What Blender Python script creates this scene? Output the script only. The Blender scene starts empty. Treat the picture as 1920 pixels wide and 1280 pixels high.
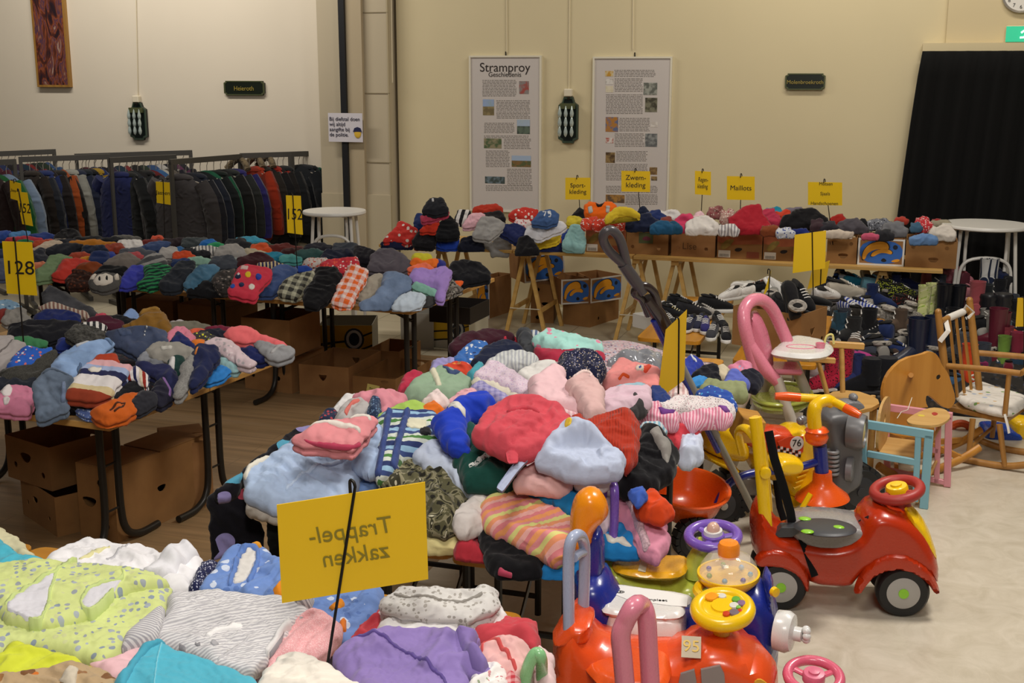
import bpy, math, random
import numpy as np
from mathutils import Vector, Matrix, noise
from mathutils.geometry import delaunay_2d_cdt, tessellate_polygon
C = bpy.context.scene.collection
SC = bpy.context.scene
pi = math.pi
# ---------------------------------------------------------------- camera
F = 2300.0; PT = math.radians(12.5); H = 2.2
SP, CP = math.sin(PT), math.cos(PT)
cd = bpy.data.cameras.new('camera'); cam = bpy.data.objects.new('camera', cd); C.objects.link(cam)
cam.location = (0, 0, H); cam.rotation_euler = (pi/2 - PT, 0, 0)
cd.sensor_width = 36; cd.lens = 36*F/1920; cd.clip_start = 0.05; cd.clip_end = 100
SC.camera = cam
# ---------------------------------------------------------------- light of the hall
SC.view_settings.view_transform = 'Standard'; SC.view_settings.look = 'None'
SC.view_settings.exposure = 0.0; SC.view_settings.gamma = 1.0; SC.view_settings.use_curve_mapping = False
w = bpy.data.worlds.new('hall_air'); SC.world = w; w.use_nodes = True
w.node_tree.nodes['Background'].inputs[0].default_value = (1.0, .91, .80, 1)
w.node_tree.nodes['Background'].inputs[1].default_value = 0.085
RA_ = math.radians(18)
def area(x, y, z, sx, sy, power, col=(1, .86, .68), tilt=(0, 0, 0)):
    l = bpy.data.lights.new('ceiling_lamp_light', 'AREA'); l.shape = 'RECTANGLE'; l.size = sx; l.size_y = sy
    l.energy = power; l.color = col
    o = bpy.data.objects.new('ceiling_lamp_light', l); o.location = (x, y, z); o.rotation_euler = tilt; C.objects.link(o)
area(-.2, 2.4, 4.6, 1.0, 1.0, 74, (1, .95, .89))
area(.4, -1.2, 4.4, 1.6, 1.0, 120, (1, .95, .89), (math.radians(35), 0, 0))
area(2.6, 5.0, 4.6, 1.0, 1.0, 150, (1, .94, .86))
area(-1.5, 5.4, 4.6, .8, .8, 25, (1, .93, .84))
area(2.4, 9.1, 4.7, 3.0, .3, 70, (1, .92, .80), (math.radians(30), 0, -RA_))
area(-3.9, 10.7, 4.7, 3.4, .3, 120, (1, .93, .84), (math.radians(40), 0, -RA_))
# ---------------------------------------------------------------- geometry of the view: pixels of the photograph to points in the hall
def ray(px, py):
    a = (px-960)/F; b = -(py-640)/F
    return Vector((a, CP + b*SP, -SP + b*CP))
CAMP = Vector((0, 0, H))
def P(px, py, z):
    r = ray(px, py); return CAMP + r*((z-H)/r.z)
def PY(px, py, Y):
    r = ray(px, py); return CAMP + r*(Y/r.y)
RA = math.radians(18); RU = Vector((math.cos(RA), -math.sin(RA), 0)); RV = Vector((math.sin(RA), math.cos(RA), 0))
def W(u, v, z=0): return RU*u + RV*v + Vector((0, 0, z))
def uv(p): return p.dot(RU), p.dot(RV)
def WV(px, py, v):
    r = ray(px, py); t = v/(r.dot(RV)); return CAMP + r*t
def Z(v): return Vector((v.x, v.y, 0))
class VP:
    """a vertical plane through two ground points; local x along it, y away from the camera, z up"""
    def __init__(s, a, b, z=0):
        s.o = P(a[0], a[1], z); e = P(b[0], b[1], z); s.d = (e-s.o).normalized(); s.L = (e-s.o).length
        s.n = Vector((-s.d.y, s.d.x, 0))
        s.rot = math.atan2(s.d.y, s.d.x)
        s.o = Vector((s.o.x, s.o.y, 0))
    def q(s, px, py, t=0):
        r = ray(px, py); k = (s.o + s.n*t - CAMP).dot(s.n)/r.dot(s.n); p = CAMP + r*k - s.o
        return Vector((p.dot(s.d), t, p.z))
    def h(s, px, py, z):
        p = P(px, py, z) - s.o; return Vector((p.dot(s.d), p.dot(s.n), z))
# ---------------------------------------------------------------- materials
def lin(c):
    c /= 255.0
    return c/12.92 if c <= .04045 else ((c+.055)/1.055)**2.4
def hexc(h): return (lin(int(h[0:2], 16)), lin(int(h[2:4], 16)), lin(int(h[4:6], 16)), 1)
MC = {}
def bs(name):
    m = bpy.data.materials.new(name); m.use_nodes = True
    return m, m.node_tree.nodes, m.node_tree.links, m.node_tree.nodes['Principled BSDF']
def plain(h, rough=.5, metal=0, spec=.5, coat=0, emit=None):
    k = ('pl', h, rough, metal, spec, coat, emit)
    if k in MC: return MC[k]
    m, N, L, b = bs('surface_'+h); b.inputs['Base Color'].default_value = hexc(h); b.inputs['Roughness'].default_value = rough
    b.inputs['Metallic'].default_value = metal; b.inputs['Specular IOR Level'].default_value = spec; b.inputs['Coat Weight'].default_value = coat
    if emit:
        b.inputs['Emission Color'].default_value = hexc(h); b.inputs['Emission Strength'].default_value = emit
    else:
        n = N.new('ShaderNodeTexNoise'); n.inputs['Scale'].default_value = 30; n.inputs['Detail'].default_value = 3
        mr = N.new('ShaderNodeMapRange'); mr.inputs[3].default_value = max(0, rough-.06); mr.inputs[4].default_value = min(1, rough+.06)
        L.new(n.outputs[0], mr.inputs[0]); L.new(mr.outputs[0], b.inputs['Roughness'])
    MC[k] = m; return m
def plastic(h): return plain(h, .28, 0, .5, .25)
def mathn(N, L, op, a, b=None):
    n = N.new('ShaderNodeMath'); n.operation = op
    for i, x in ((0, a), (1, b)):
        if x is None: continue
        if isinstance(x, (int, float)): n.inputs[i].default_value = x
        else: L.new(x, n.inputs[i])
    return n.outputs[0]
def mixc(N, L, f, a, b):
    n = N.new('ShaderNodeMix'); n.data_type = 'RGBA'
    if isinstance(f, float): n.inputs[0].default_value = f
    else: L.new(f, n.inputs[0])
    for i, x in ((6, a), (7, b)):
        if isinstance(x, tuple): n.inputs[i].default_value = x
        else: L.new(x, n.inputs[i])
    return n.outputs[2]
def fab(h, pat=None, h2=None, sc=1.0, ang=0.0):
    """cloth: base colour, optional woven or printed pattern (uv in metres), soft nap"""
    k = ('fab', h, pat, str(h2), sc, ang)
    if k in MC: return MC[k]
    m, N, L, b = bs('cloth_'+h); base = hexc(h)
    tc = N.new('ShaderNodeTexCoord'); mp = N.new('ShaderNodeMapping'); mp.inputs['Rotation'].default_value = (0, 0, math.radians(ang)); mp.inputs['Scale'].default_value = (1/sc, 1/sc, 1)
    L.new(tc.outputs['UV'], mp.inputs[0]); U = mp.outputs[0]
    sx = N.new('ShaderNodeSeparateXYZ'); L.new(U, sx.inputs[0]); X, Y = sx.outputs[0], sx.outputs[1]
    nz = N.new('ShaderNodeTexNoise'); nz.inputs['Scale'].default_value = 9; nz.inputs['Detail'].default_value = 4; L.new(tc.outputs['UV'], nz.inputs[0])
    col = base; hs = h2 if isinstance(h2, (list, tuple)) else ([h2] if h2 else [])
    if pat == 'stripe':
        f = mathn(N, L, 'GREATER_THAN', mathn(N, L, 'FRACT', mathn(N, L, 'MULTIPLY', X, 25.0)), .5); col = mixc(N, L, f, base, hexc(hs[0]))
    elif pat == 'multi':
        r = N.new('ShaderNodeValToRGB'); r.color_ramp.interpolation = 'CONSTANT'; cs = [h]+hs; e = r.color_ramp.elements
        while len(e) < len(cs): e.new(1)
        for i, c in enumerate(cs): e[i].position = i/len(cs); e[i].color = hexc(c)
        L.new(mathn(N, L, 'FRACT', mathn(N, L, 'MULTIPLY', X, 8.0)), r.inputs[0]); col = r.outputs[0]
    elif pat == 'plaid':
        a = mathn(N, L, 'GREATER_THAN', mathn(N, L, 'FRACT', mathn(N, L, 'MULTIPLY', X, 14.0)), .55)
        c = mathn(N, L, 'GREATER_THAN', mathn(N, L, 'FRACT', mathn(N, L, 'MULTIPLY', Y, 14.0)), .55)
        f = mathn(N, L, 'MULTIPLY', mathn(N, L, 'ADD', a, c), .5); col = mixc(N, L, f, base, hexc(hs[0]))
    elif pat in ('dots', 'floral'):
        v = N.new('ShaderNodeTexVoronoi'); v.inputs['Scale'].default_value = 60; v.inputs['Randomness'].default_value = .55 if pat == 'dots' else .9; L.new(U, v.inputs[0])
        f = mathn(N, L, 'LESS_THAN', v.outputs['Distance'], .36 if pat == 'dots' else .4)
        c2 = hexc(hs[0])
        if len(hs) > 1:
            s2 = N.new('ShaderNodeSeparateColor'); L.new(v.outputs['Color'], s2.inputs[0])
            r = N.new('ShaderNodeValToRGB'); r.color_ramp.interpolation = 'CONSTANT'; e = r.color_ramp.elements
            while len(e) < len(hs): e.new(1)
            for i, c in enumerate(hs): e[i].position = i/len(hs); e[i].color = hexc(c)
            L.new(s2.outputs[0], r.inputs[0]); c2 = r.outputs[0]
        col = mixc(N, L, f, base, c2)
    elif pat == 'camo':
        n2 = N.new('ShaderNodeTexNoise'); n2.inputs['Scale'].default_value = 13; n2.inputs['Detail'].default_value = 1.5; n2.inputs['Distortion'].default_value = 1.2; L.new(U, n2.inputs[0])
        r = N.new('ShaderNodeValToRGB'); r.color_ramp.interpolation = 'CONSTANT'; cs = [h]+hs; e = r.color_ramp.elements
        while len(e) < len(cs): e.new(1)
        for i, c in enumerate(cs): e[i].position = [0, .42, .53, .62, .7][i]; e[i].color = hexc(c)
        L.new(n2.outputs[0], r.inputs[0]); col = r.outputs[0]
    elif pat == 'denim':
        n2 = N.new('ShaderNodeTexNoise'); n2.inputs['Scale'].default_value = 6; n2.inputs['Detail'].default_value = 5; L.new(U, n2.inputs[0])
        mr = N.new('ShaderNodeMapRange'); mr.inputs[1].default_value = .35; mr.inputs[2].default_value = .68; L.new(n2.outputs[0], mr.inputs[0])
        c2 = tuple(min(1, x*1.9+.03) for x in base[:3])+(1,); col = mixc(N, L, mr.outputs[0], base, c2)
    elif pat == 'fur':
        n2 = N.new('ShaderNodeTexNoise'); n2.inputs['Scale'].default_value = 60; n2.inputs['Detail'].default_value = 4; L.new(U, n2.inputs[0])
        mr = N.new('ShaderNodeMapRange'); mr.inputs[1].default_value = .35; mr.inputs[2].default_value = .65; L.new(n2.outputs[0], mr.inputs[0])
        col = mixc(N, L, mr.outputs[0], base, hexc(hs[0]) if hs else tuple(x*.4 for x in base[:3])+(1,))
    hv = N.new('ShaderNodeHueSaturation'); mr = N.new('ShaderNodeMapRange'); mr.inputs[3].default_value = .86; mr.inputs[4].default_value = 1.12
    L.new(nz.outputs[0], mr.inputs[0]); L.new(mr.outputs[0], hv.inputs['Value'])
    if isinstance(col, tuple): hv.inputs['Color'].default_value = col
    else: L.new(col, hv.inputs['Color'])
    L.new(hv.outputs[0], b.inputs['Base Color'])
    b.inputs['Roughness'].default_value = .9; b.inputs['Specular IOR Level'].default_value = .15; b.inputs['Sheen Weight'].default_value = .12; b.inputs['Sheen Roughness'].default_value = .5
    bn = N.new('ShaderNodeTexNoise'); bn.inputs['Scale'].default_value = 55 if pat != 'fur' else 90; bn.inputs['Detail'].default_value = 5; L.new(tc.outputs['UV'], bn.inputs[0])
    bp = N.new('ShaderNodeBump'); bp.inputs['Strength'].default_value = .35 if pat != 'fur' else 1; bp.inputs['Distance'].default_value = .004 if pat != 'fur' else .012
    hh = bn.outputs[0]
    if pat == 'knit':
        s3 = mathn(N, L, 'SINE', mathn(N, L, 'MULTIPLY', X, 700.0)); hh = mathn(N, L, 'ADD', hh, s3)
    L.new(hh, bp.inputs['Height'])
    cr = N.new('ShaderNodeTexNoise'); cr.noise_type = 'RIDGED_MULTIFRACTAL'; cr.inputs['Scale'].default_value = 13; cr.inputs['Detail'].default_value = 2.5; cr.inputs['Distortion'].default_value = .9; L.new(tc.outputs['UV'], cr.inputs[0])
    b2 = N.new('ShaderNodeBump'); b2.inputs['Strength'].default_value = .8; b2.inputs['Distance'].default_value = .018; L.new(cr.outputs[0], b2.inputs['Height']); L.new(bp.outputs[0], b2.inputs['Normal']); L.new(b2.outputs[0], b.inputs['Normal'])
    MC[k] = m; return m
def wood(h, h2, sc=6.0, axis=0, rough=.45):
    k = ('wood', h, h2, sc, axis)
    if k in MC: return MC[k]
    m, N, L, b = bs('wood_'+h); tc = N.new('ShaderNodeTexCoord'); mp = N.new('ShaderNodeMapping')
    s = [sc*5]*3; s[axis] = sc*.35; mp.inputs['Scale'].default_value = s; L.new(tc.outputs['Object'], mp.inputs[0])
    n = N.new('ShaderNodeTexNoise'); n.inputs['Scale'].default_value = 1; n.inputs['Detail'].default_value = 6; n.inputs['Distortion'].default_value = .4; L.new(mp.outputs[0], n.inputs[0])
    mr = N.new('ShaderNodeMapRange'); mr.inputs[1].default_value = .3; mr.inputs[2].default_value = .7; L.new(n.outputs[0], mr.inputs[0])
    L.new(mixc(N, L, mr.outputs[0], hexc(h), hexc(h2)), b.inputs['Base Color']); b.inputs['Roughness'].default_value = rough
    MC[k] = m; return m
def speck(h, h2, scale=40, rough=.8, lo=.4, hi=.6, name='board'):
    k = ('speck', h, h2, scale, rough)
    if k in MC: return MC[k]
    m, N, L, b = bs(name+'_'+h); tc = N.new('ShaderNodeTexCoord')
    n = N.new('ShaderNodeTexNoise'); n.inputs['Scale'].default_value = scale; n.inputs['Detail'].default_value = 6; L.new(tc.outputs['Object'], n.inputs[0])
    mr = N.new('ShaderNodeMapRange'); mr.inputs[1].default_value = lo; mr.inputs[2].default_value = hi; L.new(n.outputs[0], mr.inputs[0])
    L.new(mixc(N, L, mr.outputs[0], hexc(h), hexc(h2)), b.inputs['Base Color']); b.inputs['Roughness'].default_value = rough
    MC[k] = m; return m
CARD = lambda h='9A7348', h2='8A6540': speck(h, h2, 7, .85, .35, .65, 'cardboard')
STEEL = plain('2A2723', .4, .4); BLACK = plain('0C0B0B', .6)
# ---------------------------------------------------------------- mesh building
class MB:
    def __init__(s): s.v = []; s.f = []; s.mi = []; s.cur = 0; s.uvs = None
    def m(s, i): s.cur = i; return s
    def add(s, vs, fs):
        o = len(s.v); s.v += [tuple(x) for x in vs]; s.f += [tuple(i+o for i in f) for f in fs]; s.mi += [s.cur]*len(fs); return s
    def box(s, c, d, R=None, bev=0):
        x, y, z = d[0]/2, d[1]/2, d[2]/2
        if bev:
            b = min(bev, x*.9, y*.9, z*.9); pts = []
            # rounded box: 24 points, chamfer faces
            for sx in (-1, 1):
                for sy in (-1, 1):
                    for sz in (-1, 1):
                        pts += [Vector((sx*x, sy*(y-b), sz*(z-b))), Vector((sx*(x-b), sy*y, sz*(z-b))), Vector((sx*(x-b), sy*(y-b), sz*z))]
            I = lambda sx, sy, sz, k: ((sx*2+sy)*2+sz)*3+k
            fs = []
            for a in (0, 1):
                q = [I(a, 0, 0, 0), I(a, 1, 0, 0), I(a, 1, 1, 0), I(a, 0, 1, 0)]; fs.append(q if a else q[::-1])
                q = [I(0, a, 0, 1), I(0, a, 1, 1), I(1, a, 1, 1), I(1, a, 0, 1)]; fs.append(q if a else q[::-1])
                q = [I(0, 0, a, 2), I(1, 0, a, 2), I(1, 1, a, 2), I(0, 1, a, 2)]; fs.append(q if a else q[::-1])
            for a in (0, 1):
                for e in (0, 1):
                    q = [I(a, e, 0, 0), I(a, e, 1, 0), I(a, e, 1, 1), I(a, e, 0, 1)]; fs.append(q if a != e else q[::-1])
                    q = [I(a, 0, e, 0), I(a, 1, e, 0), I(a, 1, e, 2), I(a, 0, e, 2)]; fs.append(q if a == e else q[::-1])
                    q = [I(0, a, e, 1), I(1, a, e, 1), I(1, a, e, 2), I(0, a, e, 2)]; fs.append(q if a != e else q[::-1])
            for a in (0, 1):
                for e in (0, 1):
                    for g in (0, 1):
                        q = [I(a, e, g, 0), I(a, e, g, 1), I(a, e, g, 2)]; fs.append(q if (a+e+g) % 2 == 1 else q[::-1])
        else:
            pts = [Vector((sx*x, sy*y, sz*z)) for sx in (-1, 1) for sy in (-1, 1) for sz in (-1, 1)]
            fs = [(0, 1, 3, 2), (4, 6, 7, 5), (0, 4, 5, 1), (2, 3, 7, 6), (0, 2, 6, 4), (1, 5, 7, 3)]
        if R is not None: pts = [R @ p for p in pts]
        c = Vector(c); return s.add([p+c for p in pts], fs)
    def bar(s, a, b, w, h, bev=0):
        """square bar from a to b"""
        a = Vector(a); b = Vector(b); d = b-a; L = d.length
        q = d.to_track_quat('X', 'Z').to_matrix(); return s.box((a+b)/2, (L, w, h), q, bev)
    def tube(s, pts, r, n=10, cap=True, flat=1.0, closed=False):
        pts = [Vector(p) for p in pts]; K = len(pts); rr = r if isinstance(r, (list, tuple)) else [r]*K
        vs = []; prev = None
        for i, p in enumerate(pts):
            if closed: t = (pts[(i+1) % K]-pts[i-1]).normalized()
            else: t = (pts[min(i+1, K-1)]-pts[max(i-1, 0)]).normalized()
            if prev is None:
                u = Vector((0, 0, 1)) if abs(t.z) < .9 else Vector((0, 1, 0))
            else: u = prev
            u = (u - t*u.dot(t)).normalized(); prev = u; w_ = t.cross(u)
            for k in range(n):
                a = 2*pi*k/n; vs.append(p + u*(math.cos(a)*rr[i]*flat) + w_*(math.sin(a)*rr[i]))
        fs = []; T = K if closed else K-1
        for i in range(T):
            for k in range(n):
                a = i*n+k; b = i*n+(k+1) % n; j = ((i+1) % K)*n; fs.append((a, b, j+(k+1) % n, j+k))
        if cap and not closed: fs += [tuple(range(n))[::-1], tuple((K-1)*n+k for k in range(n))]
        return s.add(vs, fs)
    def lathe(s, prof, c=(0, 0, 0), axis=(0, 0, 1), n=24):
        """prof: (radius, height) pairs along axis"""
        q = Vector(axis).to_track_quat('Z', 'Y').to_matrix(); c = Vector(c); vs = []
        for r, z in prof:
            for k in range(n): vs.append(c + q @ Vector((r*math.cos(2*pi*k/n), r*math.sin(2*pi*k/n), z)))
        fs = []
        for i in range(len(prof)-1):
            for k in range(n): fs.append((i*n+k, i*n+(k+1) % n, (i+1)*n+(k+1) % n, (i+1)*n+k))
        fs += [tuple(range(n))[::-1], tuple((len(prof)-1)*n+k for k in range(n))]
        return s.add(vs, fs)
    def torus(s, c, R, r, axis=(0, 0, 1), n=32, k=10, ry=None):
        q = Vector(axis).to_track_quat('Z', 'Y').to_matrix(); c = Vector(c)
        pts = [c + q @ Vector((R*math.cos(2*pi*i/n), (ry or R)*math.sin(2*pi*i/n), 0)) for i in range(n)]
        return s.tube(pts, r, k, closed=True)
    def ell(s, c, r, n=16, m=10, R=None):
        c = Vector(c); vs = []
        for i in range(m+1):
            t = pi*i/m
            for k in range(n):
                p = Vector((r[0]*math.sin(t)*math.cos(2*pi*k/n), r[1]*math.sin(t)*math.sin(2*pi*k/n), -r[2]*math.cos(t)))
                vs.append(c + (R @ p if R is not None else p))
        fs = [(i*n+k, i*n+(k+1) % n, (i+1)*n+(k+1) % n, (i+1)*n+k) for i in range(m) for k in range(n)]
        return s.add(vs, fs)
    def loft(s, secs, n=24, e=2.6, axis='x'):
        """secs: (x, cy, cz, ry, rz[, exponent]) superellipse sections along x"""
        vs = []
        for q in secs:
            x, cy, cz, ry, rz = q[:5]; ee = q[5] if len(q) > 5 else e
            for k in range(n):
                a = 2*pi*k/n; ca, sa = math.cos(a), math.sin(a)
                yy = cy + ry*math.copysign(abs(ca)**(2/ee), ca); zz = cz + rz*math.copysign(abs(sa)**(2/ee), sa)
                vs.append((x, yy, zz) if axis == 'x' else (yy, x, zz) if axis == 'y' else (yy, zz, x))
        K = len(secs); fs = [(i*n+k, (i+1)*n+k, (i+1)*n+(k+1) % n, i*n+(k+1) % n) for i in range(K-1) for k in range(n)]
        if axis != 'x': fs = [f[::-1] for f in fs]
        c0 = tuple(range(n)); c1 = tuple((K-1)*n+k for k in range(n))
        fs += [c0 if axis == 'x' else c0[::-1], c1[::-1] if axis == 'x' else c1]
        return s.add(vs, fs)
    def prism(s, poly, ax, off, th, holes=()):
        """flat polygon (2-tuples, ax maps (a,b,t) to a point) extruded by th from off, with true holes"""
        loops = [list(poly)]+[list(h) for h in holes]
        allp = [p for l in loops for p in l]
        tris = tessellate_polygon([[Vector((p[0], p[1], 0)) for p in l] for l in loops]); n = len(allp)
        vs = [Vector(ax(p[0], p[1], off)) for p in allp] + [Vector(ax(p[0], p[1], off+th)) for p in allp]
        fs = [tuple(t) for t in tris] + [tuple(i+n for i in t[::-1]) for t in tris]; o = 0
        for l in loops:
            k = len(l)
            for i in range(k): a, b = o+i, o+(i+1) % k; fs.append((a, b, b+n, a+n))
            o += k
        return s.add(vs, fs)
    def build(s, name, mats, parent=None, smooth=True, bevel=0, sub=0, loc=None, fix=True, ang=40):
        me = bpy.data.meshes.new(name); me.from_pydata(s.v, [], s.f); me.update()
        mats = mats if isinstance(mats, (list, tuple)) else [mats]
        for m in mats: me.materials.append(m)
        if len(mats) > 1: me.polygons.foreach_set('material_index', s.mi)
        if fix:
            import bmesh
            bm = bmesh.new(); bm.from_mesh(me); bmesh.ops.recalc_face_normals(bm, faces=bm.faces); bm.to_mesh(me); bm.free()
        if s.uvs is not None:
            l = me.uv_layers.new(name='UVMap'); vi = np.zeros(len(me.loops), dtype=np.int32); me.loops.foreach_get('vertex_index', vi)
            l.data.foreach_set('uv', np.asarray(s.uvs, dtype=np.float32)[vi].ravel())
        if smooth:
            if ang: me.shade_smooth() if hasattr(me, 'shade_smooth') else None; me.set_sharp_from_angle(angle=math.radians(ang))
            else: me.shade_smooth()
        o = bpy.data.objects.new(name, me); C.objects.link(o)
        if parent: o.parent = parent
        if loc is not None: o.location = loc
        if bevel:
            b = o.modifiers.new('bevel', 'BEVEL'); b.width = bevel; b.segments = 2; b.limit_method = 'ANGLE'
        if sub:
            b = o.modifiers.new('sub', 'SUBSURF'); b.levels = sub; b.render_levels = sub
        return o
def tag(o, label, cat, group=None, kind=None):
    o['label'] = label; o['category'] = cat
    if group: o['group'] = group
    if kind: o['kind'] = kind
    return o
def thing(name, label, cat, loc=(0, 0, 0), rotz=0, group=None, scale=1):
    o = bpy.data.objects.new(name, None); o.empty_display_size = .05; C.objects.link(o); o.location = loc; o.rotation_euler = (0, 0, rotz); o.scale = (scale,)*3
    return tag(o, label, cat, group)
def struct(o): o['kind'] = 'structure'; return o
def text(body, size, parent, loc, mat, rot=(pi/2, 0, 0), name='lettering', align='CENTER', sx=1, space=1.0, line=1.0):
    c = bpy.data.curves.new(name, 'FONT'); c.body = body; c.size = size; c.align_x = align; c.align_y = 'CENTER'; c.extrude = .0006; c.space_character = space; c.space_line = line
    o = bpy.data.objects.new(name, c); me = bpy.data.meshes.new_from_object(o); bpy.data.objects.remove(o); bpy.data.curves.remove(c); me.name = name
    me.materials.clear(); me.materials.append(mat)
    o = bpy.data.objects.new(name, me); C.objects.link(o); o.parent = parent; o.location = loc; o.rotation_euler = rot; o.scale = (sx, 1, 1); return o
def dup(root, loc, rotz=0, label=None, group=None, scale=None):
    r = root.copy(); C.objects.link(r); r.location = loc; r.rotation_euler = (0, 0, rotz)
    if scale: r.scale = scale if isinstance(scale, tuple) else (scale,)*3
    if label: r['label'] = label
    if group: r['group'] = group
    for ch in list(root.children):
        c = ch.copy(); C.objects.link(c); c.parent = r
        for g in list(ch.children):
            d = g.copy(); C.objects.link(d); d.parent = c
    return r
# ---------------------------------------------------------------- outline tools shared by cloth and moulded shapes
def chaikin(p, it=2):
    p = np.asarray(p, float)
    for _ in range(it):
        q = np.roll(p, -1, 0); a = .75*p+.25*q; b = .25*p+.75*q; p = np.stack([a, b], 1).reshape(-1, 2)
    return p
def resample(p, s):
    q = np.vstack([p, p[:1]]); d = np.r_[0, np.cumsum(np.hypot(*np.diff(q, axis=0).T))]; n = max(8, int(d[-1]/s)); t = np.linspace(0, d[-1], n, endpoint=False)
    return np.stack([np.interp(t, d, q[:, 0]), np.interp(t, d, q[:, 1])], 1)
def inside(p, poly):
    x, y = p[:, 0:1], p[:, 1:2]; a = poly; b = np.roll(poly, -1, 0)
    c = ((a[:, 1] > y) != (b[:, 1] > y)) & (x < (b[:, 0]-a[:, 0])*(y-a[:, 1])/(b[:, 1]-a[:, 1]+1e-12)+a[:, 0])
    return c.sum(1) % 2 == 1
def bdist(p, poly):
    a = poly; e = np.roll(poly, -1, 0)-a; out = np.full(len(p), 1e9); L2 = (e**2).sum(1)+1e-12
    for i in range(len(a)):
        t = np.clip(((p-a[i])@e[i])/L2[i], 0, 1); out = np.minimum(out, np.hypot(*(p-a[i]-t[:, None]*e[i]).T))
    return out
def fill(poly, s, seed=0):
    """triangulated outline: boundary loop first, then inner points"""
    rg = np.random.default_rng(seed); lo, hi = poly.min(0), poly.max(0)
    gx, gy = np.meshgrid(np.arange(lo[0]+s*.5, hi[0], s), np.arange(lo[1]+s*.5, hi[1], s*.87)); gx[1::2] += s*.5
    g = np.stack([gx.ravel(), gy.ravel()], 1) + rg.uniform(-.12, .12, (gx.size, 2))*s
    if len(g):
        g = g[inside(g, poly)]
        if len(g): g = g[bdist(g, poly) > s*.55]
    n = len(poly); pts = np.vstack([poly, g]) if len(g) else poly
    r = delaunay_2d_cdt([Vector(p) for p in pts], [(i, (i+1) % n) for i in range(n)], [], 1, 1e-7)
    V = np.array([tuple(x) for x in r[0]]); Fc = [tuple(f) for f in r[2]]; mp = {}
    for i, src in enumerate(r[3]):
        for q in src: mp[q] = i
    loop = [mp[i] for i in range(n) if i in mp]
    return V, Fc, loop
def pillow(mb, poly, hw, R, ax, smooth_it=2, s=None, pw=2.0, t0=0.0, prof=None):
    """solid with the given side outline, bulging to +-hw; ax maps (a, b, t) to a point"""
    p = chaikin(poly, smooth_it); size = max(np.ptp(p[:, 0]), np.ptp(p[:, 1])); s = s or size/26
    p = resample(p, s); V, Fc, loop = fill(p, s); d = bdist(V, p); d[loop] = 0
    k = np.clip(d/R, 0, 1); h = hw*np.power(np.clip(1-np.power(1-k, pw), 0, 1), 1/pw)
    if prof is not None: h = h*prof(V)
    n = len(V); onb = set(loop); vs = [ax(V[i, 0], V[i, 1], t0-h[i]) for i in range(n)]; idx = list(range(n)); m = n
    for i in range(n):
        if i not in onb: vs.append(ax(V[i, 0], V[i, 1], t0+h[i])); idx[i] = m; m += 1
    return mb.add(vs, Fc+[tuple(idx[i] for i in f[::-1]) for f in Fc])
def circ(cx, cy, r, n=14, ry=None, a0=0): return [(cx+r*math.cos(a0+2*pi*i/n), cy+(ry or r)*math.sin(a0+2*pi*i/n)) for i in range(n)]
def spline(pts, n=8, closed=False):
    pts = [Vector(p) for p in pts]; K = len(pts); out = []
    for i in range(K if closed else K-1):
        g = lambda j: pts[j % K] if closed else pts[min(max(j, 0), K-1)]
        p0, p1, p2, p3 = g(i-1), g(i), g(i+1), g(i+2)
        for k in range(n):
            t = k/n; out.append(.5*((2*p1)+(p2-p0)*t+(2*p0-5*p1+4*p2-p3)*t*t+(3*p1-p0-3*p2+p3)*t**3))
    if not closed: out.append(pts[-1])
    return out
# ================================================================ the hall
def wallmat(h, h2):
    return speck(h, h2, 1.2, .85, .3, .7, 'plaster')
WALLV = 11.0
def slab(name, u0, u1, v0, v1, z0, z1, m, **k):
    o = MB().box(((u0+u1)/2, (v0+v1)/2, (z0+z1)/2), (u1-u0, v1-v0, z1-z0)).build(name, m, smooth=False, **k); o.rotation_euler = (0, 0, -RA); return struct(o)
slab('wall_left', -14, -4.72, 11.12, 11.25, 0, 4.6, wallmat('D9CFBC', 'D5CBB8'))
slab('wall_back', -4.72, 6, 11.0, 11.25, 0, 4.6, wallmat('CFC29E', 'CBBE9A'))
# folded panel column between the two walls
uu0, uu1 = uv(WV(612, 300, 10.95))[0], uv(WV(738, 300, 10.95))[0]
kx = uv(WV(650, 300, 10.9))[0]
slab('wall_pillar', uu0-.02, uu1, 10.88, 11.2, 0, 4.6, wallmat('B9AD94', 'B4A88F'))
slab('wall_pillar_panel', kx+.06, uu1-.25, 10.83, 10.9, 0, 4.6, wallmat('AFA084', 'AB9C80'))
ja, jb = uv(WV(641, 0, 10.83))[0], uv(WV(650, 460, 10.83))[0]
slab('trim_1', ja-.03, ja+.03, 10.80, 10.9, 0, 4.6, plain('141519', .5))
for i, zz in enumerate((1.33, 1.98, 2.72)):
    slab('trim_%d' % (i+2), uu1-.26, uu1+.005, 10.874, 10.885, zz-.004, zz+.004, plain('8F8368', .8))
slab('trim_6', uu1-.012, uu1+.002, 10.874, 10.885, 0, 4.6, plain('A6997B', .8))
slab('trim_7', uu0-.02, uu1, 10.86, 10.885, .0, 1.02, wallmat('B7AB90', 'B3A78C'))
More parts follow.
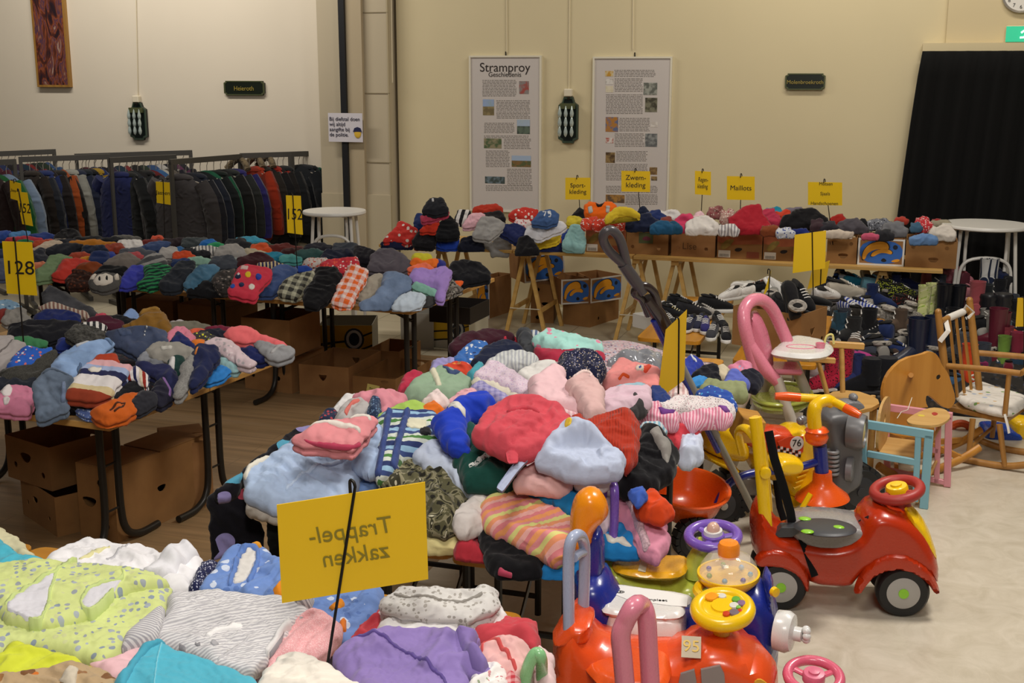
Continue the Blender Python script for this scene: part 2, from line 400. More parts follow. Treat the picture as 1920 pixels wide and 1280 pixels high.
# floors: planks at the left, pale tiles at the back, mottled lino at the right
def floormat(kind):
    m, N, L, b = bs('floor_'+kind); tc = N.new('ShaderNodeTexCoord'); mp = N.new('ShaderNodeMapping'); L.new(tc.outputs['Object'], mp.inputs[0])
    if kind == 'planks':
        br = N.new('ShaderNodeTexBrick'); br.inputs['Scale'].default_value = 1; br.inputs['Brick Width'].default_value = 1.2; br.inputs['Row Height'].default_value = .13; br.inputs['Mortar Size'].default_value = .0015
        br.inputs['Color1'].default_value = hexc('A68660'); br.inputs['Color2'].default_value = hexc('987A54'); br.inputs['Mortar'].default_value = hexc('5B4934'); L.new(mp.outputs[0], br.inputs[0])
        n = N.new('ShaderNodeTexNoise'); n.inputs['Scale'].default_value = 1; n.inputs['Detail'].default_value = 7; m2 = N.new('ShaderNodeMapping'); m2.inputs['Scale'].default_value = (1.6, 22, 1); L.new(tc.outputs['Object'], m2.inputs[0]); L.new(m2.outputs[0], n.inputs[0])
        mr = N.new('ShaderNodeMapRange'); mr.inputs[1].default_value = .3; mr.inputs[2].default_value = .72; mr.inputs[4].default_value = .8; L.new(n.outputs[0], mr.inputs[0])
        L.new(mixc(N, L, mr.outputs[0], br.outputs[0], hexc('7A6346')), b.inputs['Base Color']); b.inputs['Roughness'].default_value = .45
    elif kind == 'tiles':
        br = N.new('ShaderNodeTexBrick'); br.offset = 0; br.inputs['Scale'].default_value = 1; br.inputs['Brick Width'].default_value = .45; br.inputs['Row Height'].default_value = .45; br.inputs['Mortar Size'].default_value = .004
        br.inputs['Color1'].default_value = hexc('BFB59C'); br.inputs['Color2'].default_value = hexc('B8AE95'); br.inputs['Mortar'].default_value = hexc('857B66'); L.new(mp.outputs[0], br.inputs[0])
        L.new(br.outputs[0], b.inputs['Base Color']); b.inputs['Roughness'].default_value = .35
    else:
        n = N.new('ShaderNodeTexNoise'); n.inputs['Scale'].default_value = 6; n.inputs['Detail'].default_value = 9; n.inputs['Roughness'].default_value = .7; n.inputs['Distortion'].default_value = 1.0; L.new(mp.outputs[0], n.inputs[0])
        mr = N.new('ShaderNodeMapRange'); mr.inputs[1].default_value = .35; mr.inputs[2].default_value = .68; L.new(n.outputs[0], mr.inputs[0])
        L.new(mixc(N, L, mr.outputs[0], hexc('D2C8B6'), hexc('BCB19C')), b.inputs['Base Color']); b.inputs['Roughness'].default_value = .32
    return m
slab('floor', -14, -1.95, -4, 8.75, -.1, 0, floormat('planks'))
slab('floor_2', -14, 6, 8.75, 11.3, -.1, 0, floormat('tiles'))
slab('floor_3', -1.95, 6, -4, 8.75, -.1, 0, floormat('lino'))
# door opening with black curtain, beam above
cu0 = uv(WV(1730, 90, 10.95))[0]
b0, b1 = WV(1732, 99, 10.9).z, WV(1732, 81, 10.9).z
slab('trim_8', cu0, 4, 10.84, 11.01, b0, b1, wallmat('D2C39C', 'CDBE97'))
pu = uv(WV(1776, 40, 10.97))[0]
slab('trim_9', pu, 4, 10.93, 11.01, b1, 4.6, wallmat('CDBD97', 'C9B993'))
mb = MB(); n = 90; cols = []
ct = b0-.0; 
for j in range(13):
    z = ct*j/12; s = 1-j/12
    for i in range(n+1):
        t = i/n; u = cu0-.17*s**.8 + t*(3.2+.17*s); v = 10.80+.035*math.sin(t*150+.5*math.sin(t*37))*(.5+.5*s)-.03
        cols.append(W(u, v, z+.012))
mb.v = [tuple(p) for p in cols]
mb.f = [(j*(n+1)+i, j*(n+1)+i+1, (j+1)*(n+1)+i+1, (j+1)*(n+1)+i) for j in range(12) for i in range(n)]; mb.mi = [0]*len(mb.f)
o = mb.build('door_curtain', fab('060606'), ang=0); sd = o.modifiers.new('thick', 'SOLIDIFY'); sd.thickness = .008
tag(o, 'black floor-length curtain hanging in the doorway at the right', 'curtain')
# ---------------------------------------------------------------- things on the walls
YEL = plain('EBC312', .35); INK = plain('14110C', .6); OLIVE = plain('8A7B22', .6)
def on_wall(name, label, cat, px, py, v=WALLV):
    p = WV(px, py, v); return thing(name, label, cat, p, -RA), (lambda x, y: ((WV(x, y, v)-p).dot(RU), (WV(x, y, v)-p).z))
XZ = lambda off: (lambda a, b, t: (a, -t-off, b))
def rect(a, b, c, d): return [(a, c), (b, c), (b, d), (a, d)]
# painting
t, q = on_wall('painting', 'tall narrow framed painting in dark reds and blues on the left wall', 'painting', 98, 60, 11.12)
mpt, N, L, b = bs('oil_paint'); tc = N.new('ShaderNodeTexCoord'); n = N.new('ShaderNodeTexNoise'); n.inputs['Scale'].default_value = 3.2; n.inputs['Detail'].default_value = 5; n.inputs['Distortion'].default_value = 2.2; mp = N.new('ShaderNodeMapping'); mp.inputs['Scale'].default_value = (2.2, 1, .8); L.new(tc.outputs['Object'], mp.inputs[0]); L.new(mp.outputs[0], n.inputs[0])
r = N.new('ShaderNodeValToRGB'); e = r.color_ramp.elements
for k, (ps, cc) in enumerate([(0, '150B0C'), (.38, '2A1A22'), (.47, '54281C'), (.52, '8C4A2C'), (.57, '43304A'), (.63, '7C4630'), (.72, 'A99A90')]):
    if k > 1: e.new(ps)
    e[k].position = ps; e[k].color = hexc(cc)
L.new(n.outputs[0], r.inputs[0]); L.new(r.outputs[0], b.inputs['Base Color']); b.inputs['Roughness'].default_value = .4
w2 = .205; hb = q(98, 163)[1]; ht = q(98, -60)[1]
MB().prism(rect(-w2+.02, w2-.02, hb+.02, ht-.02), XZ(0), .01, .035).build('canvas', mpt, t, smooth=False)
f = MB()
f.prism(rect(-w2, w2, hb, ht), XZ(0), 0, .05, [rect(-w2+.022, w2-.022, hb+.022, ht-.022)]); f.build('frame', wood('A77E3C', '8A6228', 5, 2), t, smooth=False)
# picture rail cords with plug blocks and glass-drop plaques
def cord(pts, v, label):
    p = [WV(x, y, v) for x, y in pts]; o = p[0]
    tag(MB().tube([x-o for x in p], .004, 6).build('cable_strip', plain('CFC4A6', .6), loc=o), label, 'cable')
cord([(254, -60), (259, 184)], 11.11, 'thin pale cable strip running down to the left lantern plaque')
cord([(1068, -60), (1066, 172)], 10.99, 'thin pale cable strip running down to the lantern plaque between posters')
cord([(949, -60), (950, 98)], 10.99, 'thin hanging wire above the left history poster')
cord([(1187, -60), (1186, 92)], 10.99, 'thin hanging wire above the right history poster')
cord([(733, -60), (736, 155)], 10.87, 'thin pull cord hanging beside the panelled pillar')
def plaque(px, pt, pb, wpx, v, lab):
    t, q = on_wall('lantern_plaque', lab, 'plaque', px, (pt+pb)/2, v)
    a = q(px-wpx/2, 0)[0]; bb = q(px+wpx/2, 0)[0]; z1 = q(px, pt)[1]; z0 = q(px, pb)[1]; hw = (bb-a)/2; hz = (z1-z0)
    out = [(-hw*.55, z0), (hw*.55, z0), (hw*.6, z0+.05*hz), (hw, z0+.09*hz), (hw, z1-.18*hz), (hw*.62, z1-.12*hz), (hw*.45, z1), (-hw*.45, z1), (-hw*.62, z1-.12*hz), (-hw, z1-.18*hz), (-hw, z0+.09*hz), (-hw*.6, z0+.05*hz)]
    g = plain('0E1A16', .35)
    MB().prism(out, XZ(0), 0, .03).build('board', g, t, smooth=False)
    sc_ = [(x*.84, z0+hz*.5+(y-z0-hz*.5)*.9) for x, y in out]
    MB().prism(out, XZ(0), .03, .006, [sc_]).build('border', plain('4A5A4C', .3, .3), t, smooth=False)
    MB().box((0, -.05, z1-.2*hz), (hw*1.5, .05, .05)).build('name_strip', plain('4F5436', .4), t, smooth=False)
    gl = plain('B9C7C2', .12, .3, .8)
    for r_ in range(3):
        for c_ in range(3):
            MB().lathe([(.004, 0), (.016, .02), (.019, .045), (.008, .09), (.003, .11)], (-hw*.75+c_*hw*.62, -.075, z0+hz*(.14+.2*r_)), (0, 0, 1), 8).build('glass_drop', gl, t)
    MB().box((0, -.03, z1+.035), (.075, .06, .07), bev=.008).build('plug_block', plain('D8CFB8', .4), t, smooth=False)
    MB().tube([(0, -.02, z1+.0), (.01, -.06, z1-.02)], .012, 8).build('clip', STEEL, t)
plaque(262, 192, 262, 32, 11.12, 'dark green lantern plaque with glass drops on the left wall')
plaque(1067, 181, 268, 37, 11.0, 'dark green lantern plaque with glass drops between the two posters')
def nameplate(px, py, w, h, body, v, lab, fs):
    t, q = on_wall('name_plate', lab, 'sign', px, py, v)
    a = q(px+w/2, 0)[0]; z = q(px, py-h/2)[1]; c = .28*z
    out = [(-a+c, -z), (a-c, -z), (a-c, -z+c*.6), (a, -z+c), (a, z-c), (a-c, z-c*.6), (a-c, z), (-a+c, z), (-a+c, z-c*.6), (-a, z-c), (-a, -z+c), (-a+c, -z+c*.6)]
    MB().prism(out, XZ(0), 0, .025).build('board', plain('141C12', .35), t, smooth=False)
    MB().prism([(x*1.0, y) for x, y in out], XZ(0), .025, .004, [[(x*.93, y*.85) for x, y in out]]).build('border', plain('50563A', .35, .2), t, smooth=False)
    text(body, fs, t, (0, -.031, -.005), plain('9C8A3E', .4), space=1.0)
nameplate(460, 165, 62, 27, 'Heieroth', 11.12, 'small dark name plate lettered Heieroth on the left wall', .062)
nameplate(1510, 153, 92, 31, 'Molenbroekroth', 11.0, 'dark name plate lettered Molenbroekroth beside the curtain', .046)
# posters
def poster(x0, x1, y0, y1, lab, pics, blocks, title=None):
    cx = (x0+x1)/2; t, q = on_wall('history_poster', lab, 'poster', cx, (y0+y1)/2)
    a, z1 = q(x0, y0); b, _ = q(x1, y0); z0 = q(cx, y1)[1]; z1 = q(cx, y0)[1]
    MB().prism(rect(a, b, z0, z1), XZ(0), .004, .02).build('sheet', plain('C2BBB6', .5), t, smooth=False)
    MB().prism(rect(a-.004, b+.004, z0-.004, z1+.004), XZ(0), 0, .034, [rect(a+.012, b-.012, z0+.012, z1-.012)]).build('frame', plain('D8D2BE', .4), t, smooth=False)
    MB().tube([(0, -.005, z1), (0, -.01, z1+.04)], .006, 6).build('hook', STEEL, t)
    S = lambda x, y: q(x, y)
    rg = random.Random(4)
    for (bx0, bx1, by0, by1) in blocks:
        y = by0; tm = MB()
        while y < by1:
            x = bx0+rg.uniform(0, 1)
            while x < bx1-2:
                wl = rg.uniform(2, 8); xe = min(x+wl, bx1); p0 = S(x, y); p1 = S(xe, y+1.3); tm.prism(rect(p0[0], p1[0], p1[1], p0[1]), XZ(0), .0242, .0006); x = xe+1.2
            y += 2.9
        tm.build('printed_text', plain('77716C', .6), t, smooth=False, fix=False)
    for (bx0, bx1, by0, by1, hs) in pics:
        p0 = S(bx0, by0); p1 = S(bx1, by1)
        m = speck(hs[0], hs[1], 26, .5, .42, .58, 'print')
        pm = MB().prism(rect(p0[0], p1[0], p1[1], p0[1]), XZ(0), .0242, .0012)
        ms = [m]
        if len(hs) > 2:
            pm.m(1).prism(rect(p0[0], p1[0], (p0[1]*.55+p1[1]*.45), p0[1]), XZ(0), .0255, .0005); ms.append(speck(hs[2], hs[2][:4]+'C8', 9, .5))
        pm.build('printed_picture', ms, t, smooth=False)
    if title:
        for body, px, py, fs in title:
            p = S(px, py); text(body, fs, t, (p[0], -.0255, p[1]), plain('28211E', .5), name='title')
poster(882, 1016, 105, 396, 'framed white poster titled Stramproy, left of the lantern plaque',
       [(975, 993, 152, 176, ('9A4B44', '857F7C')), (907, 928, 186, 216, ('6E6244', '8F8058', '8FA3B0')), (971, 995, 224, 251, ('5B6A5C', '3C4640', '9FB0BE')), (909, 942, 259, 278, ('4E6040', '8C8468')), (961, 997, 291, 313, ('7D6038', '555B38', '9DB0C8')), (911, 948, 330, 344, ('3E4A48', '6A7A84'))],
       [(906, 970, 150, 180), (932, 995, 188, 206), (932, 995, 209, 222), (909, 966, 230, 250), (909, 995, 254, 257), (946, 997, 260, 278), (912, 957, 282, 312), (998, 1000, 282, 290), (952, 998, 316, 345), (912, 1000, 347, 357)],
       [('Stramproy', 948, 127, .115), ('Geschiedenis', 948, 140, .06)])
poster(1114, 1261, 107, 398, 'framed white poster with picture column, right of the lantern plaque',
       [(1136, 1151, 133, 143, ('B98A2E', 'C9B98E')), (1137, 1151, 148, 158, ('A9A59E', 'D0CCC6')), (1208, 1233, 155, 178, ('5E615A', '96988F')), (1137, 1151, 161, 173, ('C7BEA2', 'D0C8B2')), (1211, 1233, 183, 210, ('3E3A2C', '75735F')), (1137, 1160, 219, 247, ('596687', 'A9742E')), (1221, 1234, 228, 238, ('BFB8B0', 'D5CFC8')), (1211, 1233, 250, 275, ('5C5F60', '8B8E8C')), (1137, 1151, 258, 268, ('A9564A', 'D5CFC8')), (1137, 1154, 285, 305, ('4E3A22', '8E754A')), (1219, 1233, 313, 327, ('6B5130', '8E754A')), (1222, 1233, 330, 338, ('4B4538', '8E754A')), (1137, 1172, 364, 380, ('5E4C3C', 'A87B3A'))],
       [(1153, 1230, 131, 143), (1153, 1206, 147, 172), (1137, 1206, 177, 212), (1162, 1219, 221, 247), (1153, 1209, 250, 275), (1156, 1215, 283, 303), (1137, 1215, 307, 338), (1137, 1234, 348, 362), (1174, 1234, 364, 384)])
# notice on the pillar
t, q = on_wall('notice_sheet', 'white paper notice about theft taped to the pillar', 'notice', 648, 239, 10.79)
a = q(616, 239)[0]; b = q(680, 239)[0]
MB().prism(rect(a, b, q(648, 266)[1], q(648, 212)[1]), XZ(0), 0, .003).build('sheet', plain('CFCBD2', .5), t, smooth=False)
text('Bij diefstal doen\nwij altijd\naangifte bij\nde politie.', .05, t, (a+.012, -.006, .005), plain('1A1A3A', .6), align='LEFT', line=.98)
bx, bz = q(671, 250); BL = plain('22264A', .5)
MB().ell((bx, -.006, bz), (.036, .006, .045)).build('emblem_face', plain('D9B23C', .5), t); MB().prism([(bx-.045, bz+.015), (bx+.045, bz+.015), (bx+.03, bz+.05), (bx, bz+.06), (bx-.03, bz+.05)], XZ(0), .004, .008).build('emblem_hat', BL, t, smooth=False)
# emergency exit lamp and clock
t, q = on_wall('exit_sign', 'lit green emergency exit sign above the curtain', 'exit sign', 1902, 65, 10.92)
a, z1 = q(1886, 50); z0 = q(1886, 79)[1]
MB().box((.16, -.04, (z0+z1)/2), (a*-2+.32 if a < 0 else .5, .07, z1-z0+.01), bev=.006).build('housing', plain('D9CFA8', .4), t, smooth=False)
GR = plain('1FA97C', .4, emit=.75); WH = plain('F2FFF8', .4, emit=1.3)
MB().prism(rect(a, a+.42, z0, z1), XZ(0), .078, .004).build('lit_panel', GR, t, smooth=False)
rm = MB(); cx, cz = a+.155, (z0+z1)/2; k = (z1-z0)/.13
def limb(*pts, r=.008): rm.tube([(cx+x*k, -.084, cz+y*k) for x, y in pts], r*k, 6)
rm.ell((cx+.03*k, -.084, cz+.044*k), (.012*k, .003, .012*k)); limb((.02, .03), (-.005, -.005), r=.012); limb((.015, .024), (.04, .012), (.055, .022)); limb((.012, .026), (-.025, .026), (-.045, .01)); limb((-.005, -.005), (.02, -.02), (.012, -.048)); limb((-.005, -.005), (-.02, -.028), (-.052, -.03))
rm.build('running_figure', WH, t)
t, q = on_wall('wall_clock', 'round white wall clock cut off by the top edge at the right', 'clock', 1916, -12, 10.93)
MB().lathe([(.135, 0), (.15, .01), (.15, .035), (.135, .04), (.133, .03)], (0, 0, 0), (0, -1, 0), 40).build('case', plain('B9B6AE', .25, .6), t)
MB().lathe([(.132, .0), (.132, .031)], (0, 0, 0), (0, -1, 0), 40).build('dial', plain('DCD8D0', .5), t)
for hh in range(1, 13):
    aa = pi/2-hh*pi/6; text(str(hh), .04, t, (.105*math.cos(aa), -.0325, .105*math.sin(aa)), INK, name='numeral')
MB().bar((0, -.035, 0), (.03, -.035, .06), .004, .008).build('hour_hand', INK, t); MB().bar((0, -.037, 0), (-.07, -.037, .05), .004, .006).build('minute_hand', INK, t)
# ================================================================ tables, boxes, racks
TW = wood('CFA05A', 'B98742', 3, 0, .4); BEER = wood('C98A22', 'A96F18', 3, 0, .35); PINE = wood('C9A25E', 'B58C48', 3, 0, .45); TOPG = plain('8E8878', .5)
def folding_table(A, ds, dl, wd, ln, z, label, top=TW, style='fold', cat='table', group=None, legs=(1, 1), name='folding_table', th=.028, rnd=.0, inset=.32):
    """A = corner on the floor plan; ds = short direction, dl = long direction"""
    ds = Z(ds).normalized(); dl = Z(dl).normalized(); A = Z(A)
    t = thing(name, label, cat, A+(ds*wd+dl*ln)/2, math.atan2(dl.y, dl.x), group)
    s = 1 if dl.cross(ds).z > 0 else -1
    poly = [(-ln/2, -wd/2), (ln/2, -wd/2), (ln/2, wd/2), (-ln/2, wd/2)]
    if rnd:
        poly = []
        for sx, sy, a0 in ((-1, -1, pi), (1, -1, 1.5*pi), (1, 1, 0), (-1, 1, .5*pi)):
            for k in range(5):
                a = a0+k*pi/8; poly.append((sx*(ln/2-rnd)+rnd*math.cos(a), sy*(wd/2-rnd)+rnd*math.sin(a)))
    MB().prism(poly, lambda a, b, c: (a, b, c), z-th, th).build('table_top', top, t, smooth=False, bevel=.004)
    for e in (-1, 1):
        if not legs[(e+1)//2]: continue
        x = e*(ln/2-inset)
        if style == 'fold':
            for k in (-1, 1):
                y = k*.055
                MB().tube(spline([(x, y, z-th), (x, y, .5), (x, y, .2), (x, y+k*.03, .075), (x, y+k*.12, .024), (x, y+k*.26, .022)], 6), .018, 10).build('leg', STEEL, t)
            for zz in (.2, .42, .6):
                MB().tube([(x, -.055, zz), (x, .055, zz)], .006, 6).build('rung', STEEL, t)
            MB().bar((x, -.055, z-.16), (x-e*.28, -.03, z-th-.01), .008, .02).build('brace', STEEL, t, smooth=False)
            MB().box((x, 0, z-th-.015), (.05, wd*.7, .025)).build('crossbar', STEEL, t, smooth=False)
        elif style == 'beer':
            for k in (-1, 1):
                MB().tube([(x, k*(wd*.36), z-th), (x, k*(wd*.36), .02)], .014, 8).build('leg', STEEL, t)
            MB().tube([(x, -wd*.36, .1), (x, wd*.36, .1)], .012, 8).build('crossbar', STEEL, t)
            for k in (-1, 1):
                MB().bar((x, k*wd*.2, z*.5), (x-e*.4, k*wd*.2, z-th-.01), .006, .025).build('brace', STEEL, t, smooth=False)
            MB().tube([(x, -wd*.36, z*.5), (x, wd*.36, z*.5)], .012, 8).build('crossbar', STEEL, t)
    return t
# left clothes table pair (in front)
A = P(205, 797, .74); B = P(545, 664, .74); ds = Z(B-A); wd = ds.length/2; dl = Vector((-ds.y, ds.x, 0)).normalized()
if dl.x > 0: dl = -dl
folding_table(A, ds, dl, wd-.004, 1.83, .74, 'folding table with brown edge, nearer of the left pair, jeans on top')
folding_table(A+ds.normalized()*wd, ds, dl, wd, 1.83, .74, 'folding table with brown edge, farther of the left pair, coral jumper on top', inset=.26)
LZ = .742
# second row
A = P(772, 582, .74); B = P(942, 519, .74); ds = Z(B-A); E_ = P(0, 525, .74)-A; dl = Z(E_).normalized(); ds = ((-ds if ds.y < 0 else ds).normalized()*1.3+Vector((abs(dl.y), abs(dl.x), 0))).normalized(); dl = Vector((-ds.y, ds.x, 0))
wd = .66; l1 = (Z(P(425, 553, .74))-Z(A)).length
lens = [(0, l1-.005, 'right end of front row, pale blue shorts on its corner'), (l1, l1-.005, 'middle of front row, striped green top on it'), (2*l1, l1, 'left end of front row, behind the 128 sign')]
for r_ in (0, 1):
    for k, (o_, L_, ph) in enumerate(lens):
        folding_table(A+ds*(wd*r_)+dl*o_, ds, dl, wd-.004, L_, .74, ('second-row folding table, ' + ph) if r_ == 0 else 'second-row folding table against the racks, ' + ['right end of back row', 'middle of back row', 'left end of back row'][k], inset=.18 if k == 0 else .3)
# centre beer tables (long ones, running away from the camera side by side)
for r_ in range(2):
    for uR, wT, nm in ((-.86, .42, 'right'), (-1.285, .40, 'middle'), (-1.69, .33, 'left')):
        o_ = W(uR, 3.31+1.45*r_ + {'right': 0, 'middle': .02, 'left': .2}[nm]) ; lab = 'orange-brown beer table under the baby clothes, ' + ('near ' if r_ == 0 else 'far ') + nm + ' one'
        folding_table(o_, -RU, RV, wT, 1.44, .74, lab, BEER, 'beer', rnd=.04, name='beer_table', inset=.3)
# low bench that carries the front row of ride-on toys
folding_table(W(-.17, 2.62), -RU, RV, .62, .72, .45, 'low bench under the three front ride-on toys', wood('8A6A3A', '75572C', 3, 0, .5), 'beer', cat='bench', rnd=.03, name='bench', inset=.12)
# shoe benches
folding_table(P(1530, 686, .47), -RU, RV, .5, 1.6, .47, 'bench with the black carton of dance shoes on it', BEER, 'beer', cat='bench', rnd=.04, name='bench')
folding_table(P(1312, 640, .47), -RU, RV, .42, 1.6, .47, 'left bench carrying trainers, beside the tiled floor', BEER, 'beer', cat='bench', rnd=.04, name='bench')
for k_, (u_, v_) in enumerate([(-.46, 8.84), (.25, 8.84)]):
    folding_table(W(u_+.62, v_), -RU, RV, .66, 1.1, .30, 'low table hidden under the shoe pile, ' + ('left' if k_ == 0 else 'right') + ' one', BEER, 'beer', cat='bench', rnd=.04, name='bench')
# foreground tables (only the clothes on them show)
A = P(985, 1150, .74); dlF = -RU; folding_table(A, -RV, dlF, .7, 1.6, .74, 'foreground table carrying the sleep sacks, right one', BEER, 'beer', rnd=.04, name='beer_table')
folding_table(A+dlF*1.61, -RV, dlF, .7, 1.0, .74, 'foreground table carrying the sleep sacks, left one', BEER, 'beer', rnd=.04, name='beer_table')
# trestle tables at the back
tops = [(715, 963, 'under the sports clothes'), (965, 1188, 'under the first two banana boxes'), (1190, 1768, 'under the boxes of hats')]
t5v = 9.57
for k, (x0, x1, ph) in enumerate(tops):
    u0, u1 = uv(P(x0, 456+(x0-715)*.047, .74))[0], uv(P(x1, 456+(x1-715)*.047, .74))[0]
    o = MB().prism([(-(u1-u0)/2, 0), ((u1-u0)/2, 0), ((u1-u0)/2, .72), (-(u1-u0)/2, .72)], lambda a, b, c: (a, b, c), .715, .025).build('trestle_board', PINE, smooth=False, bevel=.003)
    o.location = W((u0+u1)/2, t5v); o.rotation_euler = (0, 0, -RA); tag(o, 'long pine board on trestles ' + ph, 'table')
for k, (px, ph) in enumerate([(772, 'at the far left end of the back table'), (957, 'left of the tilted banana box'), (1190, 'right of the blue banana boxes'), (1268, 'behind the white shoe box'), (1660, 'at the right end behind the shoes')]):
    u0 = uv(P(px, 480, .74))[0]
    t = thing('trestle', 'pine trestle with splayed legs ' + ph, 'trestle', W(u0, t5v+.08), -RA)
    MB().box((0, .28, .693), (.06, .62, .042)).build('top_bar', PINE, t, smooth=False)
    for sx in (-1, 1):
        for y in (.03, .53): MB().bar((sx*.02, y, .68), (sx*.175, y, .0), .03, .03).build('leg', PINE, t, smooth=False)
        MB().bar((sx*.125, .03, .22), (sx*.125, .53, .22), .02, .035).build('stretcher', PINE, t, smooth=False)
    MB().tube([(-.13, -.0, .24), (.13, -.0, .24)], .004, 6).build('tie_cord', plain('C9C3B2'), t)
# ---------------------------------------------------------------- cardboard boxes
KRAFT = [speck(a, b_, 7, .85, .35, .65, 'cardboard') for a, b_ in (('93693A', '865E32'), ('885F34', '7C562C'), ('9C7042', '8C6238'))]
def hole(kind, cx, cz, w):
    if kind == 'o': return circ(cx, cz, w/2, 14)
    if kind == 't': return chaikin([(cx-w*.75, cz+w*.3), (cx+w*.75, cz+w*.3), (cx+w*.35, cz-w*.35), (cx-w*.35, cz-w*.35)], 2).tolist()   # rounded hand hole
    if kind == 'h': return chaikin([(cx-w*.6, cz+w*.35), (cx, cz+w*.25), (cx+w*.6, cz+w*.35), (cx+w*.45, cz-w*.1), (cx, cz-w*.6), (cx-w*.45, cz-w*.1)], 2).tolist()
def banana(mb, poly, off, ax): mb.prism(chaikin(poly, 2).tolist(), ax, off, .0016)
def carton(bl, br, top, z0, depth, label, holes=(), side=(), lid=False, col=0, art=None, dirn=None, hgt=None, cat='box', group=None, tiltz=0, wtx=None, open_in=True, name='cardboard_box', wcol=None, fixL=None):
    """front face from two base pixels on the plane z0; top pixel row fixes the height"""
    O = P(bl[0], bl[1], z0); E2 = P(br[0], br[1], z0); d = Z(E2-O); Wd = fixL or d.length; d = d.normalized()
    h = hgt or (PY(bl[0], top, O.y).z - z0)
    n = Vector((-d.y, d.x, 0))
    t = thing(name, label, cat, O, math.atan2(d.y, d.x), group); t.rotation_euler[1] = tiltz
    m = KRAFT[col] if wcol is None else wcol; th = .005; D = depth
    fm = MB().prism(rect(0, Wd, 0, h), lambda a, b, c: (a, c, b), 0, th, [hole(k, cx*Wd, cz*h, w_) for k, cx, cz, w_ in holes]); fm.build('front_panel', m, t, smooth=False)
    MB().prism(rect(0, Wd, 0, h), lambda a, b, c: (a, D-c, b), 0, th, [hole(k, cx*Wd, cz*h, w_) for k, cx, cz, w_ in holes]).build('back_panel', m, t, smooth=False)
    for e in (0, 1):
        MB().prism(rect(th, D-th, 0, h), (lambda a, b, c: (Wd-c, a, b)) if e else (lambda a, b, c: (c, a, b)), 0, th, [hole(k, cx*D, cz*h, w_) for k, cx, cz, w_ in side]).build('side_panel', m, t, smooth=False)
    MB().box((Wd/2, D/2, .003), (Wd-.01, D-.01, .005)).build('bottom_panel', m, t, smooth=False)
    if lid == 'flaps':
        for e in (0, 1):
            MB().prism(rect(0, Wd, 0, D*.49), lambda a, b, c: (a, (b if e == 0 else D-b), h+.001+c+e*.001), 0, .004).build('flap', m, t, smooth=False)
    elif lid == 'open':
        mb = MB()
        mb.add([(0, 0, h), (Wd, 0, h), (Wd, -.03, h-.14), (0, -.03, h-.14), (0, .004, h), (Wd, .004, h), (Wd, -.026, h-.14), (0, -.026, h-.14)], [(0, 1, 2, 3), (7, 6, 5, 4), (0, 4, 5, 1), (3, 2, 6, 7), (0, 3, 7, 4), (1, 5, 6, 2)]).build('flap', m, t, smooth=False)
    if art == 'banana':
        AX = lambda a, b, c: (a, -c, b); bl_ = plain('2A62B4', .6)
        g = .014
        MB().prism(chaikin(rect(g, Wd-g, g, h-g), 2).tolist(), AX, .0006, .0012, []).build('blue_print', bl_, t, smooth=False)
        MB().prism(rect(0, Wd, 0, h), AX, .0002, .0008, [rect(g, Wd-g, g, h-g)]).build('white_border', plain('D8D6D2', .6), t, smooth=False)
        o_ = plain('241A12', .6); y_ = plain('E39B1C', .55); S = lambda l: [(a*Wd, b*h) for a, b in l]
        b1 = [(.1, .2), (.17, .2), (.2, .42), (.34, .58), (.52, .62), (.64, .58), (.67, .7), (.6, .88), (.42, .9), (.22, .76), (.11, .5)]
        b2 = [(.27, .34), (.35, .32), (.46, .46), (.6, .48), (.72, .42), (.75, .52), (.66, .62), (.5, .62), (.34, .52)]
        for bb in (b1, b2):
            cx = sum(p[0] for p in bb)/len(bb); cz = sum(p[1] for p in bb)/len(bb)
            MB().prism(chaikin(S([(cx+(a-cx)*1.08, cz+(b-cz)*1.1) for a, b in bb]), 2).tolist(), AX, .0016, .0006).build('banana_outline', o_, t, smooth=False)
            MB().prism(chaikin(S(bb), 2).tolist(), AX, .002, .0008).build('banana_print', y_, t, smooth=False)
        MB().prism(chaikin(S([(.5, .2), (.56, .3), (.64, .2), (.6, .14), (.54, .14)]), 2).tolist(), AX, .002, .0006).build('hand_hole', plain('1B1814', .8), t, smooth=False)
        MB().prism(chaikin(S([(.72, .15), (.76, .23), (.88, .28), (.92, .22), (.85, .15)]), 2).tolist(), AX, .002, .0006).build('banana_print', y_, t, smooth=False)
        MB().prism(circ(.8*Wd, .7*h, .018), AX, .002, .0006).build('vent_hole', plain('141D2E', .8), t, smooth=False)
    elif art == 'red':
        AX = lambda a, b, c: (a, -c, b); S = lambda l: [(a*Wd, b*h) for a, b in l]
        MB().prism(S([(0, .62), (.3, .52), (1, .58), (1, .99), (0, .99)]), AX, .0003, .0008).build('red_print', speck('8A4626', '9C5730', 9, .8), t, smooth=False)
        MB().prism(chaikin(S([(.05, .4), (.2, .72), (.4, .74), (.3, .5), (.15, .3)]), 2).tolist(), AX, .0012, .0006).build('leaf_print', speck('8C7434', '75622A', 20, .8), t, smooth=False)
        MB().prism(rect(.03*Wd, .3*Wd, .04*h, .3*h), AX, .0012, .0008).build('white_label', plain('C9C4BA', .6), t, smooth=False)
        bar = MB()
        for k in range(12): bar.prism(rect((.06+k*.018)*Wd, (.068+k*.018)*Wd, .06*h, .17*h), AX, .0021, .0004)
        bar.build('bar_lines', INK, t, smooth=False)
        MB().prism(rect(.66*Wd, .94*Wd, .05*h, .28*h), AX, .0012, .0006).build('print_block', plain('7C3A1E', .7), t, smooth=False)
        MB().prism(chaikin(S([(.38, .34), (.45, .42), (.58, .4), (.52, .28), (.42, .27)]), 2).tolist(), AX, .002, .0006).build('hand_hole', plain('1B0F0A', .8), t, smooth=False)
    elif art == 'yellow':
